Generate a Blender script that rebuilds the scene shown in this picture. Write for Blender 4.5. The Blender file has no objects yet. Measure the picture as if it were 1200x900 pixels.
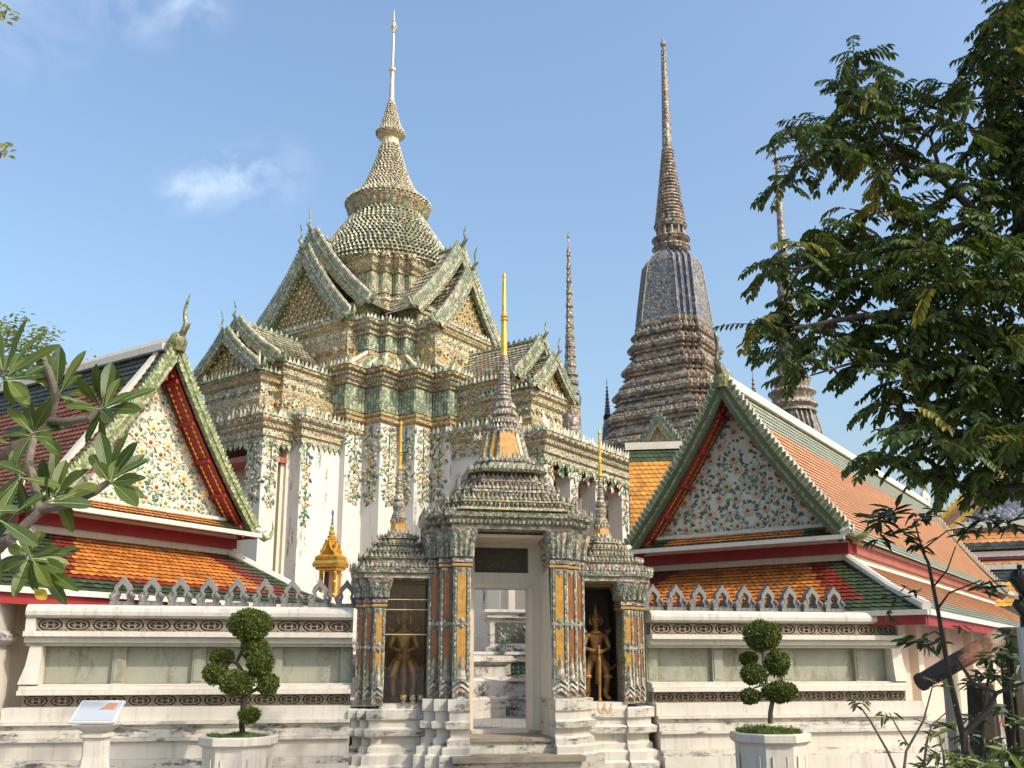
import bpy, math, random
from mathutils import Vector, Matrix
R = math.radians
rnd = random.Random(7)
SC = bpy.context.scene
COL = SC.collection

# ------------------------------------------------------------------ camera, sky, sun, exposure
FPX = 1100.0; CY = 535.0; EYE = 1.65
PITCH = math.atan(241 / FPX)
cp, sp = math.cos(PITCH), math.sin(PITCH)
cam_d = bpy.data.cameras.new('camera')
cam = bpy.data.objects.new('camera', cam_d); COL.objects.link(cam)
cam.location = (0, 0, EYE); cam.rotation_euler = (R(90) + PITCH, 0, 0)
cam_d.sensor_width = 36; cam_d.lens = FPX / 1200 * 36
cam_d.shift_y = (CY - 450) / 1200
cam_d.clip_end = 5000; cam_d.clip_start = 0.05
SC.camera = cam

SUN_AZ = 54.0      # degrees to the right of straight-behind the camera
SUN_EL = 41.0
sd = Vector((math.sin(R(SUN_AZ)) * math.cos(R(SUN_EL)), -math.cos(R(SUN_AZ)) * math.cos(R(SUN_EL)), math.sin(R(SUN_EL))))
sl = bpy.data.lights.new('sun', 'SUN'); sl.energy = 2.0; sl.angle = R(0.55); sl.color = (1.0, 0.91, 0.76)
so = bpy.data.objects.new('sun', sl); COL.objects.link(so)
so.rotation_euler = sd.to_track_quat('Z', 'Y').to_euler(); so.location = sd * 60

def pix_dir(px, py):
    u = (px - 600) / FPX; v = (CY - py) / FPX
    return Vector((u, cp - sp * v, sp + cp * v)).normalized()

W = bpy.data.worlds.new('World'); SC.world = W; W.use_nodes = True
nt = W.node_tree; nt.nodes.clear()
def wn(t, **k):
    n = nt.nodes.new(t)
    for a, b in k.items(): setattr(n, a, b)
    return n
sky = wn('ShaderNodeTexSky', sky_type='NISHITA')
sky.sun_disc = False; sky.sun_elevation = R(SUN_EL)
sky.sun_rotation = math.atan2(sd.x, sd.y)
sky.altitude = 10; sky.air_density = 1.6; sky.dust_density = 5.0; sky.ozone_density = 4.6
geo = wn('ShaderNodeTexCoord')
noi = wn('ShaderNodeTexNoise'); noi.inputs['Scale'].default_value = 22.0; noi.inputs['Detail'].default_value = 7; noi.inputs['Distortion'].default_value = 0.6
noi.inputs['Roughness'].default_value = 0.55
nt.links.new(geo.outputs['Generated'], noi.inputs['Vector'])
mask = None
for (px, py, w, s) in ((250, 212, 0.045, 0.30), (290, 205, 0.04, 0.30), (215, 222, 0.035, 0.25), (170, -8, 0.06, 0.28), (235, -10, 0.045, 0.28), (330, 205, 0.05, 0.2), (30, 10, 0.09, 0.15)):
    d = pix_dir(px, py)
    sb = wn('ShaderNodeVectorMath', operation='DISTANCE'); sb.inputs[1].default_value = d
    nt.links.new(geo.outputs['Generated'], sb.inputs[0])
    mr = wn('ShaderNodeMapRange', interpolation_type='SMOOTHSTEP')
    mr.inputs['From Min'].default_value = w; mr.inputs['From Max'].default_value = 0.0
    mr.inputs['To Min'].default_value = 0.0; mr.inputs['To Max'].default_value = s
    nt.links.new(sb.outputs['Value'], mr.inputs['Value'])
    if mask is None: mask = mr.outputs[0]
    else:
        ad = wn('ShaderNodeMath', operation='ADD'); nt.links.new(mask, ad.inputs[0]); nt.links.new(mr.outputs[0], ad.inputs[1]); mask = ad.outputs[0]
nr = wn('ShaderNodeMapRange'); nr.inputs['From Min'].default_value = 0.38; nr.inputs['From Max'].default_value = 0.72
nt.links.new(noi.outputs[0], nr.inputs['Value'])
mu = wn('ShaderNodeMath', operation='MULTIPLY'); nt.links.new(mask, mu.inputs[0]); nt.links.new(nr.outputs[0], mu.inputs[1])
mx = wn('ShaderNodeMix', data_type='RGBA'); mx.inputs['B'].default_value = (6.2, 6.5, 7.0, 1)
nt.links.new(mu.outputs[0], mx.inputs['Factor']); nt.links.new(sky.outputs[0], mx.inputs['A'])
bg = wn('ShaderNodeBackground'); bg.inputs['Strength'].default_value = 0.15
nt.links.new(mx.outputs['Result'], bg.inputs['Color'])
wo = wn('ShaderNodeOutputWorld'); nt.links.new(bg.outputs[0], wo.inputs[0])
SC.view_settings.view_transform = 'Standard'; SC.view_settings.look = 'None'
SC.view_settings.exposure = 0.76; SC.view_settings.gamma = 1.0
SC.render.resolution_x = 1024; SC.render.resolution_y = 768
SC.cycles.max_bounces = 6; SC.cycles.transparent_max_bounces = 8

# ------------------------------------------------------------------ pixel to point at a depth
def at(px, py, Y):
    u = (px - 600) / FPX; v = (CY - py) / FPX
    t = Y / (cp - sp * v)
    return Vector((u * t, Y, EYE + (sp + cp * v) * t))

# ------------------------------------------------------------------ mesh builder
def V(*a): return Vector(a)
class MB:
    def __init__(s): s.v = []; s.f = []; s.m = []; s.T = None
    def pt(s, p):
        if s.T: p = s.T(p)
        s.v.append(tuple(p)); return len(s.v) - 1
    def face(s, idx, m): s.f.append(tuple(idx)); s.m.append(m)
    def poly(s, pts, m): s.face([s.pt(p) for p in pts], m)
    def box(s, x0, x1, y0, y1, z0, z1, m, tx=0, ty=0):
        b = [s.pt(p) for p in ((x0,y0,z0),(x1,y0,z0),(x1,y1,z0),(x0,y1,z0),(x0+tx,y0+ty,z1),(x1-tx,y0+ty,z1),(x1-tx,y1-ty,z1),(x0+tx,y1-ty,z1))]
        for q in ((0,3,2,1),(4,5,6,7),(0,1,5,4),(1,2,6,5),(2,3,7,6),(3,0,4,7)): s.face([b[i] for i in q], m)
    def prism(s, pts2, f0, f1, m, m_side=None):
        """pts2 outline -> front by f0(p), back by f1(p)"""
        a = [s.pt(f0(p)) for p in pts2]; b = [s.pt(f1(p)) for p in pts2]
        s.face(a, m); s.face(b[::-1], m)
        n = len(pts2)
        for i in range(n): s.face((a[i], b[i], b[(i+1)%n], a[(i+1)%n]), m_side or m)
    def loft(s, rings, mats, cap0=True, cap1=True):
        ids = [[s.pt(p) for p in r] for r in rings]
        n = len(ids[0])
        for k in range(len(ids)-1):
            m = mats[k] if isinstance(mats, (list, tuple)) else mats
            for i in range(n):
                s.face((ids[k][i], ids[k][(i+1)%n], ids[k+1][(i+1)%n], ids[k+1][i]), m)
        m0 = mats[0] if isinstance(mats, (list, tuple)) else mats
        m1 = mats[-1] if isinstance(mats, (list, tuple)) else mats
        if cap0: s.face(ids[0][::-1], m0)
        if cap1: s.face(ids[-1], m1)
    def sweep(s, poly, prof, mats, cap0=True, cap1=True):
        """poly ccw closed 2d; prof list of (offset, z)"""
        s.loft([[(q[0], q[1], z) for q in offset(poly, o)] for o, z in prof], mats, cap0, cap1)
    def lathe(s, prof, mats, n=12, c=(0,0), cap0=True, cap1=True, ph=0):
        s.loft([[(c[0]+r*math.cos(2*math.pi*i/n+ph), c[1]+r*math.sin(2*math.pi*i/n+ph), z) for i in range(n)] for r, z in prof], mats, cap0, cap1)
    def tube(s, pts, rad, m, n=6):
        pts = [Vector(p) for p in pts]; rings = []
        ref = Vector((0.31, 0.87, 0.4))
        for i, p in enumerate(pts):
            d = (pts[min(i+1, len(pts)-1)] - pts[max(i-1, 0)]).normalized()
            a = d.cross(ref)
            if a.length < 1e-3: a = d.cross(Vector((1, 0, 0)))
            a.normalize(); b = d.cross(a)
            r = rad[i] if isinstance(rad, (list, tuple)) else rad
            rings.append([p + (a*math.cos(2*math.pi*k/n) + b*math.sin(2*math.pi*k/n))*r for k in range(n)])
        s.loft(rings, m)
    def tooth(s, a, b, n, h, d, m, lean=0.0, z=None):
        """leaf shaped tooth on base edge a-b, outward n, height h (negative hangs)"""
        a = Vector(a); b = Vector(b); n = Vector(n)
        c = (a + b) / 2; up = Vector((0, 0, h))
        i = [s.pt(p) for p in (a, c + n*d, b, a*0.62+b*0.38 + up*0.45 + (a-b)*0.2, b*0.62+a*0.38 + up*0.45 + (b-a)*0.2, c + up + n*lean, c + n*(d*0.9) + up*0.4)]
        for q in ((0,1,6,3),(1,2,4,6),(3,6,5),(6,4,5),(0,3,5,4,2)): s.face([i[k] for k in q], m)
    def teeth(s, poly, z, h, w, d, mats, lean=0.0, closed=True, skip=None):
        """row of teeth along a 2d polygon (ccw, outward = right of travel)"""
        k = 0; N = len(poly)
        for i in range(N if closed else N-1):
            a = Vector(poly[i]).to_2d(); b = Vector(poly[(i+1)%N]).to_2d(); e = b - a; L = e.length
            if L < w*0.4: continue
            t = e / L; nn = Vector((t.y, -t.x, 0)); c = max(1, round(L / w))
            for j in range(c):
                p = a + e*(j/c); q = a + e*((j+1)/c)
                s.tooth((p.x, p.y, z), (q.x, q.y, z), nn, h, d, mats[k % len(mats)], lean); k += 1
    def flute(s, poly, z0, z1, w, d, mats, o0=0.0, o1=0.0):
        A0 = offset(poly, o0); A1 = offset(poly, o1); N = len(poly); k = 0
        for i in range(N):
            a = Vector(A0[i]); b = Vector(A0[(i+1)%N]); e = Vector(A1[i]); f = Vector(A1[(i+1)%N])
            L = (b-a).length
            t = (b-a)/max(L, 1e-6); nn = Vector((t.y, -t.x))*d; c = max(1, round(L/w))
            for j in range(c):
                p, q = a.lerp(b, j/c), a.lerp(b, (j+1)/c); g, h = e.lerp(f, j/c), e.lerp(f, (j+1)/c)
                mp, mg = (p+q)/2+nn, (g+h)/2+nn
                I = [s.pt((x.x, x.y, zz)) for x, zz in ((p,z0),(mp,z0),(q,z0),(h,z1),(mg,z1),(g,z1))]
                m = mats[k % len(mats)]; k += 1
                s.face((I[0],I[1],I[4],I[5]), m); s.face((I[1],I[2],I[3],I[4]), m)
    def flower(s, c, n, u, r, mp, mc, np_=6, d=0.3):
        c = Vector(c); n = Vector(n).normalized(); u = Vector(u); u = (u - n*u.dot(n)).normalized(); w = n.cross(u)
        ring = []
        for i in range(np_*2):
            a = math.pi*i/np_; rr = r*(1 if i % 2 == 0 else 0.62)
            ring.append(s.pt(c + (u*math.cos(a)+w*math.sin(a))*rr + n*(r*d*(0.25 if i % 2 == 0 else 0.5))))
        ce = s.pt(c + n*r*d)
        for i in range(len(ring)): s.face((ring[i], ring[(i+1)%len(ring)], ce), mp)
        r2 = [s.pt(c + (u*math.cos(math.pi*i/3)+w*math.sin(math.pi*i/3))*r*0.36 + n*r*d*0.8) for i in range(6)]
        c2 = s.pt(c + n*r*d*1.7)
        for i in range(6): s.face((r2[i], r2[(i+1)%6], c2), mc)
    def leaf(s, c, n, dr, ln, wd, m):
        c = Vector(c); n = Vector(n).normalized(); dr = Vector(dr).normalized(); w = n.cross(dr)
        a = s.pt(c + n*0.004); b = s.pt(c + dr*ln*0.45 + w*wd/2 + n*0.004); t = s.pt(c + dr*ln + n*0.004); e = s.pt(c + dr*ln*0.45 - w*wd/2 + n*0.004)
        k = s.pt(c + dr*ln*0.45 + n*wd*0.3)
        for q in ((a,e,k),(e,t,k),(t,b,k),(b,a,k)): s.face(q, m)
    def studs(s, poly, z, r, sp, mp, mc, d=0.5):
        N = len(poly)
        for i in range(N):
            a = Vector(poly[i]).to_2d(); b = Vector(poly[(i+1)%N]).to_2d(); L = (b-a).length
            if L < sp*.45: continue
            t = (b-a)/L; n = (t.y, -t.x, 0); c = max(1, round(L/sp))
            for j in range(c):
                p = a+t*L*(j+.5)/c
                s.flower((p.x, p.y, z), n, (t.x, t.y, 0), r, mp[j % len(mp)], mc, 6, d)
    def build(s, name, parent=None, smooth=False):
        me = bpy.data.meshes.new(name)
        me.from_pydata(s.v, [], s.f)
        uniq = []
        for m in s.m:
            if m not in uniq: uniq.append(m)
        for m in uniq: me.materials.append(m)
        ix = {m: i for i, m in enumerate(uniq)}
        me.polygons.foreach_set('material_index', [ix[m] for m in s.m])
        if smooth: me.polygons.foreach_set('use_smooth', [True]*len(s.f))
        me.update()
        o = bpy.data.objects.new(name, me); COL.objects.link(o)
        if parent: o.parent = parent
        return o

def offset(poly, o):
    N = len(poly)
    if o == 0: return [tuple(p) for p in poly]
    out = []
    for i in range(N):
        p0 = Vector(poly[i-1]); p1 = Vector(poly[i]); p2 = Vector(poly[(i+1)%N])
        e1 = (p1-p0).normalized(); e2 = (p2-p1).normalized()
        n1 = Vector((e1.y, -e1.x)); n2 = Vector((e2.y, -e2.x))
        k = 1 + n1.dot(n2)
        d = (n1+n2)/max(k, 0.25)*o
        out.append((p1.x+d.x, p1.y+d.y))
    return out
def redent(sx, sy, dx, dy, n, cx=0, cy=0):
    q = []
    for k in range(n+1):
        q.append((sx-k*dx, sy-(n-k)*dy))
        if k < n: q.append((sx-(k+1)*dx, sy-(n-k)*dy))
    pts = q + [(-x, y) for x, y in q[::-1]] + [(-x, -y) for x, y in q] + [(x, -y) for x, y in q[::-1]]
    return [(cx+x, cy+y) for x, y in pts]
def rect(x0, x1, y0, y1): return [(x0,y0),(x1,y0),(x1,y1),(x0,y1)]
def ngon(r, n, ph=0): return [(r*math.cos(2*math.pi*i/n+ph), r*math.sin(2*math.pi*i/n+ph)) for i in range(n)]

def thing(name, label, cat, loc=(0,0,0), rz=0.0, group=None):
    o = bpy.data.objects.new(name, None); COL.objects.link(o)
    o.empty_display_size = 0.3
    o.location = loc; o.rotation_euler = (0, 0, R(rz)); o['label'] = label; o['category'] = cat
    if group: o['group'] = group
    return o
def tag(o, label, cat, group=None):
    o['label'] = label; o['category'] = cat
    if group: o['group'] = group
    return o
def copy_part(o, parent, loc):
    c = o.copy(); COL.objects.link(c); c.parent = parent; c.location = loc
    return c
def copy_tree(o, parent=None):
    c = o.copy(); COL.objects.link(c); c.parent = parent
    for ch in list(o.children): copy_tree(ch, c)
    return c

# ------------------------------------------------------------------ materials
def mat_base(name):
    m = bpy.data.materials.new(name); m.use_nodes = True
    t = m.node_tree; t.nodes.clear()
    b = t.nodes.new('ShaderNodeBsdfPrincipled'); o = t.nodes.new('ShaderNodeOutputMaterial')
    t.links.new(b.outputs[0], o.inputs[0])
    tc = t.nodes.new('ShaderNodeTexCoord')
    return m, t, b, tc
def ramp(t, stops, mode='LINEAR'):
    r = t.nodes.new('ShaderNodeValToRGB'); r.color_ramp.interpolation = mode
    e = r.color_ramp.elements
    while len(e) < len(stops): e.new(0.5)
    for i, (p, c) in enumerate(stops): e[i].position = p; e[i].color = (*c, 1)
    return r
def noise(t, vec, scale, detail=4, rough=0.55):
    n = t.nodes.new('ShaderNodeTexNoise'); n.inputs['Scale'].default_value = scale
    n.inputs['Detail'].default_value = detail; n.inputs['Roughness'].default_value = rough
    if vec is not None: t.links.new(vec, n.inputs['Vector'])
    return n.outputs[0]
def mapping(t, vec, scale):
    n = t.nodes.new('ShaderNodeMapping'); n.inputs['Scale'].default_value = scale
    t.links.new(vec, n.inputs['Vector']); return n.outputs[0]
def mixc(t, fac, a, b, blend='MIX'):
    n = t.nodes.new('ShaderNodeMix'); n.data_type = 'RGBA'; n.blend_type = blend
    for s, x in (('Factor', fac), ('A', a), ('B', b)):
        if isinstance(x, (int, float)): n.inputs[s].default_value = x
        elif isinstance(x, tuple): n.inputs[s].default_value = (*x, 1)
        else: t.links.new(x, n.inputs[s])
    return n.outputs['Result']
def mrange(t, v, a, b, c=0.0, d=1.0):
    n = t.nodes.new('ShaderNodeMapRange'); n.inputs['From Min'].default_value = a; n.inputs['From Max'].default_value = b
    n.inputs['To Min'].default_value = c; n.inputs['To Max'].default_value = d
    t.links.new(v, n.inputs['Value']); return n.outputs[0]
def math2(t, op, a, b):
    n = t.nodes.new('ShaderNodeMath'); n.operation = op
    for i, x in enumerate((a, b)):
        if isinstance(x, (int, float)): n.inputs[i].default_value = x
        else: t.links.new(x, n.inputs[i])
    return n.outputs[0]
def bump(t, b, h, strength=0.4, dist=0.02):
    n = t.nodes.new('ShaderNodeBump'); n.inputs['Strength'].default_value = strength; n.inputs['Distance'].default_value = dist
    t.links.new(h, n.inputs['Height']); t.links.new(n.outputs[0], b.inputs['Normal'])
def island(t):
    g = t.nodes.new('ShaderNodeNewGeometry'); return g.outputs['Random Per Island']

def plain(name, col, rough=0.6, var=0.12, scale=3.0, metal=0.0, bmp=0.15, bs=25.0, spec=0.5):
    m, t, b, tc = mat_base(name)
    n = noise(t, tc.outputs['Object'], scale)
    lo = tuple(c*(1-var) for c in col); hi = tuple(min(1, c*(1+var)) for c in col)
    r = ramp(t, [(0.3, lo), (0.7, hi)]); t.links.new(n, r.inputs[0])
    t.links.new(r.outputs[0], b.inputs['Base Color'])
    b.inputs['Roughness'].default_value = rough; b.inputs['Metallic'].default_value = metal
    b.inputs['Specular IOR Level'].default_value = spec
    if bmp: bump(t, b, noise(t, tc.outputs['Object'], bs, 3), bmp, 0.01)
    return m
def plaster(name, col=(0.80, 0.77, 0.70), dirt=0.0, thresh=(0.52, 0.66), dark=(0.045, 0.042, 0.04), streak=(2.2, 2.2, 0.35), soft=0.10):
    """painted lime plaster with vertical grey runs and patches of black mould"""
    m, t, b, tc = mat_base(name)
    v = tc.outputs['Object']
    n1 = noise(t, v, 1.3, 6, 0.6)
    c = mixc(t, mrange(t, n1, 0.35, 0.75, 0.0, soft*3), col, tuple(x*0.62 for x in col))
    n2 = noise(t, mapping(t, v, (7, 7, 0.55)), 1.6, 5, 0.6)
    c = mixc(t, mrange(t, n2, 0.52, 0.82, 0.0, min(1, soft*5)), c, (0.30, 0.28, 0.25))
    if dirt > 0:
        n3 = noise(t, mapping(t, v, streak), 2.1, 8, 0.72)
        n4 = noise(t, v, 22, 4, 0.7)
        s = math2(t, 'ADD', n3, math2(t, 'MULTIPLY', math2(t, 'SUBTRACT', n4, 0.5), 0.28))
        c = mixc(t, mrange(t, s, thresh[0], thresh[1], 0.0, dirt), c, dark)
    t.links.new(c, b.inputs['Base Color'])
    b.inputs['Roughness'].default_value = 0.82; b.inputs['Specular IOR Level'].default_value = 0.25
    bump(t, b, noise(t, v, 14, 6, 0.6), 0.25, 0.012)
    return m
def mosaic(name, pal, scale=12.0, rough=0.38, bmp=0.7, dirt=0.35, dist=0.03):
    """broken-porcelain mosaic: every chip takes one colour of the palette"""
    m, t, b, tc = mat_base(name)
    v = tc.outputs['Object']
    vo = t.nodes.new('ShaderNodeTexVoronoi'); vo.inputs['Scale'].default_value = scale
    t.links.new(v, vo.inputs['Vector'])
    sep = t.nodes.new('ShaderNodeSeparateColor'); t.links.new(vo.outputs['Color'], sep.inputs[0])
    tot = sum(w for _, w in pal); acc = 0; st = []
    for c, w in pal: st.append((acc/tot, c)); acc += w
    r = ramp(t, st, 'CONSTANT'); t.links.new(sep.outputs[0], r.inputs[0])
    n = noise(t, v, 1.1, 6, 0.65)
    c = mixc(t, mrange(t, n, 0.42, 0.72, 0.0, dirt), r.outputs[0], (0.07, 0.065, 0.05))
    g = mrange(t, vo.outputs['Distance'], 0.0, 0.75, 1.0, 0.0)
    c = mixc(t, mrange(t, vo.outputs['Distance'], 0.45, 0.7, 0.0, 0.45), c, (0.12, 0.10, 0.075))
    t.links.new(c, b.inputs['Base Color'])
    b.inputs['Roughness'].default_value = rough
    bump(t, b, g, bmp, dist)
    return m
def glazed(name, col, var=0.25, rough=0.32, dirt=0.25, spec=0.5):
    """glazed roof tile: each tile its own shade"""
    m, t, b, tc = mat_base(name)
    r = ramp(t, [(0.0, tuple(c*(1-var) for c in col)), (0.5, col), (1.0, tuple(min(1, c*(1+var)) for c in col))])
    t.links.new(island(t), r.inputs[0])
    n = noise(t, tc.outputs['Object'], 2.2, 7, 0.68)
    c = mixc(t, mrange(t, n, 0.46, 0.74, 0.0, dirt), r.outputs[0], (0.06, 0.05, 0.04))
    t.links.new(c, b.inputs['Base Color']); b.inputs['Roughness'].default_value = rough
    b.inputs['Specular IOR Level'].default_value = spec
    bump(t, b, noise(t, tc.outputs['Object'], 30, 2), 0.12, 0.006)
    return m
def leafmat(name, col, col2, trans=0.25, rough=0.45):
    m, t, b, tc = mat_base(name)
    r = ramp(t, [(0.0, col), (0.75, tuple((a+c)/2 for a, c in zip(col, col2))), (1.0, col2)])
    t.links.new(island(t), r.inputs[0])
    t.links.new(r.outputs[0], b.inputs['Base Color']); b.inputs['Roughness'].default_value = rough
    tr = t.nodes.new('ShaderNodeBsdfTranslucent')
    g = mixc(t, 1.0, r.outputs[0], (1.0, 1.0, 0.35), 'MULTIPLY')
    t.links.new(g, tr.inputs[0])
    ms = t.nodes.new('ShaderNodeMixShader'); ms.inputs[0].default_value = trans
    o = [n for n in t.nodes if n.type == 'OUTPUT_MATERIAL'][0]
    t.links.new(b.outputs[0], ms.inputs[1]); t.links.new(tr.outputs[0], ms.inputs[2]); t.links.new(ms.outputs[0], o.inputs[0])
    return m

WHITE = plaster('white plaster', (0.63, 0.59, 0.51), dirt=.35, thresh=(.62, .80), dark=(.16, .14, .12), soft=.12)
WSTAIN = plaster('white plaster with black mould', (.60, .56, .48), dirt=0.9, thresh=(0.515, 0.64), streak=(1.0, 1.0, 4.5), soft=0.2)
WBASE = plaster('weathered white base plaster', (0.60, 0.56, 0.485), dirt=0.5, thresh=(0.60, 0.76), streak=(2.6, 2.6, 1.1), soft=0.15)
WSOOT = plaster('sooty plaster', (0.55, 0.52, 0.48), dirt=1.0, thresh=(0.47, 0.60), streak=(0.9, 0.9, 1.3), soft=0.2)
WHALL = plaster('hall wall plaster', (0.62, 0.595, 0.545), dirt=0.95, thresh=(0.565, 0.65), streak=(1.1, 1.1, 0.22), soft=0.08)
PANEL = plaster('grey green render', (0.34, 0.35, 0.275), dirt=0.75, thresh=(0.50, 0.70), dark=(0.11, 0.085, 0.05), streak=(1.4, 1.4, 0.6), soft=0.2)
CREAMP = plaster('cream plaster', (0.72, 0.60, 0.45))
PINK = plaster('pale pink plaster', (0.66, 0.50, 0.42))
STONE = plaster('grey carved stone', (0.24, 0.235, 0.225), dirt=0.85, thresh=(0.48, 0.66), soft=0.25, streak=(5, 5, 3))
STONEW = plaster('warm worn stone', (0.29, 0.24, 0.175), dirt=0.8, thresh=(0.52, 0.72), soft=0.2)
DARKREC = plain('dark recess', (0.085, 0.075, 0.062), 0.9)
RED = plain('red lacquer', (0.26, 0.018, 0.020), 0.5, 0.2)
REDG = plain('pale red lacquer', (0.32, 0.085, 0.06), 0.55, 0.2)
GOLD = plain('gilding', (0.80, 0.46, 0.08), 0.33, 0.25, 6.0, metal=0.75, bmp=0.35, bs=18)
GOLDD = plain('old dull gilding', (0.34, 0.19, 0.05), 0.5, 0.4, 5.0, metal=0.35, bmp=0.4, bs=25)
SILVG = plain('pale gilt metal', (0.62, 0.52, 0.34), 0.38, 0.2, 5.0, metal=0.6)
# chip palettes
cCream = (0.52, 0.45, 0.31); cWhite = (0.66, 0.61, 0.50); cGreen = (0.13, 0.17, 0.09); cTeal = (0.11, 0.165, 0.13); cYel = (0.50, 0.35, 0.12)
cOr = (0.40, 0.19, 0.08); cBlue = (0.08, 0.11, 0.22); cMar = (0.17, 0.05, 0.05); cPink = (0.48, 0.28, 0.22); cLG = (0.30, 0.38, 0.20); cBrown = (0.20, 0.12, 0.07)
MO_CREAM = mosaic('cream mosaic', [(cCream, 5), (cWhite, 3), (cGreen, 1.6), (cYel, 1.6), (cPink, 1.0), (cLG, 1.2)], 19)
MO_GREEN = mosaic('green mosaic', [(cGreen, 4), (cTeal, 2.5), (cLG, 3), (cCream, 2), (cYel, 0.7)], 19)
MO_TEAL = mosaic('fluted green mosaic', [(cLG, 3), (cGreen, 3), (cTeal, 2), ((0.36, 0.42, 0.27), 2)], 9, bmp=0.3)
MO_YEL = mosaic('yellow mosaic', [(cYel, 6), (cOr, 2), (cGreen, 1.0), (cCream, 2.5)], 19)
MO_OR = mosaic('orange mosaic', [(cOr, 3), (cYel, 2), (cGreen, 2), (cCream, 3), (cLG, 1.5)], 18)
MO_WG = mosaic('white and green mosaic', [(cWhite, 5), (cGreen, 2), (cYel, 1.5), (cCream, 2), (cLG, 2)], 20)
MO_TEETH = mosaic('ivory petal tiles', [(cWhite, 5), (cCream, 3.5), (cLG, 2.5)], 9, bmp=0.2, dirt=0.25)
MO_GTEETH = mosaic('green petal tiles', [(cGreen, 4), (cLG, 3), (cTeal, 2), (cCream, 1)], 7, bmp=0.2, dirt=0.3)
MO_PED = mosaic('pediment ground', [((.55, .33, .08), 6), (cOr, 1.5), (cBrown, 0.6)], 14, dirt=0.25)
MO_TILE = mosaic('pale roof scales', [(cCream, 5), (cWhite, 1.5), (cLG, 1.2), (cPink, 1.6)], 5, bmp=0.3, dirt=0.3)
# gate
MO_GATE = mosaic('gate grey green mosaic', [((0.18, 0.225, 0.15), 4), ((0.32, 0.32, 0.21), 3.4), ((0.14, 0.155, 0.16), 1.2), ((0.50, 0.44, 0.30), 2.6), ((0.23, 0.12, 0.09), 1.4)], 26, dist=0.015, dirt=0.45)
MO_GATEB = mosaic('gate blue mosaic', [((0.13, 0.155, 0.18), 4), ((0.25, 0.28, 0.255), 4), ((0.45, 0.42, 0.33), 3), ((0.13, 0.17, 0.12), 2.5)], 26, dist=0.015, dirt=0.35)
MO_GATEM = mosaic('gate maroon mosaic', [((0.26, 0.12, 0.11), 4), ((0.40, 0.30, 0.26), 3), ((0.17, 0.20, 0.17), 2), ((0.52, 0.46, 0.38), 2)], 26, dist=0.015, dirt=0.4)
MO_GATEY = mosaic('gate olive mosaic', [((0.40, 0.34, 0.14), 4), ((0.22, 0.25, 0.13), 3), ((0.46, 0.42, 0.30), 2)], 24, dist=0.015, dirt=0.4)
GT_TEETH = mosaic('gate petal tiles', [((0.54, 0.48, 0.35), 4), ((0.28, 0.32, 0.21), 3), ((0.36, 0.24, 0.18), 1.8)], 14, dist=0.01, dirt=0.45)
GT_YEL = plain('yellow glass mosaic strip', (0.44, 0.235, 0.045), 0.35, 0.25, 14, bmp=0.3, bs=60)
GT_BRONZE = plain('brown glass mosaic strip', (0.26, 0.10, 0.03), 0.4, 0.25, 14, bmp=0.3, bs=60)
# chedis
CH_BR = mosaic('brown chedi mosaic', [((0.28, 0.185, 0.115), 5), ((0.16, 0.12, 0.09), 2.2), ((0.42, 0.32, 0.22), 2.8), ((0.07, 0.09, 0.10), 2), ((0.46, 0.40, 0.32), 0.8)], 4.2, dist=0.08, dirt=0.4)
CH_BLUE = mosaic('blue chedi mosaic', [((0.15, 0.155, 0.17), 5), ((0.24, 0.225, 0.185), 4), ((0.34, 0.28, 0.19), 1.8), ((0.09, 0.10, 0.145), 2.5)], 6.5, dist=0.06, dirt=0.35)
CH_COB = mosaic('cobalt edge mosaic', [((0.065, 0.075, 0.15), 5), ((0.11, 0.12, 0.17), 3), ((0.30, 0.27, 0.21), 1.4)], 4, dist=0.05, dirt=0.3)
CH_GREY = mosaic('grey chedi mosaic', [((0.22, 0.19, 0.15), 4), ((0.34, 0.31, 0.24), 3), ((0.12, 0.15, 0.12), 2), ((0.30, 0.16, 0.10), 1.5)], 5, dist=0.06, dirt=0.35)
CH_PALE = plain('pale grey chedi ring', (0.28, 0.25, 0.21), 0.6, 0.25, 3)
# roof tiles
T_OR = glazed('orange glazed tile', (0.50, 0.170, 0.034), 0.32, .42, .5, .4)
T_GAL = glazed('yellow orange gallery tile', (0.50, 0.225, 0.035), 0.25, .42, .4, .4)
T_ORP = glazed('pale orange tile', (0.50, 0.225, 0.085), 0.2, 0.5)  # paler orange: grazing sunlight on the chapel's long side put into the colour
T_RED = glazed('dark red glazed tile', (0.20, 0.032, 0.020), 0.25, .45, .3, .3)
T_GR = glazed('green glazed tile', (0.038, 0.058, 0.026), 0.35, 0.5, .3, .3)
T_GRG = glazed('greyed green tile', (0.25, 0.27, 0.19), 0.16, 0.55)
T_MAR = glazed('maroon glazed tile', (0.17, 0.062, 0.034), 0.4, .6, .3, .2)
T_NAVY = glazed('blue black glazed tile', (0.034, 0.045, 0.042), 0.35, .6, .3, .2)
T_YEL = glazed('yellow glazed tile', (0.60, 0.30, 0.04), 0.2)
BG_GREEN = mosaic('bargeboard green tile', [((0.16, 0.17, 0.05), 4), ((0.27, 0.28, 0.10), 3), ((0.08, 0.10, 0.035), 2)], 22, dist=0.01, bmp=0.3, dirt=0.25)
BG_DARK = plain('dark green glaze', (0.05, 0.058, 0.02), 0.35, 0.2, 4)
BG_LIME = mosaic('bargeboard pale green tile', [((0.26, 0.31, 0.13), 4), ((0.42, 0.43, 0.26), 2.5), ((0.12, 0.17, 0.07), 2.5)], 22, dist=0.01, bmp=0.3, dirt=0.2)
IVORY = plain('ivory glaze', (0.58, 0.56, 0.44), 0.4, 0.15, 4)
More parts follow.
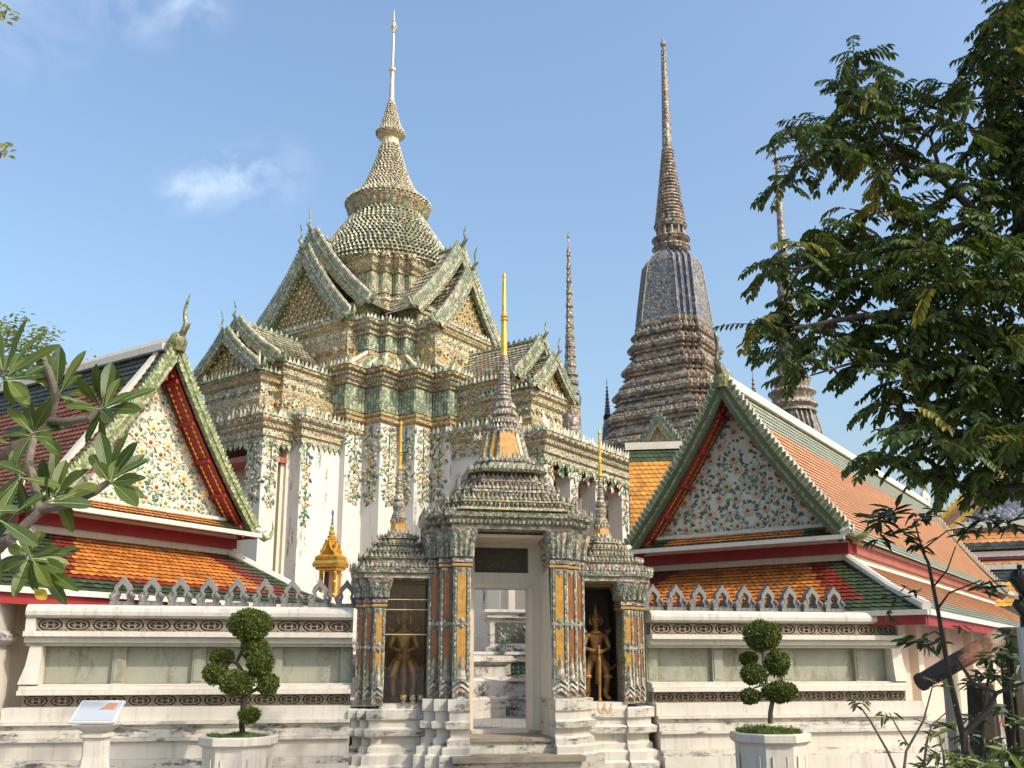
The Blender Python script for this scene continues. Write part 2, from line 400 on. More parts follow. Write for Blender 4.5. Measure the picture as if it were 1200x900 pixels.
F_PET = plain('buff porcelain petals', (0.52, 0.42, 0.24), 0.45, 0.2, 6)
F_PETL = plain('pale porcelain petals', (0.62, 0.53, 0.34), 0.4, 0.2, 6)
F_CEN = plain('brown porcelain flower centre', (0.26, 0.12, 0.05), 0.45, 0.2, 6)
F_YEL = plain('yellow porcelain', (0.62, 0.40, 0.08), 0.4, 0.2, 6)
F_LEAF = plain('green porcelain leaf', (0.075, 0.14, 0.10), 0.35, 0.35, 8)
F_LEAF2 = plain('light green porcelain leaf', (0.20, 0.30, 0.17), 0.35, 0.3, 8)
BARK = plain('grey bark', (0.15, 0.125, 0.095), 0.85, 0.35, 9, bmp=0.6, bs=30)
BARKD = plain('dark bark', (0.045, 0.036, 0.028), 0.9, 0.3, 8, bmp=0.6, bs=25)
# ================================================================== ground
m, t, b, tc = mat_base('stone paving')
br = t.nodes.new('ShaderNodeTexBrick'); br.inputs['Scale'].default_value = 1.4; br.offset = 0.5
br.inputs['Color1'].default_value = (0.30, 0.28, 0.25, 1); br.inputs['Color2'].default_value = (0.24, 0.225, 0.20, 1)
br.inputs['Mortar'].default_value = (0.13, 0.12, 0.105, 1); br.inputs['Mortar Size'].default_value = 0.012
t.links.new(tc.outputs['Object'], br.inputs['Vector'])
cc = mixc(t, mrange(t, noise(t, tc.outputs['Object'], 0.8, 6), 0.4, 0.7, 0, 0.5), br.outputs[0], (0.17, 0.155, 0.135))
t.links.new(cc, b.inputs['Base Color']); b.inputs['Roughness'].default_value = 0.85
PAVE = m
g = MB(); g.poly([(-900, -300, 0), (900, -300, 0), (900, 1500, 0), (-900, 1500, 0)], PAVE)
o = g.build('ground'); o['kind'] = 'structure'
GX, GY, GR = -0.1, 13.5, 10
def gw(x, y, z=0):
    c, s = math.cos(R(GR)), math.sin(R(GR)); return (GX+x*c-y*s, GY+x*s+y*c, z)
FL = 0.60
g = MB(); g.prism([gw(-7.0, 1.0)[:2], gw(7.2, 1.0)[:2], (40, 40), (40, 90), (-40, 90), (-40, 40)][::-1], lambda p: (p[0], p[1], FL), lambda p: (p[0], p[1], -0.2), PAVE)
o = g.build('courtyard'); o['kind'] = 'structure'

# ================================================================== shared roof pieces
def tiles(mb, f, ns, nt_, pick, lift=0.022, point=0.5, und=None):
    """overlapping pointed tiles over a surface f(s,t), t runs down the slope"""
    nrm = None
    for j in range(nt_):
        t0, t1 = j/nt_, min(1.0, (j+1.0)/nt_); t2 = min(1.02, (j+1.0+point*0.55)/nt_)
        off = 0.5 if j % 2 else 0.0
        for i in range(-1 if off else 0, ns):
            s0 = max(0, (i+off)/ns); s1 = min(1, (i+1+off)/ns)
            if s1 - s0 < 0.2/ns: continue
            sm = (s0+s1)/2
            a, b_ = Vector(f(s0, t0)), Vector(f(s1, t0)); c, d = Vector(f(s0, t1)), Vector(f(s1, t1)); e = Vector(f(sm, t2))
            n = (b_-a).cross(c-a)
            if n.length < 1e-9: n = (d-c).cross(c-a)
            if n.length < 1e-9: continue
            n.normalize()
            if n.z < 0: n = -n
            mb.poly([a+n*0.002, b_+n*0.002, d+n*lift, e+n*lift, c+n*lift], pick(sm, (t0+t1)/2, i, j))
    K = 6
    ids = [[mb.pt(Vector(f(i/K, j/K)) - Vector((0, 0, 0.03))) for i in range(K+1)] for j in range(K+1)]
    for j in range(K):
        for i in range(K): mb.face((ids[j][i], ids[j][i+1], ids[j+1][i+1], ids[j+1][i]), und or RED)
def bil(p00, p10, p01, p11):
    p00, p10, p01, p11 = map(Vector, (p00, p10, p01, p11))
    return lambda s, t_: p00.lerp(p10, s).lerp(p01.lerp(p11, s), t_)

def chofa(T, sc, m, mb):
    """curved horn finial in gable axes (u across, w outward, z up)"""
    P = [(0, 0, 0), (0, .10, .10), (0, .22, .24), (0, .25, .38), (0, .20, .55), (0, .20, .72), (0, .27, .90), (0, .31, 1.02)]
    rr = [.075, .085, .07, .05, .042, .036, .022, .006]
    mb.tube([T((a*sc, b*sc, c*sc)) for a, b, c in P], [r*sc for r in rr], m, 6)
    mb.tube([T((0, .20*sc, .24*sc)), T((0, .33*sc, .27*sc)), T((0, .40*sc, .36*sc))], [.045*sc, .035*sc, .006*sc], m, 5)

def barge_curve(hw, h, sag, n=26):
    return [(hw*i/n, h*(1-i/n) - sag*math.sin(math.pi*(i/n)**0.85)) for i in range(n+1)]
def bargeboard(mb, T, hw, h, sag, bw, th, mats, fin, mfin, rim=None, side=1, flick=0.22):
    """one raking board of a gable; mats = bands from the outer edge inwards; fin = (height, count)"""
    C = barge_curve(hw, h, sag)
    nb = len(mats)
    def at_off(i, k):
        a = C[max(i-1, 0)]; b_ = C[min(i+1, len(C)-1)]
        d = Vector((b_[0]-a[0], b_[1]-a[1])).normalized(); n = Vector((-d.y, d.x))  # outward/up
        return Vector(C[i]) - n*k if n.y > 0 else Vector(C[i]) + n*k
    for b_ in range(nb):
        k0, k1 = bw*b_/nb, bw*(b_+1)/nb; w = th*(0.5 + 0.5*(1 if b_ % 2 == 0 else 0.72))
        for i in range(len(C)-1):
            q = [at_off(i, k0), at_off(i+1, k0), at_off(i+1, k1), at_off(i, k1)]
            F = [mb.pt(T((side*max(p.x, 0), w, p.y))) for p in q]; B = [mb.pt(T((side*max(p.x, 0), 0, p.y))) for p in q]
            mb.face(F, mats[b_]); mb.face((F[0], F[1], B[1], B[0]), mats[b_]); mb.face((F[3], F[2], B[2], B[3]), mats[b_])
    if fin:
        fh, cnt = fin; tot = len(C)-1
        for j in range(cnt):
            x0 = j/cnt*tot; x1 = (j+0.92)/cnt*tot
            def ev(x):
                i = min(int(x), tot-1); fr = x-i
                return Vector(C[i]).lerp(Vector(C[i+1]), fr)
            a, b_ = ev(x0), ev(x1); d = (b_-a).normalized(); n = Vector((-d.y, d.x))
            if n.y < 0: n = -n
            tip = (a+b_)/2 + n*fh - d*fh*0.25; m1 = a + n*fh*0.6 - d*fh*0.05; m2 = b_ + n*fh*0.55 - d*fh*0.1
            pts = [a, b_, m2, tip, m1]
            F = [mb.pt(T((side*p.x, th*0.8, p.y))) for p in pts]; B = [mb.pt(T((side*p.x, th*0.15, p.y))) for p in pts]
            mb.face(F, mfin); mb.face(B[::-1], mfin)
            mm = rim or mfin
            if rim:
                lp = [a - d*fh*.0, a + n*fh*.55 - d*fh*.12, (a+b_)/2 + n*fh*1.0 - d*fh*.18, b_ + n*fh*.55 + d*fh*.02, b_ + d*fh*.05]
                mb.tube([T((side*p.x, th*.55, p.y)) for p in lp], fh*.15, rim, 5)
            for q in range(5): mb.face((F[q], F[(q+1) % 5], B[(q+1) % 5], B[q]), mm)
    if flick:
        e = Vector(C[-1])
        P = [(e.x-0.1*flick, e.y), (e.x+.5*flick, e.y-.25*flick), (e.x+1.0*flick, e.y-.05*flick), (e.x+1.25*flick, e.y+.5*flick), (e.x+1.15*flick, e.y+1.1*flick)]
        mb.tube([T((side*x, th*0.5, z)) for x, z in P], [bw*.34, bw*.36, bw*.27, bw*.16, .008], mfin, 6)

# ================================================================== the two chapels (galleries with gables)
def chapel(name, label, loc, rz, zo, near, side_field, side_edge, barge_mats, fin_m, fin_rim, soffit, dense, length=18.5):
    t_ = thing(name, label, 'temple building', loc, rz, 'gabled chapels flanking the gate')
    Wd = 3.4; ze = 2.42+zo; zs = 3.42+zo; ins = 1.55; L = length
    hw, za, zb = 2.12, 6.85+zo, 3.74+zo
    # walls
    w = MB(); w.box(-2.55, 2.55, 0.9, L, 0, ze+0.1, PINK)
    for x in (-2.6, 2.1):
        w.box(x, x+0.5, 0.72, 1.1, 0, ze, CREAMP)
    for k in range(6):
        w.box(2.5, 2.7, 2.5+k*2.6, 2.9+k*2.6, 0, ze, CREAMP)
        w.box(-2.7, -2.5, 2.5+k*2.6, 2.9+k*2.6, 0, ze, CREAMP)
    w.box(-1.85, 1.85, ins+0.02, L-ins, ze, zb+0.1, WHITE)
    w.build('wall', t_)
    # lower skirt roof : front and both long sides
    s = MB()
    def pick(fx):
        def p(a, t1, i, j):
            e = min(a, 1-a)*fx
            d = min(e, (1-t1)*10, 99)
            if e < 0.55 or t1 > 0.80: return T_GR
            if e < 0.95 or t1 > 0.70: return T_RED
            return T_OR
        return p
    tiles(s, bil((-Wd+ins, ins, zs), (Wd-ins, ins, zs), (-Wd, 0, ze), (Wd, 0, ze)), 44, 15, pick(5.2))
    def picks(a, t1, i, j):
        if t1 > 0.70: return T_GRG if side_field is T_ORP else T_NAVY
        return side_field
    for sg in (-1, 1):
        tiles(s, bil((sg*(Wd-ins), ins, zs), (sg*(Wd-ins), L-ins, zs), (sg*Wd, 0, ze), (sg*Wd, L, ze)), 110, 14, picks)
        # hip ridge
        s.tube([(sg*(Wd-ins-.02), ins-.02, zs+.05), (sg*(Wd-.6), .6, (ze+zs)/2-.12), (sg*(Wd+.02), -.02, ze+.05)], [.075, .075, .085], WHITE, 8)
    so_ = s.build('lower_roof', t_)
    f = MB()
    f.box(-Wd-.03, Wd+.03, -.05, .06, ze-.075, ze+.005, WHITE)
    f.box(-Wd+.02, Wd-.02, .02, .12, ze-.22, ze-.078, RED)
    for sg in (-1, 1):
        f.box(sg*Wd-.04 if sg > 0 else -Wd-.05, sg*Wd+.05 if sg > 0 else -Wd+.04, .06, L, ze-.075, ze+.005, WHITE)
        f.box(sg*(Wd-.06)-.05, sg*(Wd-.06)+.05, .12, L, ze-.22, ze-.078, RED)
    f.box(-Wd+.1, Wd-.1, .13, .9, ze-.12, ze-.06, RED)
    f.box(2.72, Wd-.1, .91, L, ze-.12, ze-.06, RED); f.box(-Wd+.1, -2.72, .91, L, ze-.12, ze-.06, RED)
    f.build('fascia', t_)
    b_ = MB()
    x = Wd-ins+.06
    b_.box(-x, x, ins-.10, ins+.1, zs-.05, zs+.07, WHITE)
    b_.box(-x-.06, x+.06, ins-.20, ins+.1, zs+.072, zs+.25, RED)
    b_.box(-x-.02, x+.02, ins-.26, ins+.1, zs+.252, zs+.30, WHITE)
    for sg in (-1, 1):
        b_.box(sg*x-.05, sg*x+.05, ins+.102, L-ins, zs-.05, zs+.07, WHITE)
        b_.box(sg*(x+.05)-.07, sg*(x+.05)+.07, ins+.102, L-ins, zs+.072, zs+.25, REDG if side_field is T_ORP else RED)
        b_.box(sg*(x+.1)-.06, sg*(x+.1)+.06, ins+.102, L-ins, zs+.252, zs+.31, WHITE)
    b_.build('frieze', t_)
    # narrow strip roof at the foot of the pediment
    s = MB()
    def pick2(a, t1, i, j):
        e = min(a, 1-a)
        return T_OR if e > 0.16 and t1 < .80 else T_GR
    tiles(s, bil((-1.72, ins-.08, zb+.30), (1.72, ins-.08, zb+.30), (-2.02, .86, zb-.01), (2.02, .86, zb-.01)), 40, 5, pick2)
    s.box(-2.06, 2.06, .80, .90, zb-.07, zb+.005, WHITE)
    for sg in (-1, 1):
        s.tube([(sg*1.74, ins-.1, zb+.34), (sg*1.9, 1.15, zb+.16), (sg*2.06, .84, zb+.04), (sg*2.18, .80, zb+.10)], [.05, .06, .07, .03], WHITE, 6)
    s.build('pediment_roof', t_)
    # pediment
    yp = 1.42; ph = 2.28; pw = 1.62; pz = zb+.30
    p = MB()
    p.prism([(-pw-.12, pz-.12), (pw+.12, pz-.12), (0, pz+ph+.28)], lambda q: (q[0], yp, q[1]), lambda q: (q[0], yp+.25, q[1]), WHITE)
    for sg in (-1, 1):   # white raking frame
        for (o0, o1, yy, mm) in ((.04, .30, .13, WHITE), (-.01, .038, .05, F_LEAF)):
            q = [(sg*(pw+o0*1.0), pz), (sg*(pw+o1*1.0), pz), (0, pz+ph+o1*1.75), (0, pz+ph+o0*1.75)]
            p.prism(q if sg > 0 else q[::-1], lambda a, yy=yy: (a[0], yp-yy, a[1]), lambda a: (a[0], yp+.01, a[1]), mm)
    p.box(-pw-.3, pw+.3, yp-.12, yp+.02, pz-.16, pz-.02, WHITE)
    po = p.build('pediment', t_)
    d = MB(); rr = random.Random(3 if dense else 11)
    n = (0, -1, 0); mp = F_PETL if dense else F_PET
    rows = 9; dz = ph/rows
    for r_ in range(rows):
        zz = pz + dz*(r_+.42); half = pw*(1-(zz-pz)/ph) - .10
        if half < .05: cnt = 1
        else: cnt = max(1, int(round(2*half/.32)))
        for k in range(cnt):
            xx = 0 if cnt == 1 else -half+.06 + (2*half-.12)*(k/(cnt-1)) + rr.uniform(-.03, .03)
            z2 = zz + rr.uniform(-.04, .04)
            rad = rr.uniform(.085, .118)
            d.flower((xx, yp-.004, z2), n, (math.cos(r_+k), 0, math.sin(r_+k)), rad, mp, F_CEN if not dense else rr.choice([F_YEL, F_LEAF2, F_CEN]), 7, .35)
            for q in range(11 if not dense else 15):
                a = rr.uniform(0, 6.28); rd = rad*1.02 + rr.uniform(0, .06)
                cx, cz = xx+math.cos(a)*rd, z2+math.sin(a)*rd
                if abs(cx) > pw*(1-(cz-pz)/ph)-.07 or cz < pz+.03: continue
                d.leaf((cx, yp-.002, cz), n, (math.cos(a+rr.uniform(-.7, .7)), 0, math.sin(a+rr.uniform(-.7, .7))), rr.uniform(.07, .115), rr.uniform(.045, .07), rr.choice([F_LEAF, F_LEAF, F_LEAF2] if not dense else [F_LEAF2, F_LEAF, F_LEAF2, F_LEAF, F_PETL, IVORY]))
            if cnt > 1 and k < cnt-1: # stem
                d.tube([(xx, yp-.006, z2), (xx+.12*(-1)**r_, yp-.012, z2+.10), (xx+.05*(-1)**r_, yp-.006, z2+dz*.8)], .007, F_LEAF, 4)
    for sg in (-1, 1):   # leaf border along the rake
        for k in range(34):
            u = (k+.5)/34
            d.leaf((sg*(pw*(1-u)-.03), yp-.002, pz+ph*u-.02), n, (sg*-.5, 0, .8 if k % 2 else .2), .085, .045, F_LEAF if k % 2 else (F_LEAF2 if dense else F_PET))
    for k in range(36):
        d.leaf((-pw+.08+k*(2*pw-.16)/35, yp-.002, pz+.005), n, (.3*(-1)**k, 0, 1), .085, .055, (F_LEAF, F_PET, F_LEAF2)[k % 3])
    d.build('floral_relief', po)
    # main roof
    s = MB(); y0 = .92; y1 = L-.4
    C = barge_curve(hw+.02, za-zb, .16, 26)
    def fm(sg):
        def f_(a, t1):
            i = min(int(t1*26), 25); fr = min(t1*26-i, 1.3)
            q = Vector(C[i]).lerp(Vector(C[i+1]), fr)
            return (sg*q.x, y0+.1+(y1-y0-.1)*a, zb+q.y-.03)
        return f_
    def pickm(a, t1, i, j):
        if t1 < .21 or t1 > .89: return side_edge
        return side_field
    for sg in (-1, 1): tiles(s, fm(sg), 130, 30, pickm)
    s.build('main_roof', t_)
    c_ = MB()
    c_.tube([(0, y0+.15, za+.02), (0, y1+.1, za+.02)], .10, WHITE, 8)
    c_.box(-.16, .16, y0+.2, y1, za-.14, za-.02, WHITE)
    c_.build('ridge', t_)
    if soffit:
        for sg in (-1, 1):
            s = MB()
            for (e0, e1, mm) in ((.10, 1.0, RED),):
                K = 12
                for k in range(K):
                    u0, u1 = .04+.92*k/K, .04+.92*(k+1)/K
                    def q(u, off):
                        x_ = hw*u; z_ = (za-zb)*(1-u) - .16*math.sin(math.pi*u**.85)
                        return sg*(x_-.12*1.2+off), zb+z_-.16
                    a = q(u0, 0); b2 = q(u1, 0)
                    s.poly([(a[0], .98, a[1]), (b2[0], .98, b2[1]), (b2[0], 1.45, b2[1]), (a[0], 1.45, a[1])], RED)
                    for v in (.0, .33, .66):
                        uu = u0+(u1-u0)*v; c0 = q(uu, 0); 
                        for yy in (1.10, 1.30):
                            s.leaf((c0[0], yy, c0[1]-.01), (-sg*.8, 0, -.6), (sg*.6, 0, -.8), .11, .07, GOLD)
            for k in range(5):
                u = .12+.19*k; x_ = hw*u; z_ = (za-zb)*(1-u) - .16*math.sin(math.pi*u**.85)
                s.box(min(sg*(x_-.17), sg*(x_-.09)), max(sg*(x_-.17), sg*(x_-.09)), 1.0, 1.44, zb+z_-.25, zb+z_-.18, RED)
            s.build('soffit', t_)
    for sg in (-1, 1):
        bb = MB()
        bargeboard(bb, lambda p_: (p_[0], .98-p_[1], zb+p_[2]), hw, za-zb, .16, .20 if not dense else .165, .10, barge_mats, (.165 if not dense else .10, 34 if not dense else 46), fin_m, fin_rim, sg, .26)
        bb.build('bargeboard', t_)
    fi = MB(); chofa(lambda p_: (p_[0], .96-p_[1], za-.02+p_[2]), .84 if dense else .90, BG_GREEN if dense else BG_DARK, fi)
    fi.lathe([(.13, za-.18), (.17, za), (.10, za+.14)], BG_GREEN, 8, (0, .93))
    fi.build('finial', t_)
    # far gable horn
    fi = MB(); fi.lathe([(.16, za-.05), (.22, za+.12), (.12, za+.3), (.05, za+.42)], WHITE, 8, (0, L-.4)); chofa(lambda p_: (p_[0], L-.3+p_[1], za+.25+p_[2]), 1.2, BG_GREEN, fi)
    for sg in (-1, 1):
        bargeboard(fi, lambda p_: (p_[0], L-.45+p_[1], zb+p_[2]), hw+.1, za-zb, .16, .3, .12, [WHITE], (.13, 34), IVORY, None, sg, .3)
    fi.build('far_gable', t_)
    return t_

chapel('chapel', 'gabled chapel on the right with pale vine flower pediment in shade and long orange roof', (3.405, 16.15, 0), -35, 0.0, 1, T_ORP, T_GRG, [BG_DARK, BG_GREEN, BG_DARK], BG_GREEN, IVORY, True, False)
chapel('chapel', 'gabled chapel on the left with sunlit white and yellow floral pediment and maroon side roof', (-4.98, 14.9, 0), 58, 0.2, -1, T_MAR, T_NAVY, [BG_LIME, BG_GREEN, BG_LIME], BG_LIME, None, True, True, 16)

# ================================================================== boundary walls either side of the gate
def merlon_mb():
    mb = MB()
    out = [(-.12, 0), (-.125, .09), (-.08, .14), (-.11, .20), (-.095, .26), (-.04, .32), (0, .38)]
    inn = [(-.065, 0), (-.065, .08), (-.045, .135), (-.062, .19), (-.05, .215), (-.02, .25), (0, .27)]
    o_ = out + [(-x, z) for x, z in out[-2::-1]]; i_ = inn + [(-x, z) for x, z in inn[-2::-1]]
    y0, y1 = -.07, .07
    for k in range(len(o_)-1):
        a, b_, c, d = o_[k], o_[k+1], i_[k+1], i_[k]
        f = [mb.pt((p[0], y0, p[1])) for p in (a, b_, c, d)]; g_ = [mb.pt((p[0], y1, p[1])) for p in (a, b_, c, d)]
        mb.face(f, STONE); mb.face(g_[::-1], STONE); mb.face((f[0], f[1], g_[1], g_[0]), STONE); mb.face((f[3], f[2], g_[2], g_[3]), STONE)
    mb.box(-.15, .15, -.08, .08, -.015, .04, STONE)
    mb.tube([(-.12, -.05, .05), (-.15, -.07, .11), (-.10, -.07, .16)], [.03, .03, .02], STONE, 5)
    mb.tube([(.12, -.05, .05), (.15, -.07, .11), (.10, -.07, .16)], [.03, .03, .02], STONE, 5)
    return mb
def frieze_mb(x0, x1, y, z0, z1, w=.33):
    mb = MB(); n = max(1, round((x1-x0)/w)); zc = (z0+z1)/2; h = (z1-z0)
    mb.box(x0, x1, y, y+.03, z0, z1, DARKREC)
    for k in range(n):
        c = x0+(k+.5)*(x1-x0)/n; W2 = (x1-x0)/n
        def T(p): return (c+p[0], y-.004-p[1], zc+p[2])
        mb.T = None
        ring = [(W2*.40*math.cos(a)*(1 if abs(math.cos(a)) < .9 else .95), h*.36*math.sin(a)) for a in [2*math.pi*i/12 for i in range(12)]]
        for i in range(12):
            a, b_ = ring[i], ring[(i+1) % 12]
            q = [(a[0], a[1]), (b_[0], b_[1]), (b_[0]*.84, b_[1]*.76), (a[0]*.84, a[1]*.76)]
            F = [mb.pt((c+u, y-.03, zc+v)) for u, v in q]; B = [mb.pt((c+u, y+.005, zc+v)) for u, v in q]
            mb.face(F, STONEW); mb.face((F[0], F[1], B[1], B[0]), STONEW); mb.face((F[3], F[2], B[2], B[3]), STONEW)
        mb.box(c-W2*.22, c+W2*.22, y-.028, y+.004, zc-h*.04, zc+h*.04, STONEW)
        for sx in (-1, 1):
            mb.box(c+sx*W2*.48-.009, c+sx*W2*.48+.009, y-.033, y+.006, z0, z1, STONEW)
            mb.box(c+sx*W2*.12-.012, c+sx*W2*.12+.012, y-.027, y+.006, zc-h*.2, zc+h*.2, STONEW)
            for sz in (-1, 1):
                mb.tube([(c+sx*W2*.48, y-.02, zc+sz*h*.12), (c+sx*W2*.40, y-.025, zc+sz*h*.34), (c+sx*W2*.30, y-.02, zc+sz*h*.45)], .014, STONEW, 4)
    mb.box(x0, x1, y-.022, y+.004, z0-.002, z0+.014, STONEW); mb.box(x0, x1, y-.022, y+.004, z1-.014, z1+.002, STONEW)
    return mb
def bwall(label, x0, x1, end, merl, pil):
    """x0 is the end by the gate; end = outer end"""
    t_ = thing('boundary_wall', label, 'wall', (GX, GY, 0), GR, 'boundary walls beside the gate')
    a, b_ = min(x0, x1), max(x0, x1); Y = .30
    w = MB()
    # stepped base mouldings, (front y, z0, z1)
    for fy, z0, z1, mm in ((-.30, -.05, .36, WBASE), (-.24, .362, .44, WSTAIN), (-.14, .442, .66, WBASE), (-.19, .662, .70, WSTAIN), (-.10, .702, .80, WSTAIN), (-.02, .802, .86, WSTAIN), (-.08, .862, .90, WBASE), (.0, .902, 1.075, WBASE)):
        ex = (.35-fy)*.35
        w.box(a-(ex if x1 < x0 else 0), b_+(ex if x1 > x0 else 0), fy, Y+.5, z0, z1, mm)
    w.build('base', t_)
    c = MB()
    c.box(a, b_, Y+.16, Y+.44, 1.07, 2.40, WHITE)
    c.build('core', t_)
    led = MB()
    for fy, z0, z1 in ((.10, 1.23, 1.29), (.16, 1.292, 1.345), (.24, 1.347, 1.365), (.26, 1.86, 1.90), (.18, 1.902, 1.98), (.10, 1.982, 2.05)):
        led.box(a, b_, fy, Y+.10, z0, z1, WHITE)
    n_ = 6
    prof = [(.24, 2.225), (.16, 2.23), (.12, 2.26), (.115, 2.31), (.13, 2.36), (.18, 2.395), (.30, 2.41)]
    led.loft([[(a, y, z), (b_, y, z)] + [(b_, Y+.3, z), (a, Y+.3, z)] for y, z in prof], plaster('coping plaster', (0.60, 0.57, 0.50), dirt=.5, thresh=(.6, .8), soft=.2))
    led.build('coping', t_)
    for z0, z1, pad in ((1.077, 1.228, .05), (2.052, 2.222, .12)):
        fx0, fx1 = (x0+(.02 if x1 > x0 else -.02), x1-(pad if x1 > x0 else -pad))
        frieze_mb(min(fx0, fx1), max(fx0, fx1), .25, z0, z1).build('carved_frieze', t_)
    # end frame
    e = MB(); s_ = 1 if x1 > x0 else -1
    e.loft([[(x1-s_*.22, y, z) if q == 0 else (x1+s_*ex, y, z) if q == 1 else (x1+s_*ex, Y+.44, z) if q == 2 else (x1-s_*.22, Y+.44, z) for q in ((0, 1, 2, 3) if s_ > 0 else (1, 0, 3, 2))] for y, z, ex in ((.16, 1.366, .02), (.20, 1.6, -.04), (.22, 1.858, -.07))], WHITE)
    e.box(min(x1, x1-s_*.12), max(x1, x1-s_*.12), .17, .36, 2.052, 2.223, WHITE)
    e.build('end_pier', t_)
    # recessed grey-green panels with pilasters between them
    prev = x0; k = 0
    lims = [x0] + pil + [x1-s_*.22]
    for q in range(len(lims)-1):
        u, v = sorted((lims[q], lims[q+1]))
        pm = MB(); pm.box(u+.005, v-.005, .425, .45, 1.367, 1.858, PANEL); pm.build('wall_panel', t_)
    for x in pil + [x0+s_*.07]:
        pm = MB(); pm.box(x-.085, x+.085, .355, .44, 1.366, 1.859, plaster('panel pilaster render', (.36, .34, .26), dirt=.6, thresh=(.56, .78), dark=(.13, .10, .06), soft=.2)); pm.box(x-.06, x+.06, .343, .357, 1.40, 1.83, PANEL); pm.build('pilaster', t_)
    first = None
    for x in merl:
        if first is None: first = merlon_mb().build('merlon', t_); first.location = (x, .30, 2.415); first.rotation_euler = (0, 0, rnd.uniform(-.05, .05))
        else:
            c_ = copy_part(first, t_, (x, .30, 2.415)); c_.rotation_euler = (0, rnd.uniform(-.02, .02), rnd.uniform(-.08, .08))
    return t_
bwall('white boundary wall left of the gate with grey green panels and a row of stone merlons', -2.12, -6.38, -1, [-5.22+.375*k for k in range(9)], [-3.15, -4.18, -5.21])
bwall('white boundary wall right of the gate with grey green panels and shaded stone merlons', 2.20, 6.30, 1, [2.28+.365*k for k in range(9)], [3.30, 4.42, 5.62])
# taller outer pier left of the left wall
t_ = thing('wall_pier', 'pale tapering pier with dark stain at the left end of the wall', 'wall pier', gw(-6.85, .25), GR)
w = MB(); w.loft([[(-.5+o_, -.35+o_, z), (.32-o_, -.35+o_, z), (.32-o_, .4, z), (-.5+o_, .4, z)] for o_, z in ((0, 0), (.0, .4), (.06, .42), (.10, 1.2), (.16, 1.85))], WHITE); w.build('shaft', t_)
w = MB(); w.loft([[(-.5+o_, -.35+o_, z), (.32-o_, -.35+o_, z), (.32-o_, .4, z), (-.5+o_, .4, z)] for o_, z in ((.16, 1.852), (.06, 1.93), (.05, 2.0), (.14, 2.06))], WSOOT); w.build('cap', t_)
w = MB(); w.loft([[(-.5+o_, -.35+o_, z), (.32-o_, -.35+o_, z), (.32-o_, .4, z), (-.5+o_, .4, z)] for o_, z in ((.16, 2.062), (.14, 2.42))], WHITE); w.build('upper_shaft', t_)
# ================================================================== the gate
gate = thing('gate', 'ornate mosaic gate with tiered spire, white doorway and a niche on either side', 'gate', (GX, GY, 0), GR)
def pillar(mb, x, y, w, d, z0, z1, panel, frame):
    """pillar with a glass-mosaic strip framed by blue-grey beads, lotus leaves at the foot and bands"""
    mb.box(x-w/2, x+w/2, y, y+d, z0, z1, frame)
    mb.box(x-w*.27, x+w*.27, y-.012, y, z0+.42, z1-.04, panel)
    for sx in (-1, 1):
        mb.tube([(x+sx*w*.38, y-.012, z0+.1), (x+sx*w*.38, y-.012, z1)], w*.09, MO_GATEB, 5)
        mb.tube([(x+sx*w*.5, y+.0, z0+.1), (x+sx*w*.5, y+.0, z1)], w*.06, GT_TEETH, 4)
    for k in range(3):   # foot: chevrons and a tall lotus leaf
        mb.poly([(x-w*.52, y-.02-.012*k, z0+.02+.07*k), (x, y-.035-.012*k, z0+.10+.07*k), (x+w*.52, y-.02-.012*k, z0+.02+.07*k), (x+w*.52, y-.02, z0+.075+.07*k), (x, y-.03, z0+.155+.07*k), (x-w*.52, y-.02, z0+.075+.07*k)], (MO_GATEM, GT_TEETH, MO_GATEB)[k])
    mb.tooth((x-w*.46, y-.005, z0+.24), (x+w*.46, y-.005, z0+.24), (0, -1, 0), .40, .05, MO_GATEY)
    mb.tooth((x-w*.30, y-.03, z0+.26), (x+w*.30, y-.03, z0+.26), (0, -1, 0), .30, .03, GT_TEETH)
    mb.tooth((x-w*.45, y-.005, z1), (x+w*.45, y-.005, z1), (0, -1, 0), -.14, .03, GT_TEETH)
    zm = (z0+z1)/2+.12
    mb.box(x-w*.52, x+w*.52, y-.025, y, zm-.02, zm+.02, GT_TEETH)
    mb.tooth((x-w*.3, y-.01, zm+.02), (x+w*.3, y-.01, zm+.02), (0, -1, 0), .07, .03, MO_GATEB)
    mb.tooth((x-w*.3, y-.01, zm-.02), (x+w*.3, y-.01, zm-.02), (0, -1, 0), -.07, .03, MO_GATEB)
def capital(mb, x, y, w, d, z0, z1):
    p = rect(x-w/2, x+w/2, y, y+d)
    mb.sweep(p, [(.0, z0), (.03, z0+.02), (.03, z0+.05), (.0, z0+.06), (.03, z0+.075), (.03, z0+.12), (0, z0+.13)], [GT_TEETH, GT_YEL, MO_GATEB, GT_TEETH, MO_GATEM, MO_GATEB])
    mb.flute(p, z0+.13, z1, .062, .02, [MO_GATEB, MO_GATE, GT_TEETH], 0.0, .085)
    mb.teeth(offset(p, .03), z0+.15, (z1-z0)*.55, .07, .03, [MO_GATE, MO_GATEB], .05)
    mb.sweep(p, [(.09, z1), (.10, z1+.03)], [MO_GATEM])
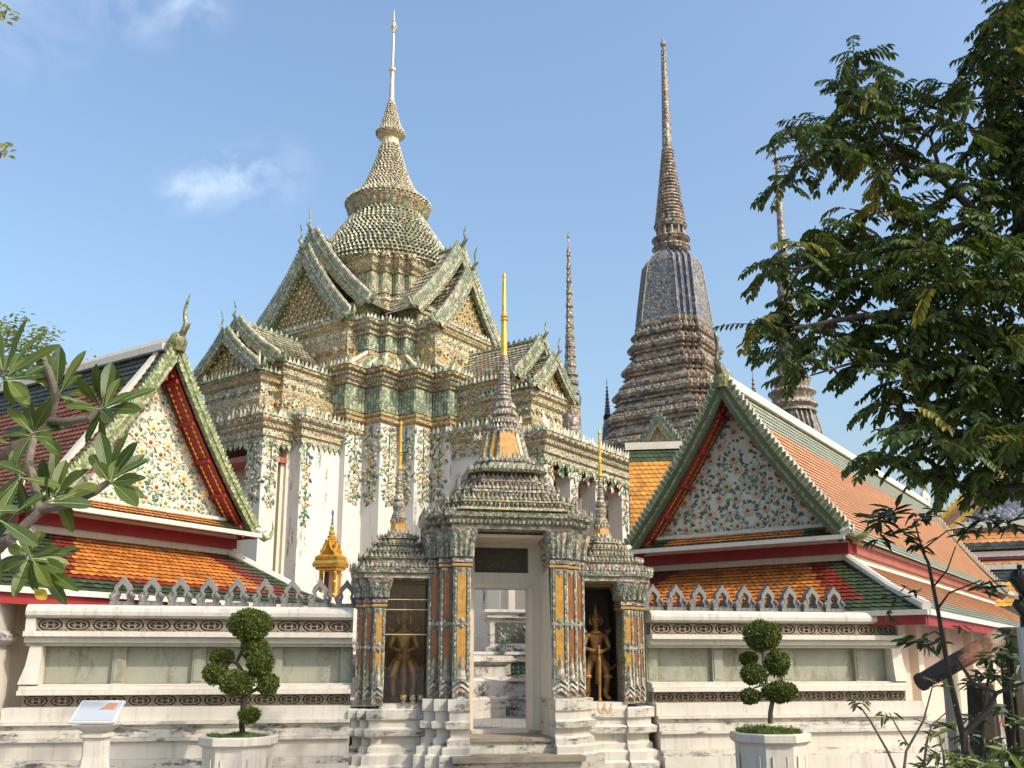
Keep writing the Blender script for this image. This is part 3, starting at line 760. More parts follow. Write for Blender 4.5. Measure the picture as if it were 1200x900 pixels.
# column clusters : (x, front y, width) inner to outer ; both sides of the door
INN = [(.68, -.50, .22), (.87, -.36, .17), (1.02, -.22, .16)]
for sg in (-1, 1):
    c = MB()
    for x, y, w in INN:
        pillar(c, sg*x, y, w, .5, 1.17, 2.92, GT_YEL if x < .8 else GT_BRONZE, MO_GATEB if x < .8 else MO_GATE)
    # return faces toward the door
    c.box(min(sg*.575, sg*.569), max(sg*.575, sg*.569), -.46, .30, 1.17, 2.92, WHITE)
    cc_ = c.build('column_cluster', gate)
    c = MB()
    for x, y, w in INN: capital(c, sg*x, y, w, .45, 2.92, 3.42)
    c.build('capital', cc_)
    # outer niche columns
    c = MB()
    OUT = [(1.77, -.12, .15), (1.90, -.02, .12), (2.01, .08, .11)]
    for x, y, w in OUT: pillar(c, sg*x, y, w, .35, 1.08, 2.38, GT_YEL if x < 1.8 else GT_BRONZE, MO_GATE)
    cc_ = c.build('column_cluster', gate)
    c = MB()
    for x, y, w in OUT: capital(c, sg*x, y, w, .32, 2.38, 2.76)
    c.build('capital', cc_)
    # niche box
    nb = MB()
    x0, x1 = 1.10, 1.70
    def bx(a, b_, y0, y1, z0, z1, m): nb.box(min(sg*a, sg*b_), max(sg*a, sg*b_), y0, y1, z0, z1, m)
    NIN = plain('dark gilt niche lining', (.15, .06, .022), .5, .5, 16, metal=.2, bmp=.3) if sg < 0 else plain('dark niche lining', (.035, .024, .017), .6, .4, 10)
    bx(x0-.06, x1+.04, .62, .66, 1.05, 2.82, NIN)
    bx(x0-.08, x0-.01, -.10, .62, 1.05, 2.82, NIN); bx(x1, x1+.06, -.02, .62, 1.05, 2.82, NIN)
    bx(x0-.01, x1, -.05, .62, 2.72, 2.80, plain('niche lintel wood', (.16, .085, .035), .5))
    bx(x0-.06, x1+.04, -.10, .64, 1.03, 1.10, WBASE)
    if sg < 0:
        for zz in (2.02, 2.36, 2.50): bx(x0, x1, -.01, .0, zz, zz+.012, SILVG)
    nb.build('niche', gate)
    # stepped bases
    bs = MB()
    for (xa, xb, yf) in ((.575, .82, -.66), (.822, .99, -.50), (.992, 1.13, -.36)):
        a, b_ = sorted((sg*xa, sg*xb)); P = rect(a, b_, yf+.04, .6)
        prof = [(.16, -.1), (.16, .46), (.12, .48), (.12, .56), (.05, .58), (.05, .66), (.0, .69), (.0, .78), (.07, .80), (.08, .88), (.02, .90), (.02, 1.0), (.045, 1.02), (.045, 1.17)]
        bs.loft([[(q[0], q[1], z) for q in (offset(P, o_) if False else [(a-(o_ if sg < 0 else 0.0), yf+.04-o_), (b_+(o_ if sg > 0 else 0.0), yf+.04-o_), (b_+(o_ if sg > 0 else 0.0), .6), (a-(o_ if sg < 0 else 0), .6)])] for o_, z in prof], [WBASE if i % 4 else WSTAIN for i in range(len(prof)-1)])
    for (xa, xb, yf) in ((1.135, 1.70, -.12), (1.702, 1.84, -.17), (1.842, 1.96, -.07), (1.962, 2.08, .02)):
        a, b_ = sorted((sg*xa, sg*xb))
        prof = [(.18, -.1), (.18, .30), (.12, .33), (.12, .44), (.04, .47), (.04, .54), (0, .57), (.0, .66), (.09, .69), (.10, .77), (.03, .80), (.03, .88), (.07, .90), (.07, 1.02), (.05, 1.035)]
        bs.loft([[(a-(o_ if sg < 0 else 0), yf-o_, z), (b_+(o_ if sg > 0 else 0), yf-o_, z), (b_+(o_ if sg > 0 else 0), .62, z), (a-(o_ if sg < 0 else 0), .62, z)] for o_, z in prof], [WBASE if i % 4 else WSTAIN for i in range(len(prof)-1)])
    bs.build('plinth', gate)
    # tiered roof of the niche
    cx = sg*1.52; cy = .30
    P = redent(.52, .42, .07, .07, 2, cx, cy)
    r_ = MB()
    r_.sweep(P, [(.0, 2.76), (.09, 2.79), (.09, 2.84), (.13, 2.86), (.14, 2.92), (.11, 2.96), (.03, 2.97), (.0, 3.0), (.0, 3.05), (.03, 3.07), (.03, 3.10), (-.10, 3.12), (-.12, 3.15), (-.09, 3.17), (-.10, 3.21), (-.18, 3.23), (-.19, 3.26), (-.16, 3.28), (-.17, 3.32), (-.24, 3.34), (-.25, 3.37), (-.22, 3.385), (-.24, 3.43)],
             [MO_GATEM, GT_TEETH, MO_GATE, MO_GATE, MO_GATEB, MO_GATE, MO_GATEB, MO_GATEM, MO_GATE, MO_GATEY, MO_GATE, MO_GATEB, MO_GATE, MO_GATEM, MO_GATEY, MO_GATEB, GT_TEETH, MO_GATE, MO_GATEM, MO_GATEY, MO_GATE, MO_GATEY])
    for o_, z, h in ((.14, 2.95, .07), (.03, 3.10, .07), (-.09, 3.20, .065), (-.16, 3.31, .06), (-.23, 3.42, .05)):
        r_.teeth(offset(P, o_), z-.01, h, .055, .018, [GT_TEETH, MO_GATEM, GT_TEETH, MO_GATEY], .01)
    r_.teeth(offset(P, .09), 2.86, -.05, .06, .02, [GT_TEETH], .0)
    r_.build('tiered_roof', gate)
    s_ = MB()
    q = [(.16, 3.46), (.17, 3.50), (.15, 3.52)]
    O8 = ngon(.145, 8, math.pi/8)
    S = lambda poly: [(cx+a, cy+b_) for a, b_ in poly]
    s_.sweep(S(ngon(.19, 8, math.pi/8)), [(0, 3.41), (0, 3.45), (-.03, 3.47)], [GT_TEETH, MO_GATEM])
    s_.sweep(S(O8), [(0, 3.47), (-.015, 3.53), (-.04, 3.65), (-.025, 3.675), (-.025, 3.70), (-.07, 3.72)], [GT_YEL, GT_YEL, GT_TEETH, MO_GATEM, MO_GATE])
    s_.teeth(S(O8), 3.47, .07, .055, .02, [GT_TEETH]); s_.teeth(S(offset(O8, -.03)), 3.67, -.08, .05, .02, [GT_TEETH])
    pr = [(.10, 3.70), (.10, 3.74), (.075, 3.78), (.09, 3.86), (.09, 3.90), (.065, 3.93), (.08, 3.96), (.07, 4.02), (.05, 4.05), (.06, 4.08)]
    for k in range(8):
        f = k/8; pr += [(.056-.02*f, 4.09+.04*k), (.046-.018*f, 4.11+.04*k)]
    s_.lathe(pr, [ (MO_GATEY, MO_GATE, MO_GATEM, GT_TEETH)[i % 4] for i in range(len(pr)-1)], 10, (cx, cy))
    sp_o = s_.build('spire', gate)
    s_ = MB()
    s_.lathe([(.034, 4.41), (.04, 4.43), (.03, 4.46), (.026, 4.62), (.035, 4.64), (.024, 4.66), (.034, 4.68), (.022, 4.72), (.019, 5.08), (.026, 5.10), (.01, 5.16)], GOLD, 10, (cx, cy))
    s_.build('gold_tip', sp_o)
# door frame and lintel
d = MB()
for sg in (-1, 1):
    a, b_ = sorted((sg*.40, sg*.62)); d.box(a, b_, .30, .55, .70, 3.30, WHITE)
    # splayed outer reveal
    xs = [(.565, -.44), (.62, .298)]
    d.poly([(sg*.60, -.45, .60), (sg*.635, .30, .60), (sg*.585, .30, 3.40), (sg*.53, -.45, 3.40)] if sg > 0 else [(sg*.60, -.45, .60), (sg*.53, -.45, 3.40), (sg*.585, .30, 3.40), (sg*.635, .30, .60)], WHITE)
    d.box(min(sg*.42, sg*.46), max(sg*.42, sg*.46), .285, .302, .72, 2.76, CREAMP)
d.box(-.40, .40, .30, .55, 2.70, 2.93, WHITE); d.box(-.46, .46, .285, .30, 2.72, 2.77, WHITE)
d.box(-.62, .62, .30, .55, 3.30, 3.42, WHITE); d.box(-.60, .60, -.40, .30, 3.36, 3.40, CREAMP)
d.box(-.62, .62, .34, .60, .40, .72, WHITE)
d.build('door_frame', gate)
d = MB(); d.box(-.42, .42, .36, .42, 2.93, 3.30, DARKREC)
rr = random.Random(5)
for k in range(70):
    x, z = rr.uniform(-.40, .40), rr.uniform(2.95, 3.27)
    d.leaf((x, .352, z), (0, -1, 0), (rr.uniform(-1, 1), 0, rr.uniform(-1, 1)), rr.uniform(.06, .12), rr.uniform(.04, .07), plain('carved dark leaf', (.085, .075, .062), .6) if k == 0 else d.m[-1])
d.build('carved_lintel', gate)
# threshold and steps
s_ = MB()
s_.box(-.60, .62, -.52, .34, .30, .62, WSTAIN); s_.box(-.61, .63, -.56, .34, .622, .665, STONEW)
s_.box(-.80, .85, -.95, -.57, .0, .40, WSTAIN); s_.box(-.84, .89, -1.02, -.565, .402, .47, STONEW)
s_.box(-1.0, 1.05, -1.45, -1.03, -.05, .22, STONEW)
s_.build('step', gate)
# big tiered roof over the door
P = redent(1.02, .62, .13, .13, 2, 0, .12)
r_ = MB()
r_.box(-1.0, 1.0, -.30, .62, 3.41, 3.47, MO_GATE)
prof = [(-.02, 3.43), (.08, 3.45), (.08, 3.50), (.13, 3.52), (.14, 3.58), (.18, 3.61), (.19, 3.67), (.13, 3.71), (.0, 3.72)]
r_.sweep(P, prof, [MO_GATEM, GT_TEETH, MO_GATEB, MO_GATE, MO_GATE, MO_GATE, MO_GATEB, MO_GATE])
PU = redent(.80, .66, .10, .10, 2, 0, .12)
prof = [(.18, 3.70), (.14, 3.74), (.06, 3.76), (.06, 3.80), (.12, 3.82), (.12, 3.87), (.02, 3.90), (-.10, 3.92), (-.11, 3.97), (-.05, 3.99), (-.06, 4.05), (-.15, 4.08), (-.22, 4.11), (-.24, 4.15), (-.19, 4.17), (-.20, 4.23), (-.27, 4.26), (-.31, 4.29), (-.27, 4.32), (-.29, 4.36)]
r_.sweep(PU, prof, [MO_GATEY, MO_GATEM, MO_GATEB, MO_GATE, MO_GATEY, MO_GATE, MO_GATEM, MO_GATEB, MO_GATEY, MO_GATE, MO_GATE, GT_TEETH, MO_GATEB, MO_GATE, MO_GATEM, MO_GATEY, MO_GATE, GT_TEETH, MO_GATE])
for PP, o_, z, h in ((P, .17, 3.69, .08), (PU, .12, 3.86, .08), (PU, -.055, 4.04, .08), (PU, -.20, 4.22, .075), (PU, -.28, 4.35, .06)):
    r_.teeth(offset(PP, o_), z, h, .065, .02, [GT_TEETH, MO_GATEM, GT_TEETH, MO_GATEY], .015)
for PP, o_, z in ((P, .14, 3.56), (PU, .10, 3.81), (PU, -.07, 3.98), (PU, -.20, 4.16)):
    r_.teeth(offset(PP, o_), z, -.05, .06, .018, [GT_TEETH, MO_GATE], 0)
r_.build('tiered_roof', gate)
# upper redented bell stage
P2 = redent(.40, .40, .08, .08, 2, 0, .12)
s_ = MB()
s_.sweep(P2, [(.16, 4.30), (.18, 4.34), (.08, 4.37), (.05, 4.42), (.02, 4.46), (.04, 4.50), (-.02, 4.53)], [MO_GATE, MO_GATEM, MO_GATEY, MO_GATEB, MO_GATEM, MO_GATE])
s_.teeth(offset(P2, .17), 4.33, .08, .07, .02, [GT_TEETH, MO_GATEY]); s_.teeth(offset(P2, .03), 4.48, .07, .07, .02, [GT_TEETH])
B = redent(.36, .36, .085, .085, 2, 0, .12)
s_.flute(B, 4.50, 4.99, .06, .012, [MO_GATEB, GT_YEL, MO_GATEY], 0.0, -.10)
s_.loft([[(q[0], q[1], z) for q in offset(B, o_)] for o_, z in ((0, 4.50), (-.10, 4.99))], MO_GATE)
for a_, n_ in ((0, (0, -1)), (1, (1, 0)), (2, (0, 1)), (3, (-1, 0))):
    def T(p, n_=n_):
        t1 = (-n_[1], n_[0]); return (t1[0]*p[0]+n_[0]*p[1], .12+t1[1]*p[0]+n_[1]*p[1], p[2])
    s_.poly([T((-.13, .373, 4.53)), T((.13, .373, 4.53)), T((.105, .285, 4.95)), T((-.105, .285, 4.95))], GT_YEL)
s_.teeth(B, 4.52, .10, .07, .02, [GT_TEETH, MO_GATEB]); s_.teeth(offset(B, -.085), 4.97, -.10, .06, .025, [GT_TEETH, MO_GATEB])
s_.build('bell', gate)
s_ = MB()
pr = [(.26, 4.97), (.25, 5.03), (.17, 5.05), (.16, 5.09), (.20, 5.12), (.20, 5.20), (.15, 5.22), (.18, 5.25), (.175, 5.33), (.13, 5.35), (.16, 5.37), (.155, 5.45), (.11, 5.47), (.125, 5.50)]
for k in range(12):
    f = k/12; pr += [(.115-.05*f, 5.52+.055*k), (.095-.045*f, 5.55+.055*k)]
pr += [(.05, 6.19)]
s_.lathe(pr, [(MO_GATEM, MO_GATEB, MO_GATE, MO_GATEM, GT_TEETH)[(i//2) % 5] for i in range(len(pr)-1)], 14, (0, .12))
for z, r0 in ((5.03, .25), (5.12, .2), (5.25, .18), (5.37, .16)):
    s_.teeth([(x, y+.12) for x, y in ngon(r0, 14)], z, .07, .05, .02, [GT_TEETH, MO_GATEM])
for k in range(12):
    f = k/12; s_.teeth([(x, y+.12) for x, y in ngon(.10-.05*f, 9)], 5.53+.055*k, .045, .06-.02*f, .015, [GT_TEETH, MO_GATEM])
sp_o = s_.build('spire', gate)
s_ = MB()
s_.lathe([(.05, 6.18), (.06, 6.20), (.052, 6.24), (.044, 6.75), (.06, 6.77), (.04, 6.80), (.058, 6.83), (.04, 6.86), (.036, 6.92), (.026, 7.46), (.034, 7.48), (.034, 7.50), (.01, 7.55)], GOLD, 12, (0, .12))
s_.build('gold_tip', sp_o)

# ------------------------------------------------------------------ glass panes of the two niches are part of the gate
GL, t, b, tc = mat_base('niche glass'); 
tr = t.nodes.new('ShaderNodeBsdfTransparent'); gl = t.nodes.new('ShaderNodeBsdfGlossy'); gl.inputs['Roughness'].default_value = 0.03
ms = t.nodes.new('ShaderNodeMixShader'); fr = t.nodes.new('ShaderNodeFresnel'); fr.inputs['IOR'].default_value = 1.45
t.links.new(fr.outputs[0], ms.inputs[0]); t.links.new(tr.outputs[0], ms.inputs[1]); t.links.new(gl.outputs[0], ms.inputs[2])
o_ = [n for n in t.nodes if n.type == 'OUTPUT_MATERIAL'][0]; t.links.new(ms.outputs[0], o_.inputs[0])
mb = MB(); mb.box(-1.70, -1.09, .02, .026, 1.10, 2.72, GL); mb.build('glass_pane', gate)

# ------------------------------------------------------------------ guardian statues
def skin_mesh(joints, bones, name):
    """joints: name -> ((x,y,z), radius)"""
    names = list(joints); ix = {n: i for i, n in enumerate(names)}
    me = bpy.data.meshes.new(name)
    me.from_pydata([joints[n][0] for n in names], [(ix[a], ix[b_]) for a, b_ in bones], [])
    o = bpy.data.objects.new(name, me); COL.objects.link(o)
    md = o.modifiers.new('Skin', 'SKIN'); md.use_smooth_shade = True
    sv = me.skin_vertices[0].data
    for i, n in enumerate(names):
        r_ = joints[n][1]; sv[i].radius = r_ if isinstance(r_, tuple) else (r_, r_); sv[i].use_root = (i == 0)
    ss = o.modifiers.new('Sub', 'SUBSURF'); ss.levels = 2; ss.render_levels = 2
    dg = bpy.context.evaluated_depsgraph_get()
    m2 = bpy.data.meshes.new_from_object(o.evaluated_get(dg))
    bpy.data.objects.remove(o)
    o2 = bpy.data.objects.new(name, m2); COL.objects.link(o2)
    for p in m2.polygons: p.use_smooth = True
    return o2
def guardian(label, loc, rz, metal, sc):
    t_ = thing('guardian_statue', label, 'statue', loc, rz, 'guardian statues in the gate niches')
    J = {'pelvis': ((0, 0, .80), (.115, .09)), 'waist': ((0, 0, .92), (.09, .075)), 'chest': ((0, 0, 1.10), (.135, .09)), 'neck': ((0, 0, 1.26), .045), 'head': ((0, -.01, 1.36), (.072, .08)), 'crown': ((0, 0, 1.44), .06)}
    Bn = [('pelvis', 'waist'), ('waist', 'chest'), ('chest', 'neck'), ('neck', 'head'), ('head', 'crown')]
    for s, sg in (('l', -1), ('r', 1)):
        J.update({'hip'+s: ((sg*.09, 0, .74), .092), 'knee'+s: ((sg*.19, -.05, .44), .068), 'ank'+s: ((sg*.16, 0, .10), .045), 'toe'+s: ((sg*.22, -.12, .035), .04),
                  'sh'+s: ((sg*.17, 0, 1.16), .06), 'el'+s: ((sg*.24, -.02, .93), .043), 'wr'+s: ((sg*.06, -.16, .86), .032), 'ha'+s: ((sg*.015, -.185, .86), .034)})
        Bn += [('pelvis', 'hip'+s), ('hip'+s, 'knee'+s), ('knee'+s, 'ank'+s), ('ank'+s, 'toe'+s), ('chest', 'sh'+s), ('sh'+s, 'el'+s), ('el'+s, 'wr'+s), ('wr'+s, 'ha'+s)]
    J = {k: (tuple(c*sc for c in p), tuple(q*sc for q in r_) if isinstance(r_, tuple) else r_*sc) for k, (p, r_) in J.items()}
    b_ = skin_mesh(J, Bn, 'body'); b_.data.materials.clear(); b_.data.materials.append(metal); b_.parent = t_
    S = lambda pr: [(r_*sc, z*sc) for r_, z in pr]
    c = MB(); c.lathe(S([(.085, 1.40), (.095, 1.42), (.075, 1.44), (.08, 1.46), (.055, 1.49), (.06, 1.51), (.035, 1.55), (.02, 1.66), (.004, 1.72)]), metal, 10)
    for sg in (-1, 1): c.tube([(sg*.085*sc, 0, 1.34*sc), (sg*.115*sc, 0, 1.40*sc), (sg*.10*sc, 0, 1.50*sc)], [.02*sc, .022*sc, .004*sc], metal, 5)
    c.build('crown', t_)
    f = MB()   # face
    f.tube([(0, -.085*sc, 1.38*sc), (0, -.105*sc, 1.345*sc)], [.008*sc, .016*sc], metal, 5)
    for sg in (-1, 1): f.tube([(sg*.015*sc, -.083*sc, 1.375*sc), (sg*.05*sc, -.07*sc, 1.38*sc)], .008*sc, GOLDD, 5)
    f.tube([(-.025*sc, -.085*sc, 1.32*sc), (.025*sc, -.085*sc, 1.32*sc)], .008*sc, GOLDD, 5)
    f.build('face', t_)
    k = MB()   # skirt cloth, girdle, sash tails, collar
    k.lathe(S([(.14, .70), (.155, .74), (.12, .86), (.115, .90), (.10, .92)]), metal, 14)
    kk = MB(); kk.lathe(S([(.12, 1.19), (.10, 1.22), (.05, 1.25)]), GOLDD, 12); kk.build('collar', t_)
    for sg in (-1, 1):
        k.tube([(sg*.14*sc, 0, .72*sc), (sg*.26*sc, .02, .55*sc), (sg*.34*sc, .02, .60*sc), (sg*.38*sc, .02, .66*sc)], [.05*sc, .035*sc, .025*sc, .004*sc], metal, 6)
        kk = MB(); kk.tube([(sg*.19*sc, 0, 1.20*sc), (sg*.26*sc, 0, 1.24*sc), (sg*.27*sc, 0, 1.30*sc)], [.05*sc, .03*sc, .004*sc], metal, 6); kk.build('epaulette', t_)
        for z in (.16, .40): kk = MB(); kk.lathe(S([(.05 if z < .3 else .085, z), (.06 if z < .3 else .095, z+.03), (.05 if z < .3 else .085, z+.06)]), GOLDD, 8, (sg*(.165 if z < .3 else .187)*sc, (-.005 if z < .3 else -.045)*sc)); kk.build('leg_band', t_)
    k.box(-.045*sc, .045*sc, -.15*sc, -.11*sc, .30*sc, .78*sc, GOLDD)
    k.build('costume', t_)
    w = MB()
    w.lathe(S([(.03, .0), (.034, .04), (.022, .06), (.024, .3), (.034, .5), (.036, .70), (.022, .76), (.018, .92), (.026, .94), (.01, .97)]), GOLDD, 8, (0, -.20*sc))
    w.build('club', t_)
    h = MB()
    for sg in (-1, 1):
        for q in range(5):
            z = .835+.016*q
            h.tube([(sg*.03*sc, -.17*sc, z*sc), (sg*.036*sc, -.205*sc, z*sc), (sg*.018*sc, -.235*sc, z*sc), (-sg*.012*sc, -.236*sc, (z-.004)*sc)], [.011*sc, .0105*sc, .010*sc, .007*sc], metal, 5)
    h.build('finger', t_)
    return t_
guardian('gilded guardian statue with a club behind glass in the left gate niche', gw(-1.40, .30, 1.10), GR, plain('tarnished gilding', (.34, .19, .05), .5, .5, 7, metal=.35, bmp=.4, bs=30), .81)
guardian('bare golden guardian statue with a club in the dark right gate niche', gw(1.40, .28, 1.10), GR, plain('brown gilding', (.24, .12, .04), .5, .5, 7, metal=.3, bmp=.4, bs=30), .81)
# flower offerings at the niche feet
for k, (x, y, z, lab) in enumerate(((-1.42, -.14, 1.10, 'small marigold offering cup at the left niche, orange, leftmost'), (-1.30, -.15, 1.10, 'small grey figurine at the left niche beside the orange cup'), (-1.19, -.14, 1.10, 'small leafy offering at the left niche nearest the doorway'), (1.33, -.14, 1.10, 'small yellow garland hanging at the right niche, nearer the doorway'), (1.43, -.14, 1.10, 'small yellow garland hanging at the right niche, farther from the doorway'))):
    mb = MB(); mm = [F_YEL, STONE, F_LEAF2, F_YEL, F_YEL][k]
    if k < 3:
        mb.lathe([(.03, 0), (.035, .02), (.02, .03), (.04, .06), (.035, .08)], STONEW, 8)
        for q in range(9): mb.flower((.03*math.cos(q*.7), .03*math.sin(q*.7), .085+.012*(q % 3)), (math.cos(q*.7), math.sin(q*.7), 1.2), (0, 0, 1), .022, mm, T_OR if k == 0 else mm)
    else:
        for q in range(14):
            a = math.pi*q/13; mb.flower((.045*math.cos(a), -.05, -.02-.12*math.sin(a)), (0, -1, .1), (1, 0, 0), .018, GT_YEL, IVORY)
        mb.tube([(-.045, -.03, .0), (-.045, -.045, -.02)], .006, F_LEAF2, 4)
    o = mb.build('offering'); o.location = gw(x, y, z); o.rotation_euler = (0, 0, R(GR))
    tag(o, lab, 'offering')
# ================================================================== the main hall (cross-shaped, tiered, with a tall spire)
hall = thing('temple_hall', 'large cross-shaped temple hall with green and cream mosaic gables and tall ringed spire', 'temple hall', (-4.3, 30, 0), -35)
CORE = redent(3.95, 3.55, .667, .733, 3)
w = MB()
w.sweep(CORE, [(.5, FL-.1), (.5, 1.2), (.35, 1.3), (.35, 1.7), (.2, 1.8), (.2, 2.3), (.02, 2.4), (.02, 2.5), (0, 2.5), (0, 8.45)], [WSOOT, WSTAIN, WSOOT, WSTAIN, WSOOT, WSTAIN, WSTAIN, WSTAIN, WHALL])
w.build('body', hall)
def floral_drop(mb, c, n, u, w_, h):
    """hanging porcelain bouquet: dense collar, neck, bulb, gap, small bulb"""
    c = Vector(c); n = Vector(n); u = Vector(u); r_ = random.Random(int(abs(c.x*977+c.y*331)*10) % 9973)
    prof = [(0, 1.0), (.10, .95), (.22, .92), (.36, .80), (.47, .45), (.52, .35), (.60, .85), (.68, 1.0), (.76, .70), (.80, .2), (.86, .55), (.92, .6), (.97, .35), (1.0, .1)]
    def hw(t_):
        for (a, x), (b_, y) in zip(prof, prof[1:]):
            if a <= t_ <= b_: return x+(y-x)*(t_-a)/(b_-a)
        return 0
    N = int(h*w_*100)
    for k in range(N):
        t_ = (k+.5)/N; x = r_.uniform(-1, 1)*hw(t_)*w_/2
        p = c + u*x + Vector((0, 0, -h*t_)) + n*.01
        q = r_.random()
        if q < .30: mb.flower(p, n, u, r_.uniform(.05, .085), F_PET if q < .2 else IVORY, F_CEN if q < .2 else F_PET, 5, .6)
        else:
            a = math.atan2(-1, x*6) + r_.uniform(-.6, .6)
            mb.leaf(p, n, u*math.cos(a)+Vector((0, 0, math.sin(a))), r_.uniform(.13, .21), r_.uniform(.085, .13), r_.choice([F_LEAF, F_LEAF2, F_LEAF, F_PET, IVORY]))
    mb.tube([c+n*.02, c+n*.02+Vector((0, 0, -h))], .018, F_LEAF, 4)
fl = MB()
for i in range(len(CORE)):
    a, b_ = Vector(CORE[i]), Vector(CORE[(i+1) % len(CORE)]); L = (b_-a).length
    if L > 1.2: continue
    mid = (a+b_)/2; e = (b_-a)/L; n = Vector((e.y, -e.x, 0))
    if mid.x < 0 and mid.y > 0: continue
    floral_drop(fl, (mid.x, mid.y, 8.35), n, (e.x, e.y, 0), L*.95, 2.25)
fl.build('floral_relief', hall)
def cornice(mb, P, prof, mats, rows):
    mb.sweep(P, prof, mats)
    for o_, z, h, w_, d_, mm in rows: mb.teeth(offset(P, o_), z, h, w_, d_, mm, .02)
c = MB()
cornice(c, CORE, [(0, 8.40), (.10, 8.46), (.10, 8.54), (.04, 8.57), (.09, 8.62), (.09, 8.70), (.03, 8.72)], [MO_YEL, MO_YEL, MO_CREAM, MO_YEL, MO_YEL, MO_CREAM], [])
c.sweep(CORE, [(.03, 8.721), (.03, 9.50)], MO_TEAL, False, False)
c.flute(CORE, 8.74, 9.46, .12, .035, [MO_TEAL, MO_TEAL, MO_GREEN], .04, .04)
cornice(c, CORE, [(.03, 9.49), (.09, 9.52), (.09, 9.58), (.16, 9.62), (.16, 9.72), (.24, 9.76), (.24, 9.83), (.34, 9.88), (.36, 9.98), (.2, 10.02)], [MO_YEL, MO_CREAM, MO_CREAM, MO_WG, MO_CREAM, MO_GREEN, MO_CREAM, MO_CREAM, MO_GREEN],
        [(.36, 9.96, .20, .15, .05, [MO_GTEETH, MO_TEETH]), (.25, 9.80, -.09, .13, .04, [MO_TEETH]), (.17, 9.69, -.07, .11, .03, [MO_CREAM, MO_YEL]), (.36, 9.90, -.07, .16, .04, [F_YEL, F_CEN])])
# sloping tiled skirts between the tiers, striped
CORE2 = redent(3.0, 2.8, .327, .45, 3)
U0 = offset(CORE, .12)
N = len(CORE); k = 0
for i in range(N):
    a, b_ = Vector(U0[i]), Vector(U0[(i+1) % N]); e, f = Vector(CORE2[i]), Vector(CORE2[(i+1) % N]); L = (b_-a).length
    cnt = max(3, round(L/.24))
    for j in range(cnt):
        p, q, g_, h_ = a.lerp(b_, j/cnt), a.lerp(b_, (j+1)/cnt), e.lerp(f, (j+1)/cnt), e.lerp(f, j/cnt)
        c.poly([(p.x, p.y, 10.0), (q.x, q.y, 10.0), (g_.x, g_.y, 10.58), (h_.x, h_.y, 10.58)], [MO_YEL, MO_TEAL][k % 2] if L < 1.2 else MO_TILE); k += 1
for i in range(N):
    L = (Vector(CORE[i])-Vector(CORE[(i+1) % N])).length
    a, e = Vector(U0[i]), Vector(CORE2[i])
    c.tube([(a.x, a.y, 10.05), (a.x*.6+e.x*.4, a.y*.6+e.y*.4, 10.30), (e.x, e.y, 10.66)], [.05, .06, .05], IVORY, 5)
    P_ = (a.x*1.02, a.y*1.02, 10.02)
    for s_ in (-1, 0, 1): c.tooth((P_[0]-.07+s_*.06, P_[1], P_[2]), (P_[0]+.07+s_*.06, P_[1], P_[2]), (0, -1, 0), .42 if s_ == 0 else .3, .06, MO_GTEETH)
c.build('cornice', hall)
u = MB()
u.sweep(CORE2, [(0.02, 10.5), (.07, 10.6), (.07, 10.68), (0, 10.72), (0, 11.38)], [MO_CREAM, MO_YEL, MO_CREAM, MO_TEAL])
u.flute(CORE2, 10.74, 11.2, .11, .035, [MO_TEAL, MO_GREEN], .01, .01)
cornice(u, CORE2, [(.0, 11.2), (.06, 11.23), (.05, 11.34), (.14, 11.38), (.14, 11.48), (.24, 11.53), (.26, 11.64), (.1, 11.68)], [MO_YEL, MO_CREAM, MO_CREAM, MO_CREAM, MO_CREAM, MO_CREAM, MO_GREEN],
        [(.25, 11.62, .17, .15, .05, [MO_GTEETH, MO_TEETH]), (.15, 11.46, -.08, .13, .04, [MO_TEETH]), (.06, 11.23, .1, .1, .03, [MO_TEETH, MO_CREAM])])
P3 = redent(2.45, 2.3, .30, .40, 3); P4 = redent(1.95, 1.9, .26, .33, 3)
u.loft([[(x, y, 11.66) for x, y in offset(CORE2, -.02)], [(x, y, 11.95) for x, y in P3], [(x, y, 12.5) for x, y in offset(P4, .12)], [(x, y, 12.75) for x, y in offset(P4, .1)]], [MO_GREEN, MO_OR, MO_CREAM])
u.teeth(offset(P3, .06), 11.9, .36, .24, .06, [MO_GTEETH, MO_CREAM, MO_GTEETH], -.05)
for i in range(len(P3)):   # seated ornament on every step
    x, y = P3[i]
    u.lathe([(.13, 11.95), (.15, 12.05), (.08, 12.18), (.11, 12.3), (.08, 12.4), (.02, 12.55)], [MO_OR, MO_OR, MO_CREAM, MO_PED, MO_CREAM], 7, (x, y))
cornice(u, P4, [(.1, 12.7), (.16, 12.8), (.08, 12.86), (.12, 12.95), (.03, 13.02), (.0, 13.05), (0, 13.75), (.06, 13.8), (.06, 13.92), (.16, 14.0), (.2, 14.14), (.24, 14.26), (.05, 14.34)],
        [MO_YEL, MO_CREAM, MO_CREAM, MO_GREEN, MO_YEL, MO_TEAL, MO_TEAL, MO_OR, MO_CREAM, MO_CREAM, MO_YEL, MO_GREEN], [(.23, 14.22, .19, .2, .06, [MO_CREAM, MO_GTEETH, F_PET]), (.16, 12.8, .1, .12, .03, [MO_TEETH])])
u.flute(P4, 13.08, 13.74, .12, .04, [MO_TEAL, MO_TEAL, MO_YEL], .01, .01)
u.studs(offset(P4, .24), 14.26, .10, .24, [F_PET, MO_CREAM], F_CEN)
u.build('upper_tier', hall)
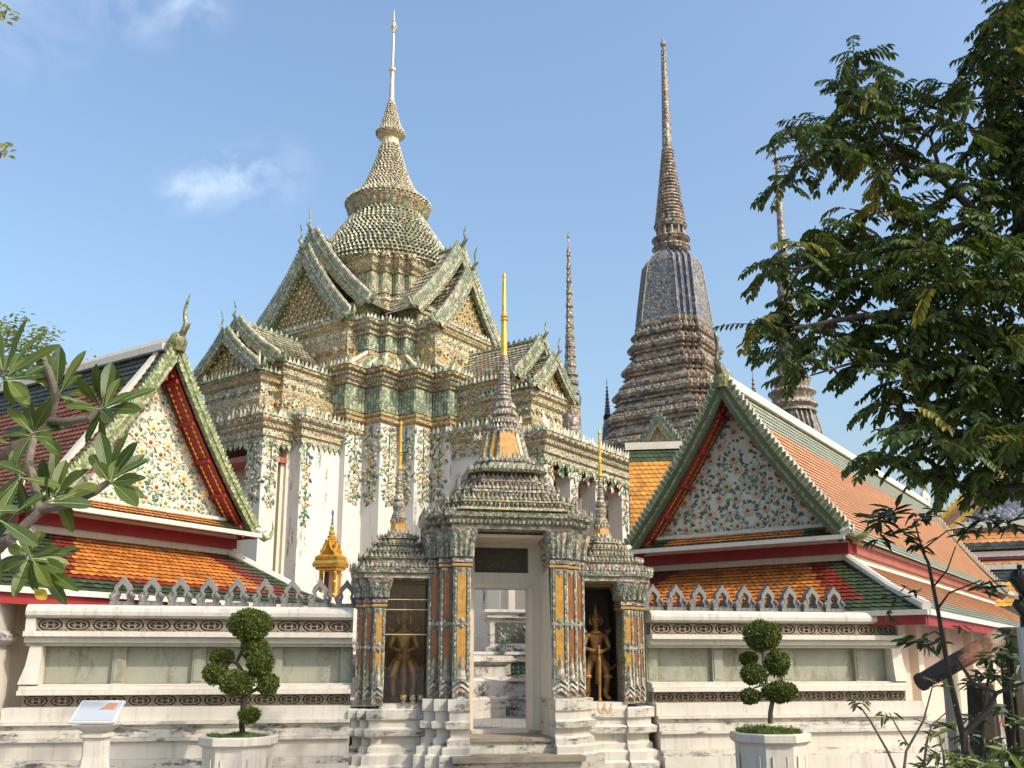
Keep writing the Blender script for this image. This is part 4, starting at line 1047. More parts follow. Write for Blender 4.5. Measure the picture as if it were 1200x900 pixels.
# spire
s = MB()
pf = [(2.36, 14.26), (2.38, 14.5), (2.22, 14.85), (2.02, 15.25), (1.80, 15.6), (1.55, 15.98), (1.33, 16.32), (1.20, 16.55), (1.22, 16.64), (1.36, 16.84), (1.42, 16.92), (1.44, 17.04), (1.36, 17.10), (1.20, 17.24), (.98, 17.5), (.82, 17.8), (.68, 18.15), (.56, 18.5), (.45, 18.85), (.36, 19.2), (.29, 19.45), (.27, 19.66), (.40, 19.74), (.50, 19.82), (.50, 19.90), (.42, 20.0), (.33, 20.2), (.24, 20.55), (.17, 20.85), (.13, 21.1), (.12, 21.16)]
def rad(z):
    for (r0, z0), (r1, z1) in zip(pf, pf[1:]):
        if z0 <= z <= z1: return r0+(r1-r0)*(z-z0)/max(z1-z0, 1e-6)
    return .12
SC_LO = [MO_GREEN, MO_CREAM, MO_WG, MO_GREEN]; SC_HI = [MO_CREAM, F_PET, MO_TEETH, MO_CREAM]
st = [(2.2, 14.2)]; sm = []
z = 14.3; row = 0
while z < 21.05:
    plainz = 16.52 < z < 16.98 or 19.40 < z < 19.74
    dz = .07 if plainz else .145 if z < 16.6 else .12 if z < 19.4 else .095
    r0, r1 = rad(z), rad(min(z+dz, 21.15))
    if plainz:
        st += [(r0, z), (r1, z+dz-.001)]; sm += [MO_YEL if z < 17 else F_PET]*2
    else:
        e = .045 if z < 17.2 else .03 if z < 19.4 else .02
        st += [(r0-e*.7, z), (r0+e*.6, z+.12*dz), (r0+e*.6, z+.34*dz), (r1-e*.4, z+.62*dz)]; sm += [MO_GREEN if z < 16.6 else MO_YEL, MO_GTEETH if z < 16.6 else MO_CREAM, (SC_LO if z < 16.6 else SC_HI)[row % 4], (SC_LO if z < 16.6 else SC_HI)[(row+1) % 4]]
        wd = .15 if z < 17.2 else .12 if z < 19.4 else .085
        cnt = max(9, round(2*math.pi*r0/wd))
        s.teeth(ngon(r0+e*.3, cnt, rnd.uniform(0, 6.28)), z+.02, dz*.82, wd, e*1.3, [MO_CREAM, MO_GTEETH, MO_CREAM, MO_TEETH, MO_GREEN] if z < 16.6 else [F_PET, MO_CREAM, MO_TEETH, MO_CREAM, MO_GTEETH], e*.6)
    z += dz; row += 1
s.lathe(st, sm+[MO_CREAM]*(len(st)-1-len(sm)), 28)
s.teeth(ngon(1.42, 52), 16.98, .13, .16, .05, [MO_TEETH, F_PET, MO_GREEN]); s.flute(ngon(1.20, 40), 16.54, 16.86, .18, .04, [MO_YEL, MO_TEAL, MO_CREAM], 0.01, .20)
s.flute(ngon(.31, 16), 19.42, 19.70, .1, .02, [F_PETL, F_PET], 0, -.02)
s.teeth(ngon(.50, 26), 19.86, .09, .12, .03, [F_PETL, MO_CREAM])
s.build('spire', hall)
s = MB()
s.lathe([(.10, 21.12), (.12, 21.2), (.10, 21.3), (.075, 22.3), (.07, 22.35), (.12, 22.42), (.13, 22.5), (.07, 22.58), (.05, 22.62), (.045, 23.6), (.035, 23.95), (.06, 23.98), (.03, 24.03), (.05, 24.1), (.09, 24.22), (.07, 24.36), (.03, 24.42), (.05, 24.48), (.02, 24.6), (.012, 24.9)], SILVG, 12)
for k in range(6):
    a = k*math.pi/3; s.tube([(.05*math.cos(a), .05*math.sin(a), 24.1), (.12*math.cos(a), .12*math.sin(a), 24.25), (.08*math.cos(a), .08*math.sin(a), 24.38)], [.02, .02, .004], SILVG, 4)
s.build('gilt_tip', hall)

def hall_gable(T0_, w, hw, zb, za, depth, back, big, pedc=True, ridge_slope=0.0, u0=0.0):
    """one gable of the hall in wing axes (u across, w outward, z)"""
    T = lambda p: T0_((p[0]+u0, p[1], p[2]))
    h = za-zb
    g_ = MB(); po = None
    TT = lambda p: T((p[0], w+p[1], zb+p[2]))
    n3 = Vector(T((0, 1, 0)))-Vector(T((0, 0, 0)))
    if pedc:
        p_ = MB()
        p_.prism([(-hw*.9, .02), (hw*.9, .02), (0, h*.93)], lambda q: T((q[0], w-.10, zb+q[1])), lambda q: T((q[0], w-.30, zb+q[1])), MO_PED)
        for sg in (-1, 1):
            for o0, o1, dy in ((.0, .085, .0), (.10, .155, -.03)):
                q = [(sg*hw*(.86-o1), .10), (sg*hw*(.86-o0), .10), (0, h*(.885-o0)), (0, h*(.885-o1))]
                if sg < 0: q = q[::-1]
                p_.prism(q, lambda a, dy=dy: T((a[0], w-.05+dy, zb+a[1])), lambda a: T((a[0], w-.12, zb+a[1])), MO_CREAM if o0 == 0 else MO_GREEN)
        sp_ = .215 if hw > 1.5 else .19
        rows = int(h/sp_*1.15)
        for r_ in range(rows):
            z = .14+r_*sp_*.86; half = hw*.72*(1-z/(h*.80))
            if half < .04: break
            cnt = max(1, int(2*half/sp_))
            for k in range(cnt):
                x = 0 if cnt == 1 else -half+sp_*.3+(2*half-sp_*.6)*k/(cnt-1)
                c0 = T((x, w-.095, zb+z)); u3 = Vector(T((1, 0, 0)))-Vector(T((0, 0, 0)))
                p_.flower(c0, n3, u3, sp_*.40, MO_GTEETH if (r_+k) % 3 else F_LEAF, F_YEL, 6, .55)
                p_.leaf(Vector(c0)+u3*sp_*.42, n3, (0, 0, 1), sp_*.5, sp_*.3, F_LEAF2); p_.leaf(Vector(c0)-u3*sp_*.3, n3, (0, 0, -1), sp_*.5, sp_*.3, F_PETL)
        p_.box if False else None
        po = p_.build('pediment', hall)
    for sg in (-1, 1):
        bargeboard(g_, TT, hw, h, h*.075, .27 if big else .21, .14, [MO_GREEN, MO_CREAM, MO_GREEN], (.25 if big else .19, int(hw*2.2/.135) if big else int(hw*2.2/.12)), MO_GTEETH, MO_TEETH, sg, .24)
        g_.teeth([T((sg*hw*(1-q/8)*(1), w+.12, 0))[:2] for q in range(2)], zb+.05, .3, .12, .05, [MO_GTEETH], 0, False) if False else None
    go = g_.build('gable', hall)
    if po: po.parent = go
    f_ = MB(); chofa(lambda p: T((p[0], w+.05+p[1], za-.06+p[2])), .80 if big else .62, MO_GTEETH, f_); f_.build('finial', go)
    # roof slopes
    r_ = MB(); C = barge_curve(hw, h, h*.075, 10)
    for sg in (-1, 1):
        rows = 8; cols = max(3, int((w-back)/.15))
        def f2(a, t1, sg=sg):
            i = min(int(t1*10), 9); fr = min(t1*10-i, 1.25); q = Vector(C[i]).lerp(Vector(C[i+1]), fr)
            return T((sg*q.x, w-.06-(w-.06-back)*a, zb+q.y-.06))
        tiles(r_, f2, cols, 15, lambda a, t1, i, j: (MO_TILE, MO_TILE, MO_CREAM, MO_TILE, MO_GTEETH)[(i*2+j) % 5], .035, .6, MO_CREAM)
    r_.tube([T((0, w-.05, za+.0)), T((0, back, za-ridge_slope))], .06, MO_GREEN, 6)
    cnt = int((w-back)/.2)
    for k in range(cnt):
        a = T((0, w-.1-k*.2, za+.03)); b_ = T((0, w-.24-k*.2, za+.03))
        r_.tooth(a, b_, Vector(T((1, 0, 0)))-Vector(T((0, 0, 0))), .13, .03, MO_GTEETH)
    r_.build('roof', hall)
def poly_T(T, pts):
    q = [T((a, b_, 0))[:2] for a, b_ in pts]
    ar = sum(q[i][0]*q[(i+1) % len(q)][1]-q[(i+1) % len(q)][0]*q[i][1] for i in range(len(q)))
    return q if ar > 0 else q[::-1]
def box_T(mb, T, u0, u1, w0, w1, z0, z1, m): mb.sweep(poly_T(T, rect(u0, u1, w0, w1)), [(0, z0), (0, z1)], m)
CPROF = lambda z, h: [(0, z), (.03, z+.02), (.03, z+.16*h), (.09, z+.20*h), (.09, z+.38*h), (.16, z+.44*h), (.16, z+.54*h), (.25, z+.62*h), (.27, z+.80*h), (.12, z+.86*h)]
CM = [MO_CREAM, MO_WG, MO_CREAM, MO_CREAM, MO_YEL, MO_CREAM, MO_CREAM, MO_WG, MO_GREEN]
def wing_cornice(mb, P, z, h=1.0):
    cornice(mb, P, CPROF(z, h), CM, [(.26, z+.74*h, .24, .16, .05, [MO_TEETH, MO_GTEETH, MO_TEETH]), (.17, z+.52*h, -.07, .13, .03, [MO_TEETH]), (.04, z+.05*h, -.18, .2, .04, [MO_WG, MO_GTEETH]), (.26, z+.66*h, -.06, .15, .04, [F_PET, F_CEN])])
def column_relief(mb, T, u, w, n, uu, wid, z, h): floral_drop(mb, T((u, w, z)), n, uu, wid, h)

TL = lambda p: (p[0], -p[1], p[2])            # wing facing the left chapel
TR = lambda p: (p[1], p[0], p[2])             # wing facing right
TB = lambda p: (-p[0], p[1], p[2])            # rear wing
TF = lambda p: (-p[1], -p[0], p[2])           # far left wing
def V3(T, d): return Vector(T(d))-Vector(T((0, 0, 0)))

# --- left wing
a = MB()
a.sweep(poly_T(TL, rect(-1.75, 1.75, 1.5, 5.0)), [(0.1, FL), (.1, 2.3), (0, 2.4), (0, 7.6)], WHALL)
a.box(-1.2, 1.2, -5.2, -4.9, 2.0, 7.0, CREAMP)
a.build('wing_wall', hall)
a = MB()
for sg in (-1, 1):
    box_T(a, TL, min(sg*.75, sg*1.37), max(sg*.75, sg*1.37), 5.45, 6.0, FL, 7.5, WHITE)
box_T(a, TL, .80, 1.30, 5.0, 5.10, FL, 7.5, WHITE)
box_T(a, TL, -1.30, 1.30, 5.02, 5.95, 6.95, 7.1, REDG)
box_T(a, TL, .2, .55, 5.02, 5.05, FL+1.5, 5.2, BARKD)
a.build('porch_column', hall)
n = V3(TL, (0, 1, 0)); uu = V3(TL, (1, 0, 0))
def fdrop(*q):
    a = MB(); floral_drop(a, *q); a.build('floral_relief', hall)
for u_ in (-1.06, 1.06): fdrop(TL((u_, 6.0, 7.45)), n, uu, .62, 1.7)
fdrop(TL((1.37, 5.72, 7.45)), uu, -n, .5, 1.7)
fdrop(TL((1.75, 4.8, 7.5)), uu, -n, .34, 2.2)
a = MB(); wing_cornice(a, poly_T(TL, rect(-1.75, 1.75, 1.5, 5.0)), 7.5, .95); wing_cornice(a, poly_T(TL, rect(-1.37, 1.37, 5.05, 6.0)), 7.38, .95); a.build('cornice', hall)
a = MB()
a.sweep(poly_T(TL, rect(-1.3, 1.12, 4.5, 5.98)), [(.12, 8.1), (.12, 8.6), (.04, 8.7), (0, 8.72), (0, 9.1), (.1, 9.15), (.12, 9.27), (.2, 9.31), (.22, 9.42)], [MO_OR, MO_YEL, MO_CREAM, MO_CREAM, MO_CREAM, MO_YEL, MO_CREAM, MO_GREEN])
a.studs(poly_T(TL, rect(-1.32, 1.14, 4.5, 6.0)), 8.9, .11, .25, [MO_TEETH, MO_GTEETH], F_YEL); a.studs(poly_T(TL, rect(-1.42, 1.24, 4.5, 6.10)), 8.36, .12, .28, [MO_GTEETH, F_PET], F_CEN); a.studs(poly_T(TL, rect(-1.72, 1.37, 1.5, 5.42)), 9.16, .11, .26, [MO_TEETH, MO_GTEETH], F_YEL); a.studs(poly_T(TL, rect(-1.82, 1.48, 1.5, 5.52)), 8.55, .14, .32, [MO_GTEETH, F_PET], F_CEN)
a.sweep(poly_T(TL, rect(-1.7, 1.35, 1.5, 5.4)), [(.12, 8.2), (.12, 8.9), (.0, 9.0), (0, 9.32), (.1, 9.42), (.12, 9.56), (.2, 9.62), (.22, 9.74)], [MO_OR, MO_YEL, MO_CREAM, MO_WG, MO_CREAM, MO_YEL, MO_CREAM])
a.teeth(poly_T(TL, rect(-1.52, 1.34, 4.3, 6.2)), 9.36, .2, .15, .05, [MO_GTEETH, MO_TEETH]); a.teeth(poly_T(TL, rect(-1.92, 1.57, 1.5, 5.62)), 9.70, .2, .15, .05, [MO_TEETH, MO_GTEETH])
for sg in (-1, 1):   # corner flame ornaments
    for k in range(3):
        p = TL((sg*(1.25-.1*k), 6.18, 0)); a.tooth((p[0]-.07, p[1], 9.4), (p[0]+.07, p[1], 9.4), (0, -1, 0), .55-.12*k, .06, IVORY)
        p = TL((sg*(1.25-.1*k), 5.95, 0)); a.tooth((p[0]-.07, p[1], 8.2), (p[0]+.07, p[1], 8.2), (0, -1, 0), .6-.12*k, .06, MO_GTEETH)
a.build('attic', hall)
hall_gable(TL, 6.25, 1.46, 9.42, 10.68, .3, 5.2, False, True, 0, -.12)
hall_gable(TL, 5.72, 1.82, 9.74, 11.2, .3, 1.9, False, True, .1, -.28)
# --- right wing
a = MB()
a.sweep(poly_T(TR, rect(-1.15, 1.15, 1.5, 6.6)), [(0.1, FL), (.1, 2.3), (0, 2.4), (0, 7.6)], WHALL)
box_T(a, TR, -2.0, 2.4, 5.9, 6.15, FL, 7.0, WHITE)
a.build('wing_wall', hall)
a = MB()
cols = [(-1.98, .44), (-.72, .40), (.62, .40), (2.18, .44)]
for u_, wd in cols: box_T(a, TR, u_-wd/2, u_+wd/2, 7.35, 7.8, FL, 6.9, WHITE)
box_T(a, TR, -2.2, -1.8, 6.0, 6.4, FL, 6.9, WHITE)
for u_ in (-.1, 1.2): box_T(a, TR, u_-.22, u_+.22, 6.16, 6.3, FL, 6.9, CREAMP)
box_T(a, TR, -2.1, 2.35, 6.2, 7.7, 6.55, 6.62, REDG)
box_T(a, TR, -2.2, 2.4, 5.9, 7.8, FL, 2.1, WSTAIN)
a.build('porch_column', hall)
n = V3(TR, (0, 1, 0)); uu = V3(TR, (1, 0, 0))
for u_, wd in cols: fdrop(TR((u_, 7.8, 6.85)), n, uu, wd*.85, 1.35)
fdrop(TR((-2.2, 7.58, 6.85)), -uu, n, .4, 1.6)
fdrop(TR((-1.15, 6.2, 7.5)), -uu, n, .5, 1.6)
for k in range(9):
    u_ = -1.9+k*.47; fdrop(TR((u_, 7.81, 6.84)), n, uu, .30, .34)
a = MB(); wing_cornice(a, poly_T(TR, rect(-1.15, 1.15, 1.5, 6.0)), 7.5, .95); wing_cornice(a, poly_T(TR, rect(-2.2, 2.4, 5.95, 7.8)), 6.78, .95); a.build('cornice', hall)
a = MB()
a.sweep(poly_T(TR, rect(-2.0, 2.2, 5.9, 7.6)), [(.1, 7.5), (-.5, 7.95), (-.6, 8.0)], [MO_OR, MO_PED])
a.sweep(poly_T(TR, rect(-.86, .80, 5.0, 6.5)), [(.1, 7.9), (.1, 8.35), (.0, 8.45), (0, 8.8), (.1, 8.88), (.12, 9.02), (.2, 9.08), (.22, 9.24)], [MO_OR, MO_YEL, MO_CREAM, MO_WG, MO_CREAM, MO_YEL, MO_CREAM])
a.sweep(poly_T(TR, rect(-.95, 1.3, 1.5, 5.95)), [(.12, 8.2), (.12, 8.85), (.0, 8.95), (0, 9.25), (.1, 9.35), (.12, 9.47), (.2, 9.53), (.22, 9.64)], [MO_OR, MO_YEL, MO_CREAM, MO_WG, MO_CREAM, MO_YEL, MO_CREAM])
a.studs(poly_T(TR, rect(-.88, .82, 5.0, 6.52)), 8.62, .11, .25, [MO_TEETH, MO_GTEETH], F_YEL); a.studs(poly_T(TR, rect(-.97, 1.32, 1.5, 5.97)), 9.1, .11, .26, [MO_TEETH, MO_GTEETH], F_YEL); a.studs(poly_T(TR, rect(-1.08, 1.43, 1.5, 6.08)), 8.5, .14, .32, [MO_GTEETH, F_PET], F_CEN)
a.teeth(poly_T(TR, rect(-1.08, 1.02, 4.9, 6.72)), 9.18, .2, .15, .05, [MO_TEETH, MO_GTEETH]); a.teeth(poly_T(TR, rect(-1.17, 1.52, 1.5, 6.17)), 9.6, .2, .15, .05, [MO_TEETH, MO_GTEETH])
for k in range(3):
    for (uu_, ww) in ((-1.02, 6.65), (-2.2, 7.8)):
        p = TR((uu_+.1*k, ww, 0)); a.tooth((p[0]-.07, p[1], 9.0 if ww < 7 else 7.6), (p[0]+.07, p[1], 9.0 if ww < 7 else 7.6), (0, -1, 0), .5-.1*k, .06, IVORY)
a.build('attic', hall)
hall_gable(TR, 6.75, 1.08, 9.25, 10.34, .3, 5.4, False, True, 0, -.03)
hall_gable(TR, 6.15, 1.38, 9.64, 11.1, .3, 1.9, False, True, .1, .2)
# --- upper gables on all four sides
for T, w1, hw1, zb1, za1, u1, w2, hw2, zb2, za2, u2 in ((TL, 3.3, 2.0, 11.72, 14.36, -.36, 2.85, 2.5, 12.25, 15.12, -.5), (TR, 3.6, 1.6, 11.6, 13.84, 0, 3.1, 2.15, 12.1, 14.8, .08), (TB, 3.3, 2.0, 11.72, 14.36, .36, 2.85, 2.5, 12.25, 15.12, .5), (TF, 3.6, 1.6, 11.6, 13.84, 0, 3.1, 2.15, 12.1, 14.8, 0)):
    a = MB()
    a.sweep(poly_T(T, rect(u1-hw1*.93, u1+hw1*.93, .8, w1-.12)), [(.05, 10.3), (.05, 11.0), (0, 11.02), (0, 11.42), (.08, 11.46), (.08, 11.58), (.16, 11.62), (.18, 11.76), (.05, 11.8)], [MO_YEL, MO_CREAM, MO_WG, MO_CREAM, MO_YEL, MO_CREAM, MO_CREAM, MO_GREEN])
    a.teeth(poly_T(T, rect(u1-hw1*.93-.17, u1+hw1*.93+.17, .8, w1+.05)), 11.72, .16, .15, .05, [MO_GTEETH, MO_TEETH]); a.teeth(poly_T(T, rect(u1-hw1*.93-.1, u1+hw1*.93+.1, .8, w1-.02)), 11.57, -.08, .13, .03, [MO_TEETH, F_YEL])
    a.studs(poly_T(T, rect(u1-hw1*.93, u1+hw1*.93, .8, w1-.12)), 11.24, .12, .27, [MO_TEETH, F_PET], F_YEL); a.studs(poly_T(T, rect(u1-hw1*.93-.05, u1+hw1*.93+.05, .8, w1-.07)), 10.75, .15, .33, [MO_GTEETH, F_PET, MO_GREEN], F_CEN)
    a.build('attic', hall)
    a = MB(); a.sweep(poly_T(T, rect(u2-hw2*.84, u2+hw2*.84, .8, w2-.14)), [(0, 11.6), (0, 12.0), (.06, 12.05), (.06, 12.14), (.12, 12.2), (.12, 12.32), (-.25, 12.62)], [MO_CREAM, MO_YEL, MO_CREAM, MO_GREEN, MO_CREAM, MO_GREEN]); a.build('attic', hall)
    hall_gable(T, w1, hw1, zb1, za1, .3, 1.0, True, True, 0, u1)
    hall_gable(T, w2, hw2, zb2, za2, .3, .8, True, False, 0, u2)
# base terrace of the hall
a = MB()
a.sweep(rect(-8.2, 9.4, -8.6, 8), [(.2, FL-.3), (.2, .95), (.1, 1.0), (.1, 1.3), (.0, 1.36), (0, 1.6), (.12, 1.66), (.12, 1.78)], [WSTAIN, WSTAIN, WSOOT, WSTAIN, WSOOT, WSTAIN, WSTAIN])
a.build('terrace', hall)

# ================================================================== gilded pavilion beside the hall
gp = at(388, 650, 21.5)
gs = thing('golden_shrine', 'small golden shrine with flared roof and crown spire in front of the hall wall', 'shrine', (gp.x, gp.y, 1.24), -18)
gs.scale = (.68, .68, .72)
a = MB()
for sx in (-1, 1): 
    a.box(sx*.24-.05, sx*.24+.05, -.22, -.12, 1.9, 3.45, GOLD); a.box(sx*.24-.05, sx*.24+.05, .12, .22, 1.9, 3.45, GOLD)
    for z in (2.6, 3.0, 3.3): a.lathe([(.06, z), (.085, z+.04), (.06, z+.08)], GOLD, 6, (sx*.24, -.17))
a.build('column', gs)
a = MB(); a.box(-.20, .20, -.05, .12, 1.9, 3.45, PINK); a.box(-.19, -.02, -.07, -.052, 1.95, 3.35, plain('dark red door leaf', (.12, .03, .02), .6)); a.build('door', gs)
a = MB(); a.sweep(rect(-.5, .5, -.4, .4), [(.15, -.95), (.15, .9), (.05, 1.0), (.05, 1.6), (0, 1.7), (0, 1.92)], [WSTAIN, WSTAIN, WHITE, WHITE, WHITE]); a.build('plinth', gs)
a = MB(); a.sweep(rect(-.36, .36, -.28, .28), [(-.02, 3.40), (.04, 3.44), (.03, 3.50), (.10, 3.54), (.12, 3.60), (.08, 3.70), (.05, 3.72), (.06, 3.76), (.05, 3.84), (-.06, 3.92), (-.10, 3.96)], GOLD)
a.teeth(offset(rect(-.36, .36, -.28, .28), .10), 3.56, -.08, .07, .03, [GOLDD]); a.build('roof', gs)
a = MB()
for k in range(4):
    a.T = lambda p, k=k: (p[0]*math.cos(k*math.pi/2)-(p[1]-.22)*math.sin(k*math.pi/2), p[0]*math.sin(k*math.pi/2)+(p[1]-.22)*math.cos(k*math.pi/2), p[2])
    a.prism([(-.24, 3.93), (.24, 3.93), (.05, 4.30), (0, 4.42), (-.05, 4.30)], lambda q: (q[0], -.02, q[1]), lambda q: (q[0], .03, q[1]), GOLD)
    for sx in (-1, 1): a.tube([(sx*.06, -.03, 4.25), (sx*.16, -.03, 4.05), (sx*.26, -.03, 3.97), (sx*.28, -.03, 4.10)], [.03, .035, .03, .006], GOLD, 5)
a.T = None
a.lathe([(.16, 4.2), (.18, 4.34), (.12, 4.36), (.15, 4.42), (.15, 4.5), (.08, 4.54), (.11, 4.6), (.10, 4.66), (.06, 4.7), (.07, 4.8), (.04, 4.86)], GOLD, 8)
a.build('crown', gs)
a = MB(); a.lathe([(.04, 4.86), (.05, 4.92), (.03, 4.98), (.04, 5.06), (.025, 5.1), (.05, 5.28), (.02, 5.36)], plain('blue grey glass tip', (.16, .15, .22), .35), 8); a.build('tip', gs)
for ob in list(gs.children): pass

# ================================================================== balustrade and urn seen through the door
def balustrade(x0, x1, yloc):
    b_ = thing('balustrade', 'stained white balustrade with green lattice panels seen through the gate doorway', 'balustrade', gw(0, 0), GR)
    a = MB()
    for fy, z0, z1, mm in ((-.35, FL-.05, .82, WSOOT), (-.25, .822, .93, WSOOT), (-.3, .932, .98, WSTAIN), (-.18, .982, 1.06, WSOOT), (-.1, 1.062, 1.27, WSOOT), (-.16, 1.272, 1.33, WSTAIN)):
        a.box(x0, x1, yloc+fy, yloc+.4, z0, z1, mm)
    a.build('base', b_)
    a = MB(); a.box(x0, x1, yloc-.08, yloc+.28, 1.80, 1.86, WHITE); a.box(x0, x1, yloc-.02, yloc+.22, 1.66, 1.797, WSTAIN); a.box(x0, x1, yloc-.02, yloc+.22, 1.332, 1.40, WSTAIN); a.build('rail', b_)
    x = x0
    pan = .78; k = 0
    while x < x1-.3:
        a = MB(); a.box(x, x+.46, yloc-.03, yloc+.24, 1.402, 1.658, WSTAIN); a.build('post', b_)
        a = MB(); px0, px1 = x+.462, min(x+.46+pan, x1)
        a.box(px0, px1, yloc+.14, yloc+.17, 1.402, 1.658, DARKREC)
        nx = 7
        for i in range(nx):
            for j in range(3):
                cx_, cz_ = px0+(i+.5)*(px1-px0)/nx, 1.402+(j+.5)*.256/3
                a.flower((cx_, yloc+.06, cz_), (0, -1, 0), (1, 0, 0), .055, F_LEAF, F_LEAF2, 4, .4)
                a.tube([(cx_-.05, yloc+.08, cz_-.04), (cx_+.05, yloc+.08, cz_+.04)], .012, F_LEAF2, 4); a.tube([(cx_-.05, yloc+.08, cz_+.04), (cx_+.05, yloc+.08, cz_-.04)], .012, F_LEAF2, 4)
        a.build('lattice_panel', b_)
        x += .46+pan; k += 1
balustrade(.67-1.24*4, 4.0, 6.0)
p_ = gw(.95, 5.85, 1.865)
a = MB()
a.lathe([(.09, 0), (.09, .05), (.07, .06)], STONE, 8)
a.tube([(0, 0, .06), (0, .01, .14), (0, -.02, .22)], [.075, .07, .055], F_LEAF, 7); a.tube([(0, -.02, .24), (0, -.05, .30)], [.06, .05], F_LEAF2, 7)
for sx in (-1, 1): a.tube([(sx*.045, -.03, .17), (sx*.05, -.06, .04)], [.025, .025], F_LEAF, 5); a.tube([(sx*.04, -.02, .33), (sx*.05, -.02, .37)], [.02, .006], F_LEAF2, 4)
o = a.build('lion_figurine'); o.location = p_; o.rotation_euler = (0, 0, R(GR)); tag(o, 'small green glazed lion figurine sitting on the balustrade behind the doorway', 'figurine')
us = thing('pedestal', 'white stained pedestal with dark carved panel behind the balustrade', 'pedestal', gw(1.40, 7.6), GR)
a = MB(); a.sweep(rect(-.5, .5, -.3, .3), [(.1, FL-.05), (.1, 1.95), (0, 2.0), (0, 2.55), (.08, 2.6), (.08, 2.68), (.14, 2.72), (.14, 2.78)], [WSOOT, WSOOT, WSTAIN, WSTAIN, WSTAIN, WHITE, WHITE]); a.build('body', us)
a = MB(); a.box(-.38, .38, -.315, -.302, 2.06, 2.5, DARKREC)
for k in range(24): a.leaf((-.34+.03*k, -.316, 2.10+.36*((k*7) % 10)/10), (0, -1, 0), (math.cos(k), 0, math.sin(k)), .1, .06, F_LEAF if k % 2 else STONEW)
a.build('carved_panel', us)

# ================================================================== chedis
def chedi_teeth(mb, P, prof, mats, w_, h, tm, every=2):
    mb.sweep(P, prof, mats)
    for i, (o_, z) in enumerate(prof[1:-1], 1):
        if prof[i][0] > prof[i-1][0]+.02 or i % every == 0: mb.teeth(offset(P, o_), z-.02, h, w_, .08, tm, .03)
t_ = thing('chedi', 'huge brown tiered chedi with blue bell and ringed needle spire right of the hall', 'chedi', (10.95, 60, 0), -35, 'mosaic chedis behind the hall')
Pb = redent(1.72, 1.72, .29, .29, 3)
a = MB()
rolls = [(22.85, .72), (21.95, .92), (20.35, 1.25), (18.55, 1.72), (16.9, 2.12), (15.2, 2.5), (13.2, 3.0), (11, 3.6)]
pts = [(.30, 23.75), (.50, 23.6), (.56, 23.45), (.40, 23.3)]; bands = [CH_BLUE, CH_BR, CH_GREY]
for k, (zk, ok) in enumerate(rolls):
    pts += [(ok-.22, zk+.34), (ok-.02, zk+.24), (ok+.06, zk+.04), (ok+.0, zk-.16), (ok-.18, zk-.26), (ok-.16, zk-.34), (ok-.06, zk-.38), (ok-.06, zk-.48), (ok-.2, zk-.54)]
    bands += [CH_BR, CH_GREY, CH_BR, CH_BR, CH_BR, CH_COB if k % 2 else CH_BR, CH_GREY, CH_BR, CH_BR]
    if k < len(rolls)-1:
        zn, on = rolls[k+1]; g_ = zk-.54-(zn+.34)
        if g_ > .5: pts += [(on-.42, zk-.54-g_*.35), (on-.30, zk-.54-g_*.5), (on-.30, zk-.54-g_*.7), (on-.40, zk-.54-g_*.85)]; bands += [CH_BR, CH_GREY, CH_BR, CH_BR]
pts.append((4.2, 0)); bands.append(CH_BR)
bands = (bands + [CH_BR]*len(pts))[:len(pts)-1]
a.sweep(Pb, pts[::-1], bands[::-1])
for k, (zk, ok) in enumerate(rolls[:6]):
    a.studs(offset(Pb, ok+.04), zk+.04, .11, .52, [CH_GREY, CH_PALE], CH_BR, .6)
    a.teeth(offset(Pb, ok-.04), zk+.22, .14, .3, .06, [CH_GREY, CH_BR, CH_BR], .02)
    a.teeth(offset(Pb, ok-.05), zk-.40, -.12, .3, .06, [CH_BR, CH_GREY], .02)
a.build('base', t_)
Pbell = redent(1.72, 1.72, .29, .29, 3)
a = MB()
bell = [(.52, 23.3), (.54, 23.6), (.47, 23.8), (.43, 24.2), (.36, 25.0), (.28, 25.8), (.20, 26.6), (.12, 27.4), (.05, 28.0), (-.16, 28.45), (-.50, 28.85), (-.68, 29.1)]
a.sweep(Pbell, bell, [CH_BR, CH_GREY] + [CH_BLUE]*9)
N = len(Pbell)
for i in range(N):
    L = (Vector(Pbell[i])-Vector(Pbell[(i+1) % N])).length
    pl_ = [offset(Pbell, o_+.01)[i] for o_, z in bell[2:]]
    a.tube([(q[0], q[1], z) for q, (o_, z) in zip(pl_, bell[2:])], .05, CH_PALE if i % 2 == 0 else CH_COB, 5)
    if L < .5:
        for (o0, z0), (o1, z1) in zip(bell[2:10], bell[3:11]):
            A, B_ = offset(Pbell, o0+.012), offset(Pbell, o1+.012)
            a.poly([(*A[i], z0), (*A[(i+1) % N], z0), (*B_[(i+1) % N], z1), (*B_[i], z1)], CH_COB)
rr = random.Random(9)
for i in range(N):
    A0 = Vector(offset(Pbell, .44)[i]); A1 = Vector(offset(Pbell, .44)[(i+1) % N]); L = (A1-A0).length
    if L < 1: continue
    e = (A1-A0)/L; n = Vector((e.y, -e.x, .18)); mid = (A0+A1)/2
    for k in range(40):
        z = rr.uniform(24.0, 28.0); f_ = (z-23.8)/4.2; o_ = .45-.42*f_
        half = L/2*(1-.25*f_)
        p = mid+Vector((e.y, -e.x))*(o_-.44)+e*rr.uniform(-.85, .85)*half
        a.flower((p.x, p.y, z), n, (0, 0, 1), rr.uniform(.08, .13), CH_GREY, F_PET, 6, .4)
a.build('bell', t_)
a = MB()
sp_ = [(1.05, 29.0), (1.2, 29.15), (1.28, 29.4), (1.0, 29.55), (.95, 29.7), (1.2, 29.85), (1.28, 30.05), (1.05, 30.2), (.72, 30.25), (.70, 30.75), (1.05, 30.85), (1.1, 31.1), (1.0, 31.25)]
nr_ = 22
